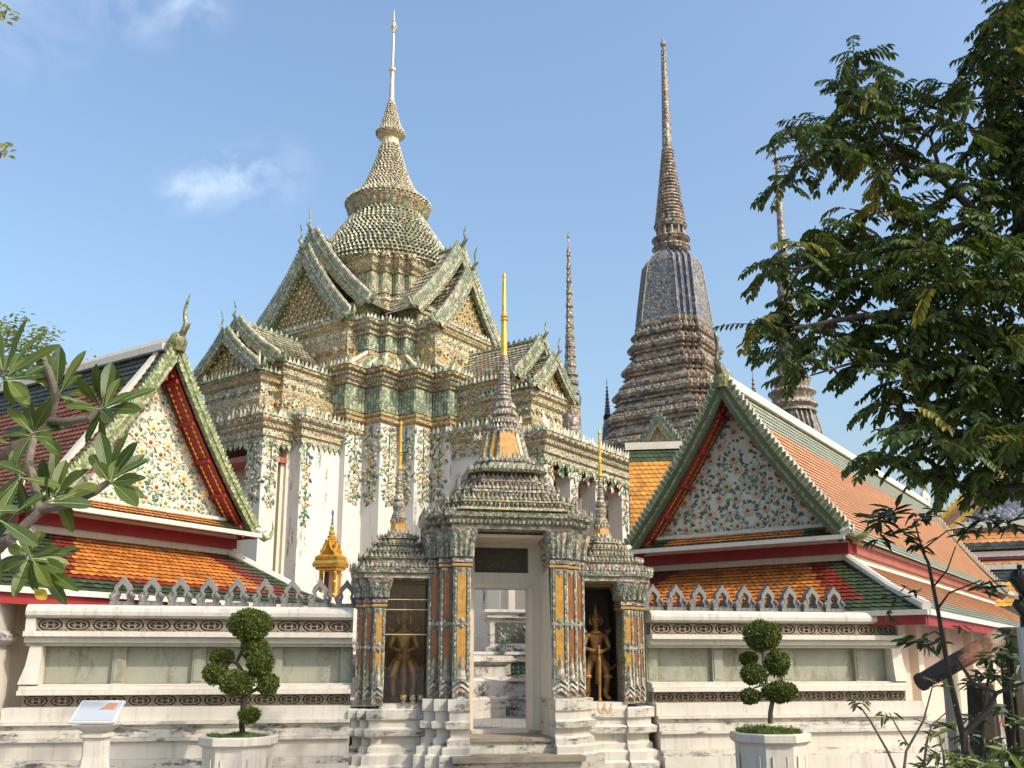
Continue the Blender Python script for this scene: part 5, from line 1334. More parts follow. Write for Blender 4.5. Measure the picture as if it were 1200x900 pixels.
for k in range(nr_):
    f_ = k/nr_; r0 = 1.03-.68*f_**.92; z = 31.3+5.7*f_
    sh = 5.7/nr_
    sp_ += [(r0, z), (r0+.05, z+.25*sh), (r0+.03, z+.6*sh), (r0-.10*(1-f_*.5), z+.7*sh), (r0-.10*(1-f_*.5), z+.98*sh)]
sp_ += [(.34, 37.05), (.30, 39.5), (.22, 42.5), (.13, 44.9), (.10, 45.1), (.20, 45.25), (.22, 45.45), (.12, 45.6), (.02, 45.9)]
a.lathe(sp_, [CH_BR if i % 5 in (0, 1) else CH_GREY if i % 5 == 2 else CH_BR for i in range(len(sp_)-1)], 20)
for k in range(12): 
    q = k*math.pi/6; a.lathe([(.08, 30.2), (.08, 30.85)], CH_PALE, 6, (.92*math.cos(q), .92*math.sin(q)))
z = 37.2
while z < 44.8:
    r0 = .34-(z-37.05)*.0265; a.teeth(ngon(r0, 9), z, .22, .2, .05, [CH_GREY, CH_BR, CH_COB], .03); z += .3
for zc in (29.35, 30.0, 31.05): a.teeth(ngon(1.27 if zc < 31 else 1.1, 24), zc, .16, .3, .07, [CH_BR, CH_GREY])
a.build('spire', t_)
# small gable niche at the foot of the chedi seen above the gallery roof
q = at(772, 505, 50)
a = MB(); TT = lambda p: (p[0], -p[1], p[2])
for sg in (-1, 1): bargeboard(a, TT, 1.9, 2.4, .2, .35, .2, [MO_GREEN, MO_YEL], (.3, 12), MO_GTEETH, None, sg, .3)
a.prism([(-1.7, 0), (1.7, 0), (0, 2.2)], lambda p: (p[0], 0.02, p[1]), lambda p: (p[0], .5, p[1]), MO_OR)
a.box(-1.5, 1.5, .1, 1.5, -16, 0, WHITE)
o = a.build('gable_shrine'); o.location = (q.x, 50, q.z-1.5); o.rotation_euler = (0, 0, R(-35)); tag(o, 'small green edged gable peeking over the gallery ridge before the big chedi', 'shrine')

def ribbed_chedi(name, label, px, Y, tip_y, prof_px, mats, redented=None, nseg=16):
    """prof_px: (half width px, y px)"""
    base = at(px, prof_px[-1][1], Y)
    t_ = thing(name, label, 'chedi', (base.x, Y, 0), -35, 'mosaic chedis behind the hall')
    pr = []
    for hwp, y in prof_px[::-1]:
        p0 = at(px, y, Y); p1 = at(px+hwp, y, Y); pr.append(((p1.x-p0.x), p0.z))
    return t_, pr
# slender one just right of the hall's right porch
t_, pr = ribbed_chedi('chedi', 'slender grey ringed chedi spire rising right behind the hall porch', 669, 46, 278, [(1.0, 280), (2.0, 300), (2.8, 330), (3.6, 360), (4.5, 385), (6.6, 430), (8.5, 462), (9.5, 480)], None)
a = MB(); full = [(.9, 0), (.6, pr[0][1]-2.5), (.5, pr[0][1]-1)]
rr_ = []
for (r0, z0), (r1, z1) in zip(pr, pr[1:]):
    n_ = max(1, int((z1-z0)/(.42 if z0 < 17.5 else .5)))
    for k in range(n_):
        f_ = k/n_; f2 = (k+1)/n_; ra = r0+(r1-r0)*f_; rb = r0+(r1-r0)*f2; za_ = z0+(z1-z0)*f_; zb_ = z0+(z1-z0)*f2
        big = .10 if za_ < 16 else .02
        rr_ += [(ra+big*.7, za_), (ra+big, za_+.3*(zb_-za_)), (max(.02, rb-big*.3), za_+.55*(zb_-za_)), (max(.02, rb-big*.2), za_+.95*(zb_-za_))]
full += rr_ + [(.03, pr[-1][1]), (.09, pr[-1][1]+.1), (.01, pr[-1][1]+.4)]
a.lathe(full, [CH_GREY, CH_GREY, CH_BR]+[CH_GREY if i % 4 < 2 else CH_BR for i in range(len(full)-4)], 14)
z = 8.8
for (r_, zz) in rr_[::2]: a.teeth(ngon(r_*1.02, max(7, int(r_*16))), zz, .2, .22, .05, [CH_GREY, MO_CREAM, CH_BR], .02)
a.build('spire', t_)
# the one behind the tree : ribbed bell
t_, pr = ribbed_chedi('chedi', 'ribbed grey brown chedi with tall spire partly hidden behind the right tree', 930, 62, 183, [], None) if False else (None, None)
q = at(932, 520, 62); X0 = q.x
t_ = thing('chedi', 'ribbed grey brown chedi with tall spire partly hidden behind the right tree', 'chedi', (X0, 62, 0), -35, 'mosaic chedis behind the hall')
S_ = lambda hw_, y: (at(930+hw_, y, 62).x-at(930, y, 62).x, at(930, y, 62).z)
Pq = redent(1.5, 1.5, .24, .24, 3); s0 = 1.5*1.2
a = MB(); bp = [S_(44, 545), S_(37, 520), S_(32.5, 500), S_(28.5, 486)]
off_ = lambda r_: r_/1.27-1.5
a.sweep(Pq, [(off_(bp[0][0])+.5, 0), (off_(bp[0][0])+.2, bp[0][1]-2.5)] + [(off_(r_), z) for r_, z in bp] + [(off_(S_(24, 484)[0]), S_(24, 482)[1])], [WHITE, CH_GREY] + [CH_GREY]*5)
for i in range(len(Pq)):
    pts_ = [(*offset(Pq, off_(r_)+.02)[i], z) for r_, z in bp]
    a.tube(pts_, .07, CH_BR if i % 2 else CH_PALE, 5)
a.build('bell', t_)
a = MB(); pp = [S_(27, 485), S_(24, 480), S_(28, 477), S_(26, 472), S_(22, 470), S_(24, 466), S_(27, 462), S_(24, 458), S_(18, 456), S_(21, 450), S_(22, 446), S_(18, 442), S_(14, 440), S_(17, 434), S_(18, 430), S_(13.5, 426)]
for k in range(16):
    y = 422-8*k; r_ = 13-.42*k
    pp += [S_(r_, y), S_(r_+.6, y-2), S_(r_-1, y-4), S_(r_-1, y-7)]
pp += [S_(5, 290), S_(3.6, 240), S_(2.2, 200), S_(1.8, 194), S_(3.2, 190), S_(2.8, 186), S_(.6, 180)]
a.lathe(pp, [CH_GREY if i % 4 < 2 else CH_BR for i in range(len(pp)-1)], 18)
for i in range(2, len(pp)-6, 2): a.teeth(ngon(pp[i][0], 16), pp[i][1], .18, .3, .06, [CH_GREY, CH_BR])
a.build('spire', t_)
CH_DK = mosaic('dark slate mosaic', [((.05, .05, .07), 4), ((.09, .08, .09), 3), ((.14, .12, .11), 1)], 5, dist=.05, dirt=.3)
for px, Y, top, sc, lab, mm in ((885, 66, 432, [(.7, 440), (2, 455), (3.2, 465), (4.5, 474), (7.5, 478), (6.5, 482), (9, 487), (12, 500)], 'tiny ringed chedi spire above the right chapel ridge, pale grey', CH_GREY), (712, 64, 445, [(.5, 450), (1.6, 463), (2.6, 476), (3.6, 486), (5, 489), (4.4, 492), (5.5, 500)], 'tiny dark chedi spire left of the big chedi, near its lowest tier', CH_DK)):
    q = at(px, 490, Y); t_ = thing('chedi', lab, 'chedi', (q.x, Y, 0), -35, 'mosaic chedis behind the hall')
    pr = [(at(px+h_, y, Y).x-at(px, y, Y).x, at(px, y, Y).z) for h_, y in sc[::-1]]
    full = [(pr[0][0]*1.5, 0), (pr[0][0]*1.3, pr[0][1]-1)]
    for (r0, z0), (r1, z1) in zip(pr, pr[1:]):
        for k in range(3):
            f_ = k/3; full += [(r0+(r1-r0)*f_+.03, z0+(z1-z0)*f_), (r0+(r1-r0)*(f_+.2)-.03, z0+(z1-z0)*(f_+.2))]
    full += [(.03, pr[-1][1]), (.01, pr[-1][1]+.4)]
    a = MB(); a.lathe(full, [mm if i % 2 else CH_BR if mm is CH_GREY else mm for i in range(len(full)-1)], 12); a.build('spire', t_)

# ================================================================== gallery roof between the hall and the right chapel
q = at(737, 527, 24); 
t_ = thing('gallery', 'gallery building with orange tiled roof and white ridge left behind the right chapel', 'gallery building', (q.x, 24, 0), -8)
zr = q.z; 
a = MB(); zl = 3.9
def pk(a_, t1, i, j): return T_GR if (t1 < .13 or t1 > .93) else T_GAL
tiles(a, bil((0, 0, zr), (4.2, 0, zr), (0, -1.9, zl), (4.2, -1.9, zl)), 30, 26, pk)
tiles(a, bil((0, 0.1, zr), (4.2, 0.1, zr), (0, 2.0, zl), (4.2, 2.0, zl)), 20, 10, pk)
a.build('roof', t_)
a = MB(); a.box(-.1, 4.2, -.08, .18, zr-.02, zr+.17, WHITE); a.build('ridge', t_)
a = MB(); a.box(.1, 4.2, -1.5, 1.6, 0, zl+.2, WHITE); a.box(-.02, 4.2, -1.95, -1.8, zl-.15, zl-.04, WHITE); a.box(0, 4.2, -1.9, -1.78, zl-.32, zl-.152, RED)
a.prism([(-1.85, zl), (1.95, zl), (.05, zr)], lambda p: (.08, p[0], p[1]), lambda p: (.25, p[0], p[1]), WHITE)
a.build('wall', t_)
# ================================================================== far hall at the right edge
q = at(1160, 640, 38)
t_ = thing('far_hall', 'far temple hall at the right edge with silvery mosaic gable and terracotta roofs', 'temple building', (q.x, 38, 0), -22)
SILVM = mosaic('silver blue mirror mosaic', [((.30, .32, .40), 4), ((.16, .17, .24), 3), ((.50, .52, .56), 2), ((.10, .09, .10), 2)], 9, rough=.25)
PURP = plain('purple fascia', (.20, .05, .12), .5)
zt = lambda y: at(1160, y, 38).z
a = MB()
tiles(a, bil((-2.2, .2, zt(618)), (9, .2, zt(618)), (-2.8, -1.3, zt(648)), (9, -1.3, zt(648))), 40, 6, lambda a_, t1, i, j: T_NAVY if t1 > .7 else T_ORP)
tiles(a, bil((-2.6, -1.1, zt(660)), (9, -1.1, zt(660)), (-3.4, -3.2, zt(708)), (9, -3.2, zt(708))), 44, 10, lambda a_, t1, i, j: T_ORP)
a.build('roof', t_)
a = MB(); a.box(-2.9, 9, -1.25, .4, zt(656), zt(650), WHITE); a.box(-2.85, 9, -1.2, .4, zt(659), zt(656.2), PURP); a.box(-2.7, 9, -1.0, .5, zt(663), zt(659.3), WHITE)
a.box(-2.0, 9, 0, 4, 0, zt(612), WHITE); a.build('wall', t_)
a = MB(); zb_ = zt(612); zp = zt(530)
a.prism([(-1.6, zb_), (4.4, zb_), (1.4, zp)], lambda p: (p[0], -.05, p[1]), lambda p: (p[0], .4, p[1]), SILVM)
a.box(-1.9, 4.6, -.3, .3, zb_-.25, zb_, IVORY)
a.build('pediment', t_)
for sg in (-1, 1):
    a = MB(); bargeboard(a, lambda p: (1.4+p[0], -.1-p[1], zb_+p[2]), 3.3, zp-zb_+.5, .3, .55, .25, [GOLDD, plain('mauve tile', (.25, .14, .16), .5), GOLD], (.3, 20), GOLD, None, sg, .6); a.build('bargeboard', t_)
q = at(1180, 695, 33)
t_ = thing('porch_roof', 'small yellow tiled porch roof with white rim at the right edge', 'porch', (q.x, 33, 0), -22)
zt = lambda y: at(1180, y, 33).z
a = MB(); tiles(a, bil((-.9, .5, zt(666)), (6, .5, zt(666)), (-1.3, -.9, zt(712)), (6, -.9, zt(712))), 30, 9, lambda a_, t1, i, j: T_NAVY if t1 < .3 else T_YEL); a.build('roof', t_)
a = MB(); a.box(-1.1, 6, .4, .7, zt(666), zt(660), WHITE); a.tube([(-.95, .5, zt(663)), (-1.4, -1, zt(712))], .12, WHITE, 6); a.box(-.8, 6, 0, 2, 0, zt(700), WHITE); a.build('wall', t_)
# ================================================================== leaves and trees
LF_FR = leafmat('frangipani leaf', (.036, .072, .010), (.15, .19, .028), .32, .48)
LF_FY = leafmat('yellowing frangipani leaf', (.40, .26, .02), (.45, .30, .03), .3, .45)
LF_TR = leafmat('dark pinnate leaf', (.026, .058, .014), (.145, .195, .04), .36, .5)
LF_TY = leafmat('yellow green pinnate leaf', (.14, .15, .025), (.34, .27, .03), .36, .45)
LF_SH = leafmat('shrub leaf', (.025, .05, .018), (.07, .12, .03), .25, .45)
LF_SY = leafmat('young shrub leaf', (.12, .17, .03), (.24, .27, .05), .35, .45)
LF_TOP = leafmat('clipped topiary leaf', (.045, .075, .010), (.23, .27, .04), .15, .5)
LF_BG = leafmat('distant tree leaf', (.20, .24, .05), (.42, .44, .13), .4, .6)
GRASS = leafmat('planter grass', (.06, .12, .02), (.20, .26, .05), .2, .5)

LF_RIB = plain('pale leaf rib', (.20, .26, .09), .5)
def big_leaf(mb, base, d, up, ln, wd, m, droop=.18):
    """obovate leaf: two halves folded on the midrib"""
    base = Vector(base); d = Vector(d).normalized(); up = Vector(up); s = d.cross(up)
    if s.length < .05: s = d.cross(Vector((1, .2, 0)))
    s.normalize(); n = s.cross(d)
    sh = [(0, .04), (.12, .10), (.3, .30), (.5, .46), (.68, .50), (.84, .40), (.95, .18), (1.0, .0)]
    mid = [mb.pt(base + d*ln*t_ + n*(-droop*ln*t_*t_)) for t_, w_ in sh]
    for sg in (-1, 1):
        ed = [mb.pt(base + d*ln*t_ + n*(-droop*ln*t_*t_ + w_*wd*.32) + s*sg*w_*wd) for t_, w_ in sh]
        if sg > 0:
            rb = [(mb.pt(base + d*ln*t_ + n*(-droop*ln*t_*t_ + .004) - s*.0022*(1.1-t_)), mb.pt(base + d*ln*t_ + n*(-droop*ln*t_*t_ + .004) + s*.0022*(1.1-t_))) for t_, w_ in sh]
            for i in range(len(sh)-1): mb.face((rb[i][0], rb[i][1], rb[i+1][1], rb[i+1][0]), LF_RIB)
        for i in range(len(sh)-1):
            q = (mid[i], mid[i+1], ed[i+1], ed[i]); mb.face(q if sg < 0 else q[::-1], m)
def leaflet(mb, base, d, n, ln, wd, m):
    base = Vector(base); d = Vector(d).normalized(); s = d.cross(Vector(n))
    if s.length < .05: s = d.cross(Vector((1, 0, .3)))
    s.normalize(); k = s.cross(d)*wd*.25
    a = mb.pt(base); t_ = mb.pt(base+d*ln)
    l1, l2, r1, r2 = (mb.pt(base+d*ln*x+s*y*wd+k) for x, y in ((.3, .5), (.72, .42), (.3, -.5), (.72, -.42)))
    mb.face((a, l1, l2, t_), m); mb.face((a, t_, r2, r1), m)
def pinnate(mb, base, d, ln, pairs, lf, wd, m, r_, stem=None, droop=.5):
    base = Vector(base); d = Vector(d).normalized(); g = Vector((0, 0, -1)); p = base.copy(); seg = ln/pairs; pts = [p.copy()]
    s = d.cross(Vector((0, 0, 1)))
    if s.length < .1: s = Vector((1, 0, 0))
    s.normalize()
    for k in range(pairs):
        p = p + d*seg; pts.append(p.copy())
        d = (d + g*droop*.16).normalized()
        q = lf*(.75+.35*math.sin(math.pi*(k+1)/(pairs+1)))
        for sg in (-1, 1):
            dd = s*sg*.7 + d*.42 + g*(.5+r_.uniform(-.3, .45))
            leaflet(mb, p, dd, Vector((0, 0, 1))+d*.3, q*r_.uniform(.85, 1.1), wd, m)
    leaflet(mb, p, d+g*.3, (0, 0, 1), lf, wd, m)
    if stem: mb.tube([pts[0], pts[len(pts)//2], pts[-1]], [.006, .004, .002], stem, 3)

# ------------------------------------------------------------------ big tree on the right
t_ = thing('tree', 'large dark tree with drooping pinnate leaves filling the upper right', 'tree', (5.9, 7.6, 0))
T0 = Vector((5.9, 7.6, 0)); YT = 7.2
def AT(px, py, Y): return at(px, py, Y) - T0
LIMBS = [
    [(1330, 640, 7.6, .13), (1250, 470, 7.4, .10), (1170, 400, 7.0, .065), (1090, 370, 6.9, .04), (1010, 370, 6.8, .025), (930, 385, 6.7, .014)],
    [(1250, 470, 7.4, .09), (1200, 340, 7.3, .07), (1150, 255, 7.2, .042), (1105, 212, 7.1, .026), (1058, 190, 7.1, .02), (1020, 140, 7.0, .013), (1000, 90, 7.0, .008)],
    [(1200, 340, 7.3, .06), (1190, 200, 7.5, .045), (1170, 100, 7.6, .03), (1190, 20, 7.6, .018)],
    [(1150, 255, 7.2, .03), (1060, 290, 7.0, .025), (985, 300, 6.9, .018), (925, 320, 6.8, .010)],
    [(1062, 188, 7.1, .016), (985, 165, 7.0, .012), (930, 190, 6.9, .007)],
    [(1300, 560, 7.5, .09), (1190, 520, 7.2, .05), (1110, 505, 7.0, .03), (1050, 495, 6.9, .015)],
    [(1300, 600, 7.4, .06), (1210, 570, 7.2, .035), (1140, 575, 7.1, .02), (1050, 545, 7.0, .010)],
    [(1105, 212, 7.1, .02), (1090, 160, 7.2, .013), (1120, 110, 7.3, .008)],
    [(1170, 400, 7.0, .03), (1090, 430, 6.8, .02), (1000, 425, 6.7, .012), (950, 440, 6.6, .006)],
]
a = MB()
a.tube([(0, 0, 0), (.05, .02, .8), (-.02, 0, 1.7), AT(1330, 640, 7.6)], [.26, .20, .17, .14], BARKD, 10)
LP = []
for L in LIMBS:
    pts = [AT(x, y, Y) for x, y, Y, r_ in L]
    a.tube(pts, [q[3] for q in L], BARKD, 7)
    for i in range(len(pts)-1):
        for k in range(5): LP.append(pts[i].lerp(pts[i+1], k/5))
a.build('trunk', t_)
CL = [(1000, 78, 10, 4), (1032, 98, 14, 5), (985, 120, 14, 6), (1010, 125, 18, 7), (1045, 118, 14, 5), (962, 165, 18, 7), (928, 172, 14, 5), (1000, 158, 20, 8), (1040, 155, 18, 7), (1062, 132, 12, 4), (916, 222, 12, 4), (938, 205, 14, 4), (1048, 182, 16, 7), (1010, 190, 18, 8), (975, 185, 16, 6), (1092, 148, 16, 5), (1108, 118, 14, 5), (1135, 105, 16, 6), (1152, 72, 16, 6), (1172, 38, 18, 7), (1195, 12, 16, 7), (1192, 88, 20, 8), (1165, 118, 20, 8), (1182, 150, 20, 9), (1125, 165, 16, 6), (1152, 190, 20, 8), (1192, 205, 20, 9), (1090, 205, 12, 4), (1130, 225, 16, 6), (1040, 212, 14, 5), (1165, 235, 20, 9), (1195, 260, 20, 9), (1040, 250, 18, 7), (1075, 262, 18, 8), (1005, 268, 18, 7), (965, 285, 16, 6), (1110, 262, 18, 8), (1140, 285, 22, 9), (1180, 300, 24, 11), (1010, 298, 20, 9), (1050, 300, 20, 10), (1090, 302, 20, 10), (935, 308, 14, 6), (905, 325, 14, 5), (962, 320, 18, 7), (1000, 335, 20, 9), (1040, 335, 20, 10), (1085, 340, 20, 11), (1120, 335, 22, 12), (1160, 340, 24, 13), (1195, 350, 20, 11), (888, 392, 12, 5), (912, 375, 16, 7), (945, 362, 16, 7), (985, 368, 12, 4), (920, 415, 16, 6), (955, 405, 16, 6), (940, 440, 14, 4), (985, 412, 16, 6), (1015, 405, 18, 8), (1050, 385, 20, 10), (1090, 385, 22, 12), (1130, 390, 24, 13), (1170, 400, 24, 13), (1195, 420, 20, 11), (1000, 445, 14, 5), (1035, 428, 18, 7), (1070, 432, 18, 9), (1105, 440, 22, 11), (1140, 450, 24, 12), (1180, 460, 24, 13), (1050, 462, 14, 5), (1040, 486, 14, 5), (1075, 492, 16, 7), (1110, 492, 20, 10), (1150, 505, 22, 12), (1190, 515, 22, 13), (1065, 515, 14, 4), (1095, 528, 14, 5), (1140, 535, 18, 8), (1180, 550, 20, 11), (1032, 545, 12, 4), (1055, 548, 12, 4), (1090, 560, 12, 4), (1115, 568, 12, 5), (1150, 570, 16, 6), (1190, 580, 16, 8), (1198, 40, 16, 6), (1195, 15, 14, 5), (1198, 120, 18, 8), (1182, 78, 14, 5), (1198, 165, 22, 12), (1165, 165, 18, 8), *[(1270+45*(k % 5), 40+62*(k//5)+9*(k % 3), 42, 16) for k in range(45)], (1230, 300, 40, 24), (1240, 180, 40, 20), (1240, 420, 40, 24), (1230, 80, 36, 14), (1240, 530, 36, 18)]
cr = MB(); rr = random.Random(21)
for (px, py, rad_, n_) in CL:
    Yc = YT + rr.uniform(-.35, .35)
    c0 = AT(px, py, Yc)
    near = min(LP, key=lambda p: (p-c0).length)
    cr.tube([near, near.lerp(c0, .5)+Vector((0, 0, .05)), c0], [.011, .008, .004], BARKD, 4)
    inner = px > 1060 and 270 < py < 540
    yel = (1000 < px < 1070 and 185 < py < 270)  # more yellow leaves here: a sunlit patch of crown put into leaf colour
    for k in range(int(n_*(2.7 if inner else 2.1))):
        Y = Yc + rr.uniform(-.75, .75)*(1.3 if inner else .6)
        b_ = AT(px+rr.uniform(-1, 1)*rad_*.8, py-13+rr.uniform(-1, 1)*rad_*.65, Y)
        an = rr.uniform(0, 6.28); d = Vector((math.cos(an)-.12, math.sin(an)*.8-.1, rr.uniform(-.55, .35)))
        m = LF_TY if rr.random() < (.6 if yel else .045) else LF_TR
        pinnate(cr, b_, d, rr.uniform(.20, .32), rr.choice([6, 7, 8]), rr.uniform(.07, .10), .036, m, rr, BARKD, rr.uniform(.3, 1.2))
# the top of the crown, above the picture: it throws the dappled shade on the walls
tops = []
a = MB()
for k in range(34):
    c0 = Vector((rr.uniform(2.6, 8.4), rr.uniform(4.9, 6.6), rr.uniform(8.6, 10.6))) - T0
    tops.append(c0)
for c0 in tops:
    mid = Vector((.1, -.2, 7.2))
    cr.tube([mid, mid.lerp(c0, .6)+Vector((0, 0, .2)), c0], [.03, .02, .008], BARKD, 5)
    for k in range(rr.choice([7, 10, 13])):
        b_ = c0 + Vector((rr.gauss(0, .26), rr.gauss(0, .26), rr.gauss(0, .2))); an = rr.uniform(0, 6.28)
        pinnate(cr, b_, (math.cos(an), math.sin(an), rr.uniform(-.6, .3)), rr.uniform(.22, .34), 7, .115, .05, LF_TR, rr, None, 1)
cr.tube([AT(1330, 640, 7.6), AT(1345, 480, 7.55), AT(1335, 330, 7.5), Vector((.5, -.1, 5.6)), Vector((.25, -.15, 6.5)), Vector((.1, -.2, 7.2))], [.12, .105, .09, .075, .055, .035], BARKD, 8)
for a_, b_ in (((1345, 480, 7.55), (1430, 380, 7.4)), ((1335, 330, 7.5), (1440, 200, 7.6)), ((1338, 380, 7.5), (1270, 240, 7.4)), ((1335, 330, 7.5), (1290, 90, 7.5))):
    cr.tube([AT(*a_), (AT(*a_)+AT(*b_))/2+Vector((0, 0, .06)), AT(*b_)], [.06, .04, .02], BARKD, 6)
cr.build('crown', t_)

# ------------------------------------------------------------------ frangipani on the left
t_ = thing('frangipani_tree', 'frangipani with thick grey branches and large glossy leaves at the left edge', 'tree', (-3.2, 4.9, 0))
T1 = Vector((-3.2, 4.9, 0))
def AF(px, py, Y): return at(px, py, Y) - T1
a = MB()
B = [[(-110, 700, 4.8, .05), (-40, 560, 4.6, .042), (10, 530, 4.5, .034), (44, 508, 4.5, .030), (60, 488, 4.5, .027), (66, 462, 4.45, .025), (56, 432, 4.4, .023), (52, 424, 4.4, .018)],
     [(58, 494, 4.5, .026), (82, 494, 4.45, .024), (106, 490, 4.4, .022), (118, 478, 4.4, .018)],
     [(-80, 720, 4.6, .05), (-20, 650, 4.4, .040), (12, 632, 4.3, .032), (48, 598, 4.3, .028), (82, 590, 4.25, .026), (112, 576, 4.2, .022), (128, 564, 4.2, .018)],
     [(46, 600, 4.3, .027), (40, 565, 4.35, .025), (34, 540, 4.4, .024), (40, 512, 4.45, .022)],
     [(-60, 620, 4.5, .03), (0, 578, 4.35, .026), (22, 560, 4.3, .022), (32, 540, 4.3, .018)],
     [(12, 634, 4.3, .026), (22, 648, 4.25, .022), (34, 654, 4.2, .018)],
     [(-60, 520, 4.7, .03), (-20, 470, 4.6, .025), (2, 432, 4.55, .02)]]
for L in B: a.tube([AF(x, y, Y) for x, y, Y, r_ in L], [q[3]*.78 for q in L], BARK, 9)
a.tube([(0, 0, 0), (-.1, 0, .8), AF(-110, 700, 4.8)], [.12, .09, .06], BARK, 9)
a.tube([AF(-110, 700, 4.8), AF(-80, 720, 4.6)], [.06, .05], BARK, 8)
a.tube([AF(-110, 700, 4.8), AF(-60, 620, 4.5), AF(-60, 520, 4.7)], [.05, .04, .03], BARK, 8)
a.build('trunk', t_)
lv = MB(); rr = random.Random(4)
# each leaf: base px, tip px (screen aim), width factor ; the tips also swing in depth
LV = [((6, 440), (30, 366), 4.5), ((10, 440), (72, 398), 4.45), ((6, 445), (60, 436), 4.4), ((4, 440), (-10, 372), 4.6), ((8, 446), (34, 470), 4.4), ((2, 450), (-20, 470), 4.4), ((8, 438), (52, 378), 4.6),
      ((66, 462), (70, 400), 4.5), ((70, 462), (100, 405), 4.4), ((62, 458), (38, 432), 4.45), ((74, 464), (118, 452), 4.5), ((60, 440), (44, 420), 4.5), ((68, 462), (50, 405), 4.6), ((72, 464), (86, 420), 4.7), ((56, 428), (28, 440), 4.3),
      ((120, 476), (131, 416), 4.4), ((120, 474), (108, 424), 4.5), ((123, 478), (188, 450), 4.35), ((122, 480), (168, 478), 4.3), ((118, 480), (130, 492), 4.2), ((121, 476), (150, 440), 4.6), ((117, 476), (88, 440), 4.5), ((120, 480), (140, 430), 4.65),
      ((128, 562), (116, 500), 4.2), ((130, 562), (160, 514), 4.2), ((131, 563), (172, 528), 4.3), ((130, 566), (164, 560), 4.1), ((132, 568), (162, 590), 4.05), ((127, 562), (104, 526), 4.3), ((129, 562), (140, 504), 4.35), ((126, 563), (112, 540), 4.1),
      ((38, 508), (6, 470), 4.4), ((36, 512), (0, 500), 4.35), ((40, 506), (56, 470), 4.5), ((36, 514), (14, 540), 4.3), ((42, 510), (30, 462), 4.55), ((44, 512), (76, 532), 4.3), ((40, 512), (62, 512), 4.2),
      ((60, 585), (78, 534), 4.3), ((66, 582), (92, 548), 4.25), ((58, 584), (48, 534), 4.4), ((70, 586), (118, 565), 4.1), ((60, 590), (112, 588), 4.05), ((56, 588), (52, 556), 4.2), ((62, 580), (64, 520), 4.5), ((75, 575), (100, 545), 4.5),
      ((34, 652), (14, 700), 4.15), ((36, 654), (70, 640), 4.2), ((38, 655), (76, 668), 4.1), ((36, 656), (90, 688), 4.15), ((34, 650), (50, 618), 4.2), ((40, 656), (82, 712), 4.2), ((38, 655), (60, 690), 4.0), ((30, 650), (8, 640), 4.1), ((36, 656), (40, 700), 4.25),
      ((24, 560), (-12, 590), 4.2), ((24, 560), (-10, 620), 4.15), ((28, 556), (0, 540), 4.2), ((22, 562), (30, 610), 4.1), ((10, 520), (-20, 510), 4.3), ((0, 610), (48, 640), 4.0), ((-6, 600), (30, 596), 4.0), ((0, 640), (-10, 690), 4.1), ((20, 600), (-14, 640), 4.0)]
for (b_, tp, Y) in LV:
    p0 = AF(b_[0], b_[1], Y); p1 = AF(tp[0], tp[1], Y + rr.uniform(-.14, .10)); d = p1-p0
    big_leaf(lv, p0, d, Vector((rr.uniform(-.5, .5), -1.0, .45+rr.uniform(-.3, .3))), d.length*.93, .062*rr.uniform(.8, 1.15), LF_FR, rr.uniform(.05, .2))
for k in range(64):   # small inner leaves
    b_ = rr.choice(LV); p0 = AF(b_[0][0], b_[0][1], b_[2]+.05); an = rr.uniform(0, 6.28)
    big_leaf(lv, p0, Vector((math.cos(an), rr.uniform(.0, .6), math.sin(an)*.8+.2)), Vector((0, -1, .6)), rr.uniform(.12, .2), .05, LF_FR, .1)
p0 = AF(40, 690, 4.1); big_leaf(lv, p0, AF(60, 706, 4.05)-p0, Vector((0, -1, .4)), .09, .05, LF_FY, .1)
lv.build('leaves', t_)

# ------------------------------------------------------------------ sprigs at the top left edge: an overhanging tree mostly out of frame
t_ = thing('tree', 'tree mostly beyond the left edge, two leafy sprigs poking into the sky', 'tree', (-5.6, 6.4, 0))
a = MB(); T2 = Vector((-5.6, 6.4, 0)); AL = lambda px, py, Y: at(px, py, Y)-T2
a.tube([(0, 0, 0), (.04, 0, 1), (-.03, 0, 2), (.02, 0, 3.1), (.05, 0, 4.2), AL(-150, 90, 6.6), AL(-120, 40, 6.6)], [.16, .135, .12, .105, .085, .06, .05], BARK, 9)
for b_ in ((-300, 60), (-260, -40), (-330, 170), (-210, 140), (-160, -60)): a.tube([(.03, 0, 3.7), (AL(*b_, 6.5)+Vector((.03, 0, 3.7)))/2+Vector((0, 0, .15)), AL(*b_, 6.5)], [.05, .03, .012], BARK, 6)
a.tube([AL(-120, 40, 6.6), AL(-40, 20, 6.6), AL(8, 14, 6.6)], [.05, .02, .006], BARK, 6); a.tube([(.05, 0, 3.6), AL(-60, 190, 6.5), AL(4, 180, 6.5)], [.06, .02, .005], BARK, 6)
a.build('trunk', t_)
a = MB(); rr = random.Random(8)
for (px, py, n_) in ((2, 10, 9), (10, 18, 6), (-4, 4, 9), (6, 176, 5), (1, 172, 5), (-30, 10, 26), (-40, 180, 22), (-70, 60, 30), (-80, 120, 30), *[(-110-38*(k % 7), -90+45*(k//7)+8*(k % 3), 34) for k in range(49)]):
    for k in range(n_*2):
        w_ = 1 if px > -90 else 2.6; b_ = AL(px+rr.uniform(-12, 6)*w_, py+rr.uniform(-8, 8)*w_, 6.5+rr.uniform(-.2, .2)*w_*1.5); an = rr.uniform(0, 6.28)
        leaflet(a, b_, (math.cos(an), .3*math.sin(an*3), math.sin(an)*.7-.5), (0, -1, .7), rr.uniform(.05, .085), .034, LF_TY if rr.random() < .6 else LF_BG)
a.build('crown', t_)
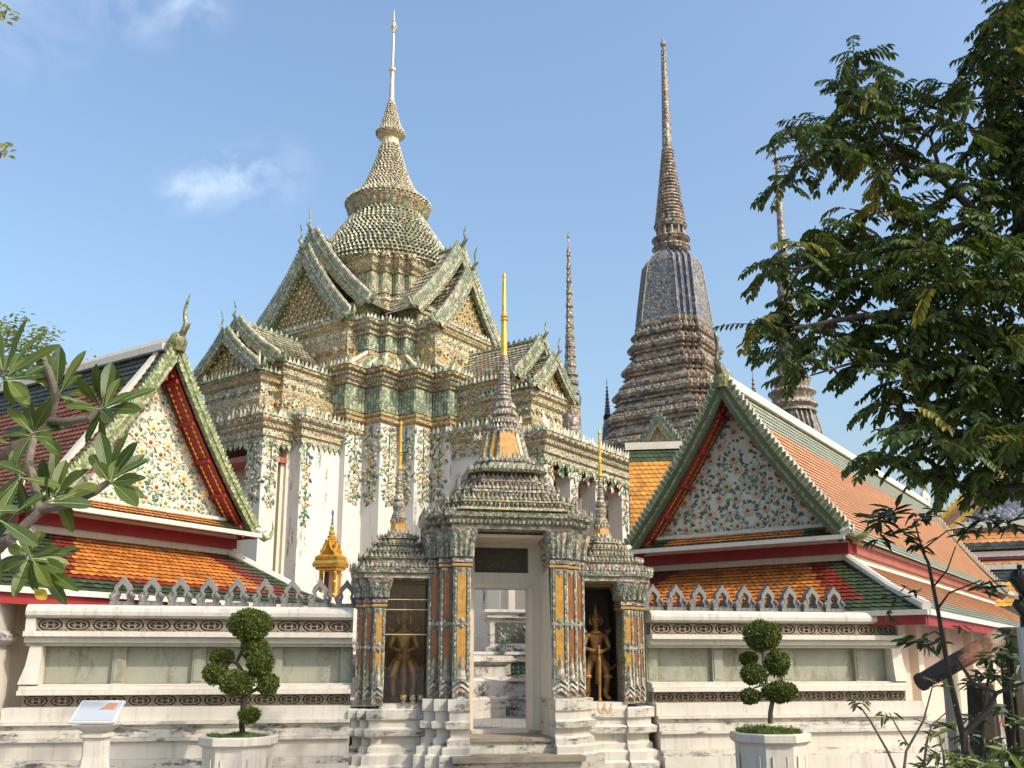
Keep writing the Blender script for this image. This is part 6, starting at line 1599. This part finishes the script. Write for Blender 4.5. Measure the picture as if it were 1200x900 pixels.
# ------------------------------------------------------------------ pale tree far behind the left chapel
q = at(20, 440, 34)
t_ = thing('tree', 'pale yellow green tree far behind the left chapel ridge', 'tree', (q.x, 34, 0)); T3 = Vector((q.x, 34, 0))
a = MB(); a.tube([(0, 0, 0), (.1, 0, 3), (0, 0, 6), (.3, 0, 9)], [.35, .3, .22, .1], BARK, 8)
for sx in (-1, 1): a.tube([(0, 0, 6), (sx*1.4, .3, 8), (sx*2.2, 0, 9.5)], [.15, .1, .04], BARK, 6)
a.build('trunk', t_)
a = MB(); rr = random.Random(31)
cl = [Vector((rr.gauss(0, 1.0), rr.gauss(0, .9), rr.uniform(7.5, q.z+1.4))) for k in range(44)]
cl += [at(px, py, 34)-T3 for px, py in ((0, 392), (20, 380), (38, 400), (52, 420), (10, 400), (-20, 385), (30, 425), (55, 440))]
for c0 in cl:
    for k in range(75):
        v = Vector((rr.gauss(0, .30), rr.gauss(0, .30), rr.gauss(0, .26)))
        an = rr.uniform(0, 6.28); leaflet(a, c0+v, (math.cos(an), math.sin(an), rr.uniform(-.7, .3)), (0, 0, 1), rr.uniform(.16, .26), .10, LF_BG)
a.build('crown', t_)

# ------------------------------------------------------------------ topiaries and their planters
def leaf_ball(mb, c, rx, ry, rz_, r_, n_):
    c = Vector(c)
    for k in range(n_):
        z = r_.uniform(-1, 1); an = r_.uniform(0, 6.28); s_ = math.sqrt(1-z*z)
        d = Vector((s_*math.cos(an), s_*math.sin(an), z)); sh = r_.uniform(.80, 1.03)
        lump = 1+.05*math.sin(7*d.x+3*d.z)+.04*math.sin(9*d.y+5*d.z)
        p = c + Vector((d.x*rx, d.y*ry, d.z*rz_))*sh*lump
        dd = d*.7 + Vector((r_.uniform(-1, 1), r_.uniform(-1, 1), r_.uniform(-.7, 1)))*.8
        leaflet(mb, p, dd, d+Vector((r_.uniform(-.8, .8), r_.uniform(-.8, .8), r_.uniform(-.8, .8))), r_.uniform(.020, .034), .018, LF_TOP)
YP = 11.6
def topiary(label, balls, trunks, grow, seed, px_c):
    base = at(px_c, 860, YP)
    o = thing('topiary_tree', label, 'topiary', (base.x, YP, base.z), 0, 'clipped topiary trees in planters')
    O = Vector((base.x, YP, base.z)); r_ = random.Random(seed)
    a = MB()
    for L in trunks:
        a.tube([at(x, y, YP+dy)-O for x, y, dy, w_ in L], [w_ for x, y, dy, w_ in L], BARKD if seed == 1 else BARK, 7)
    a.build('trunk', o)
    for (px, py, rx, ry, dy) in balls:
        c0 = at(px, py, YP+dy)-O; sc_ = (at(px+rx, py, YP+dy)-O-c0).length*.94; sz = sc_*ry/rx
        b_ = MB(); core = plain('shaded crown core', (.055, .07, .02), .9) if 'core' not in globals() else globals()['core']  # dark ball: shade inside the clipped crown put into its colour
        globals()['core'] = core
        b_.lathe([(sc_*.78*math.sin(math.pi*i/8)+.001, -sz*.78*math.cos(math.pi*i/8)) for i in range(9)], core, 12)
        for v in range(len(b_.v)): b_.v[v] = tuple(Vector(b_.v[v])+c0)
        leaf_ball(b_, c0, sc_, sc_*.95, sz, r_, int(4200*sc_*sc_/(.27*.27))+320)
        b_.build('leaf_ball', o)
    return o
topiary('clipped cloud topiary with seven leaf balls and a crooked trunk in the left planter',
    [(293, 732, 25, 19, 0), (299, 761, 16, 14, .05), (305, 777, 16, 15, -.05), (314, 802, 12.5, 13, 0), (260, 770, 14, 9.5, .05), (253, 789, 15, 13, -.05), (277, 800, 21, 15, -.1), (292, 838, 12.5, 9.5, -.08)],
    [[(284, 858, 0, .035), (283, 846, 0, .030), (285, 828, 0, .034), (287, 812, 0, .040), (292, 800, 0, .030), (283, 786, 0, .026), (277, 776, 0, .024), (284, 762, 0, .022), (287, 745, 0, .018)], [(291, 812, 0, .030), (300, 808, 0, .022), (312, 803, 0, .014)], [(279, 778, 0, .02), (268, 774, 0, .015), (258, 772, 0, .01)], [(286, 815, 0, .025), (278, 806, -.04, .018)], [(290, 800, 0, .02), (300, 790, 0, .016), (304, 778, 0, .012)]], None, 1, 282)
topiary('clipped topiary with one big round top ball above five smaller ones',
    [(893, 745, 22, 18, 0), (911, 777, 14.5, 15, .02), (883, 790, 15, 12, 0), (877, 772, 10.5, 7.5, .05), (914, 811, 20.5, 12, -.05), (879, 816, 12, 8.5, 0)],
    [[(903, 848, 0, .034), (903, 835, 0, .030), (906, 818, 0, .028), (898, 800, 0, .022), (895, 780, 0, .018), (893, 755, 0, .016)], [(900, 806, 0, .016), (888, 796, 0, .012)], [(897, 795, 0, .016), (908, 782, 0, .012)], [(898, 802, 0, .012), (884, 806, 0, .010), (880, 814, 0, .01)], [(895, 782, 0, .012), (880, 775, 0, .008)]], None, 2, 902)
def planter(label, px, pyr, w_px, rim):
    c0 = at(px, pyr, YP); W2 = (at(px+w_px/2, pyr, YP)-c0).length; zt_ = c0.z
    o = thing('planter', label, 'planter', (c0.x, YP, 0), 0, 'white octagonal planters')
    a = MB(); ph = math.pi/8; K = 1/math.cos(math.pi/8)
    def R8(s_): return ngon(W2*K*s_, 8, ph)
    a.loft([[(x, y, z) for x, y in R8(s_)] for s_, z in ((.98, 0), (.98, .05), (.92, .07), (.92, .12), (.86, .14), (.88, zt_-.14), (.90, zt_-.12))], WHITE)
    n8 = R8(.872)
    for i in range(8):
        p, q_ = Vector(n8[i]), Vector(n8[(i+1) % 8]); e = (q_-p); n = Vector((e.y, -e.x)).normalized()
        u0, u1 = p.lerp(q_, .2)+n*.006, p.lerp(q_, .8)+n*.006
        for (za, zb) in ((.24, zt_-.24),):
            a.poly([(u0.x, u0.y, za), (u1.x, u1.y, za), (u1.x+n.x*.006, u1.y+n.y*.006, zb), (u0.x+n.x*.006, u0.y+n.y*.006, zb)], WHITE)
            for (A_, B_) in ((u0, u1),):
                for s_ in (.06, .94):
                    m_ = A_.lerp(B_, s_); a.tube([(m_.x+n.x*.004, m_.y+n.y*.004, za), (m_.x+n.x*.008, m_.y+n.y*.008, zb)], .008, WHITE, 4)
    a.build('body', o)
    a = MB(); a.loft([[(x, y, z) for x, y in R8(s_)] for s_, z in ((.90, zt_-.12), (1.0, zt_-.09), (1.0, zt_-.01), (.98, zt_), (.80, zt_), (.80, zt_-.05))], WHITE, False, False)
    a.build('rim', o)
    a = MB(); a.poly([(x, y, zt_-.03) for x, y in R8(.80)], plain('planter soil', (.06, .045, .03), .95)); a.build('soil', o)
    return c0, W2, zt_
for px, pyr, wpx, lab, gl, h in ((280, 862, 84, 'white octagonal planter under the cloud-shaped topiary on the left', 'short green ground cover filling the left planter', .035), (902, 858, 86, 'white octagonal planter under the round-topped topiary on the right', 'longer grassy ground cover filling the right planter', .06)):
    c0, W2, zt_ = planter(lab, px, pyr, wpx, None)
    a = MB(); rr = random.Random(px)
    for k in range(2600):
        an = rr.uniform(0, 6.28); q_ = W2*.80*math.sqrt(rr.random()); x, y = q_*math.cos(an), q_*math.sin(an)
        hh = h*rr.uniform(.5, 1.3)*(1+.5*math.sin(x*14+y*9)); hh = max(hh, .012)
        leaflet(a, (c0.x+x, YP+y, zt_-.03), (rr.uniform(-.9, .9), rr.uniform(-.9, .9), 1), (0, -1, .3), hh+.02, .013, GRASS)
    o = a.build('planter_grass'); tag(o, gl, 'grass'); o['kind'] = 'stuff'

# ------------------------------------------------------------------ information lectern
q = at(115, 848, 10.9)
t_ = thing('information_lectern', 'white information lectern with a tilted panel on a fluted pedestal', 'information stand', (q.x, 10.9, 0), 1)
zt_ = q.z
a = MB()
PL = redent(.115, .115, .012, .012, 2)
a.sweep(PL, [(.14, 0), (.14, .08), (.08, .10), (.06, .16), (.03, zt_*.35), (.0, zt_-.35), (.0, zt_-.16), (.03, zt_-.14), (.03, zt_-.10), (.0, zt_-.09), (.05, zt_-.05), (.10, zt_-.01)], WHITE)
a.build('pedestal', t_)
a = MB()
tl = R(38)
def TP(p): return (p[0], p[1]*math.cos(tl)-p[2]*math.sin(tl)-.05, zt_+.13+p[1]*math.sin(tl)+p[2]*math.cos(tl))
a.T = TP
a.box(-.245, .245, -.17, .19, -.025, .0, plain('board edge', (.62, .62, .62), .5)); a.box(-.225, .225, -.15, .17, .001, .006, plain('white printed panel', (.40, .43, .46), .35, .03))
a.build('panel', t_)
a = MB(); a.T = TP
TER = plain('terracotta map print', (.42, .20, .12), .5, .3, 40); INK = plain('grey print', (.45, .46, .48), .5)
a.poly([(.0, .03, .0075), (.18, .03, .0075), (.185, .14, .0075), (.08, .145, .0075), (.05, .08, .0075)], TER)
for k in range(0): a.poly([(.03+.04*k, .04, .0085), (.05+.04*k, .04, .0085), (.075+.03*k, .15, .0085), (.055+.03*k, .15, .0085)], INK)
a.build('print', t_)

# ------------------------------------------------------------------ saplings, beam and clutter at the lower right
def shrub(name, label, O, stems, leaves, r_, m0, m1):
    t_ = thing(name, label, 'shrub', O); O = Vector(O)
    a = MB()
    for L in stems: a.tube([at(x, y, Y)-O for x, y, Y, w_ in L], [w_ for x, y, Y, w_ in L], BARKD if m0 is LF_SH else BARK, 6)
    a.build('stem', t_)
    a = MB()
    for (px, py, Y, n_, ln, dx) in leaves:
        for k in range(n_):
            b_ = at(px+r_.uniform(-6, 6), py+r_.uniform(-5, 5), Y+r_.uniform(-.1, .1))-O; an = r_.uniform(0, 6.28)
            m = m1 if r_.random() < .25 else m0
            leaflet(a, b_, (math.cos(an)+dx, .5*math.sin(an), r_.uniform(-.8, .35)), (0, -.6, 1), ln*r_.uniform(.7, 1.2), ln*.26, m)
    a.build('leaves', t_)
rr = random.Random(17)
q = at(1130, 900, 8.6)
shrub('sapling', 'tall dark stemmed sapling with drooping dark leaf tufts before the right chapel corner', (q.x, 8.6, 0),
    [[(1138, 930, 8.6, .035), (1128, 860, 8.6, .028), (1112, 790, 8.6, .022), (1100, 720, 8.6, .018), (1088, 660, 8.6, .014), (1078, 640, 8.6, .010)],
     [(1078, 640, 8.6, .010), (1045, 612, 8.6, .007), (1030, 605, 8.6, .005)], [(1080, 642, 8.6, .009), (1072, 612, 8.6, .006), (1090, 598, 8.6, .004)], [(1080, 645, 8.6, .008), (1110, 622, 8.5, .006), (1150, 615, 8.5, .004)],
     [(1098, 715, 8.6, .012), (1112, 695, 8.5, .009), (1150, 680, 8.5, .006)], [(1104, 745, 8.6, .010), (1095, 740, 8.6, .007), (1075, 750, 8.6, .005)], [(1092, 690, 8.6, .010), (1110, 668, 8.5, .007), (1120, 640, 8.5, .005)],
     [(1165, 930, 8.4, .05), (1132, 880, 8.4, .04), (1130, 860, 8.4, .034), (1155, 835, 8.4, .03), (1168, 812, 8.4, .024), (1140, 800, 8.4, .018), (1120, 770, 8.4, .012)], [(1168, 812, 8.4, .02), (1200, 800, 8.3, .014)]],
    [(1030, 608, 8.6, 18, .20, -.4), (1045, 600, 8.6, 18, .20, -.1), (1032, 628, 8.6, 10, .17, -.3), (1062, 625, 8.6, 12, .17, 0), (1075, 605, 8.6, 14, .15, .2), (1092, 600, 8.6, 8, .14, .3), (1078, 640, 8.6, 10, .16, 0), (1130, 622, 8.5, 14, .15, .2), (1155, 610, 8.5, 16, .17, 0), (1182, 612, 8.5, 16, .18, 0), (1150, 690, 8.5, 10, .16, .3), (1160, 684, 8.5, 8, .14, .2), (1085, 752, 8.6, 16, .16, -.6), (1068, 748, 8.6, 12, .15, -.7), (1100, 752, 8.6, 8, .14, 0), (1045, 720, 8.6, 5, .13, -.4), (1050, 700, 8.6, 5, .13, -.4), (1070, 695, 8.5, 5, .14, .0), (1130, 735, 8.5, 6, .12, 0)], rr, LF_SH, LF_SH)
q = at(1070, 900, 8.2)
shrub('shrub', 'sparse young shrub with thin bare stems and pale leaves beside right wall', (q.x, 8.2, 0),
    [[(1062, 930, 8.2, .014), (1040, 880, 8.2, .011), (1020, 845, 8.2, .008), (1008, 828, 8.2, .006)], [(1056, 930, 8.2, .014), (1062, 880, 8.2, .011), (1082, 845, 8.2, .009), (1090, 815, 8.2, .007), (1095, 795, 8.2, .005)], [(1066, 876, 8.2, .008), (1050, 850, 8.2, .006), (1042, 835, 8.2, .004)], [(1080, 920, 8.2, .012), (1086, 870, 8.2, .010), (1092, 850, 8.2, .007), (1120, 825, 8.2, .005)], [(1092, 850, 8.2, .006), (1070, 842, 8.2, .004)], [(1110, 930, 8.2, .012), (1105, 880, 8.2, .009), (1100, 860, 8.2, .006)], [(1150, 940, 8.1, .012), (1165, 890, 8.1, .008), (1180, 872, 8.1, .005)]],
    [(1008, 822, 8.2, 14, .10, 0), (1032, 838, 8.2, 4, .11, 0), (1042, 838, 8.2, 4, .11, .4), (1058, 866, 8.2, 4, .09, 0), (1086, 876, 8.2, 6, .10, 0), (1098, 800, 8.2, 7, .13, .2), (1102, 860, 8.2, 10, .13, 0), (1100, 885, 8.2, 14, .13, 0), (1120, 895, 8.2, 10, .12, 0), (1085, 895, 8.2, 8, .12, 0), (1150, 895, 8.1, 12, .13, 0), (1180, 878, 8.1, 5, .2, 0), (1130, 890, 8.2, 10, .12, 0)], rr, LF_SY, LF_SH)
q = at(1180, 760, 8.9)
shrub('shrub', 'dense mid green shrub around the dark posts at the right edge', (q.x, 8.9, 0),
    [[(1150, 930, 8.9, .02), (1152, 840, 8.9, .015), (1160, 780, 8.9, .01)], [(1190, 930, 8.9, .02), (1188, 850, 8.9, .015), (1180, 770, 8.9, .01)]],
    [(1150, 790, 8.9, 18, .15, 0), (1160, 770, 8.9, 18, .15, 0), (1180, 765, 8.9, 22, .15, 0), (1185, 800, 8.9, 12, .14, 0), (1140, 800, 8.9, 10, .14, 0), (1180, 745, 8.9, 14, .14, 0), (1140, 840, 8.9, 12, .14, 0), (1130, 860, 8.9, 12, .14, 0), (1160, 870, 8.9, 18, .14, 0), (1185, 880, 8.9, 22, .14, 0), (1110, 850, 9, 14, .15, 0), (1150, 895, 8.9, 26, .14, 0), (1125, 880, 8.9, 18, .14, 0), (1170, 830, 8.9, 16, .14, 0), (1192, 845, 8.9, 14, .14, 0), (1195, 775, 8.9, 16, .14, 0), (1170, 790, 8.9, 18, .14, 0), (1115, 900, 8.9, 16, .13, 0), (1195, 900, 8.9, 20, .14, 0)], rr, LF_SH, LF_SY)
RUST = None
m, t, b, tc = mat_base('charred and rusty timber')
n_ = noise(t, tc.outputs['Object'], 4.5, 6, .65)
sx_ = t.nodes.new('ShaderNodeSeparateXYZ'); t.links.new(tc.outputs['Object'], sx_.inputs[0])
f_ = math2(t, 'ADD', mrange(t, sx_.outputs[0], -.45, .45, 0, 1), math2(t, 'MULTIPLY', math2(t, 'SUBTRACT', n_, .5), .9))
r_ = ramp(t, [(.30, (.014, .013, .014)), (.46, (.035, .018, .014)), (.62, (.17, .065, .03)), (.80, (.30, .16, .09)), (.95, (.36, .28, .20))]); t.links.new(f_, r_.inputs[0]); t.links.new(r_.outputs[0], b.inputs['Base Color']); b.inputs['Roughness'].default_value = .75
bump(t, b, noise(t, mapping(t, tc.outputs['Object'], (3, 3, 12)), 6, 5), .6, .02); RUST = m
P0, P1 = at(1080, 799, 9.2), at(1170, 748, 9.4); c0 = (P0+P1)/2
a = MB(); a.tube([P0-c0, (P0-c0)*.97, (P0-c0)*.3, P1-c0], [.065, .078, .085, .088], RUST, 10); a.tube([P0-c0-(P1-P0)*.02, P0-c0+(P1-P0)*.02], [.086, .088], plain('black iron cap', (.012, .012, .014), .5), 10)
o = a.build('timber_beam'); o.location = c0; tag(o, 'thick charred rusty timber beam slanting out from a dark post', 'beam')
for px, y0, w_, Y, lab, mm in ((1182, 735, .11, 9.5, 'dark wooden post holding the slanting beam', BARKD), (1148, 800, .13, 9.3, 'shorter dark tree stump post left of the beam post', BARKD), (1112, 775, .085, 10.2, 'pale grey concrete post between the wall end and the dark posts', plaster('concrete', (.36, .33, .27), dirt=.5, thresh=(.55, .75), soft=.25)), (1199, 735, .06, 8.4, 'pale blue grey pole at the right frame edge', plain('pale painted steel', (.42, .46, .50), .5))):
    q = at(px, y0, Y); a = MB(); a.lathe([(w_*1.15, 0), (w_*1.02, .3), (w_, q.z*.6), (w_*.92, q.z-.02), (w_*.7, q.z)], mm, 10)
    if mm is BARKD:
        for k in range(5): a.tube([(w_*math.cos(k*1.3), w_*math.sin(k*1.3), .1), (w_*.98*math.cos(k*1.3+.3), w_*.98*math.sin(k*1.3+.3), q.z*.5), (w_*.9*math.cos(k*1.3+.5), w_*.9*math.sin(k*1.3+.5), q.z*.95)], [.035, .025, .012], mm, 5)
    else: a.lathe([(w_*1.5, 0), (w_*1.5, .06), (w_*1.1, .08)], mm, 10)
    o = a.build('post'); o.location = (q.x, Y, 0); tag(o, lab, 'post')
# black floodlights on the pole
q = at(1197, 690, 8.3); t_ = thing('floodlight', 'black floodlight pair high on the pole at the right edge', 'floodlight', (q.x, 8.3, 0))
BLK = plain('black enamel', (.012, .012, .013), .4, .1)
for py, s_ in ((688, 1.0), (716, .7)):
    p = at(1196, py, 8.3)-Vector((q.x, 8.3, 0)); a = MB()
    a.tube([p+Vector((.12, 0, -.12))*s_, p+Vector((0.03, -.02, 0)), p+Vector((-.05, -.03, .10))*s_, p+Vector((-.04, -.03, .14))*s_], [.05*s_, .085*s_, .07*s_, .03*s_], BLK, 10)
    a.tube([p+Vector((.10, 0, -.05)), p+Vector((.12, .02, -.2))], .015, BLK, 5); a.build('lamp_head', t_)
a = MB(); p = at(1199, 735, 8.4)-Vector((q.x, 8.3, 0)); a.tube([p, p+Vector((.03, 0, .55))], .022, BLK, 6); a.build('bracket', t_)
# bicycle glimpsed between the posts
q = at(1186, 842, 15.0); t_ = thing('bicycle', 'bicycle with blue bag glimpsed between the dark posts at the right', 'bicycle', (q.x, 15, 0), 20)
a = MB()
for k, cx_ in enumerate((-.5, .5)):
    w_ = MB(); w_.tube([(cx_+.32*math.cos(i*math.pi/12), 0, .34+.32*math.sin(i*math.pi/12)) for i in range(25)], .022, plain('pale tyre', (.5, .5, .5), .6) if k == 0 else w0, 5); w0 = w_.m[0]
    for i in range(10): w_.tube([(cx_, 0, .34), (cx_+.31*math.cos(i*.628), 0, .34+.31*math.sin(i*.628))], .004, w0, 3)
    w_.build('wheel', t_)
a.tube([(-.5, 0, .34), (-.1, 0, .34), (-.2, 0, .85)], .018, REDG, 6); a.tube([(-.1, 0, .34), (.38, 0, .85), (.5, 0, .34)], .018, REDG, 6); a.tube([(-.2, 0, .8), (.38, 0, .8)], .018, REDG, 6); a.tube([(-.5, 0, .34), (-.2, 0, .8)], .014, REDG, 6); a.tube([(.38, 0, .85), (.36, 0, 1.0)], .015, BLK, 6); a.tube([(.36, -.25, 1.02), (.36, .25, 1.02)], .015, BLK, 6); a.box(-.3, -.1, -.05, .05, .86, .91, BLK)
a.build('frame', t_)
a = MB(); a.lathe([(.05, .86), (.20, .90), (.22, 1.05), (.14, 1.15), (.03, 1.17)], plain('blue plastic bag', (.03, .08, .35), .45, .2, 8), 9, (.45, 0)); a.build('bag', t_)
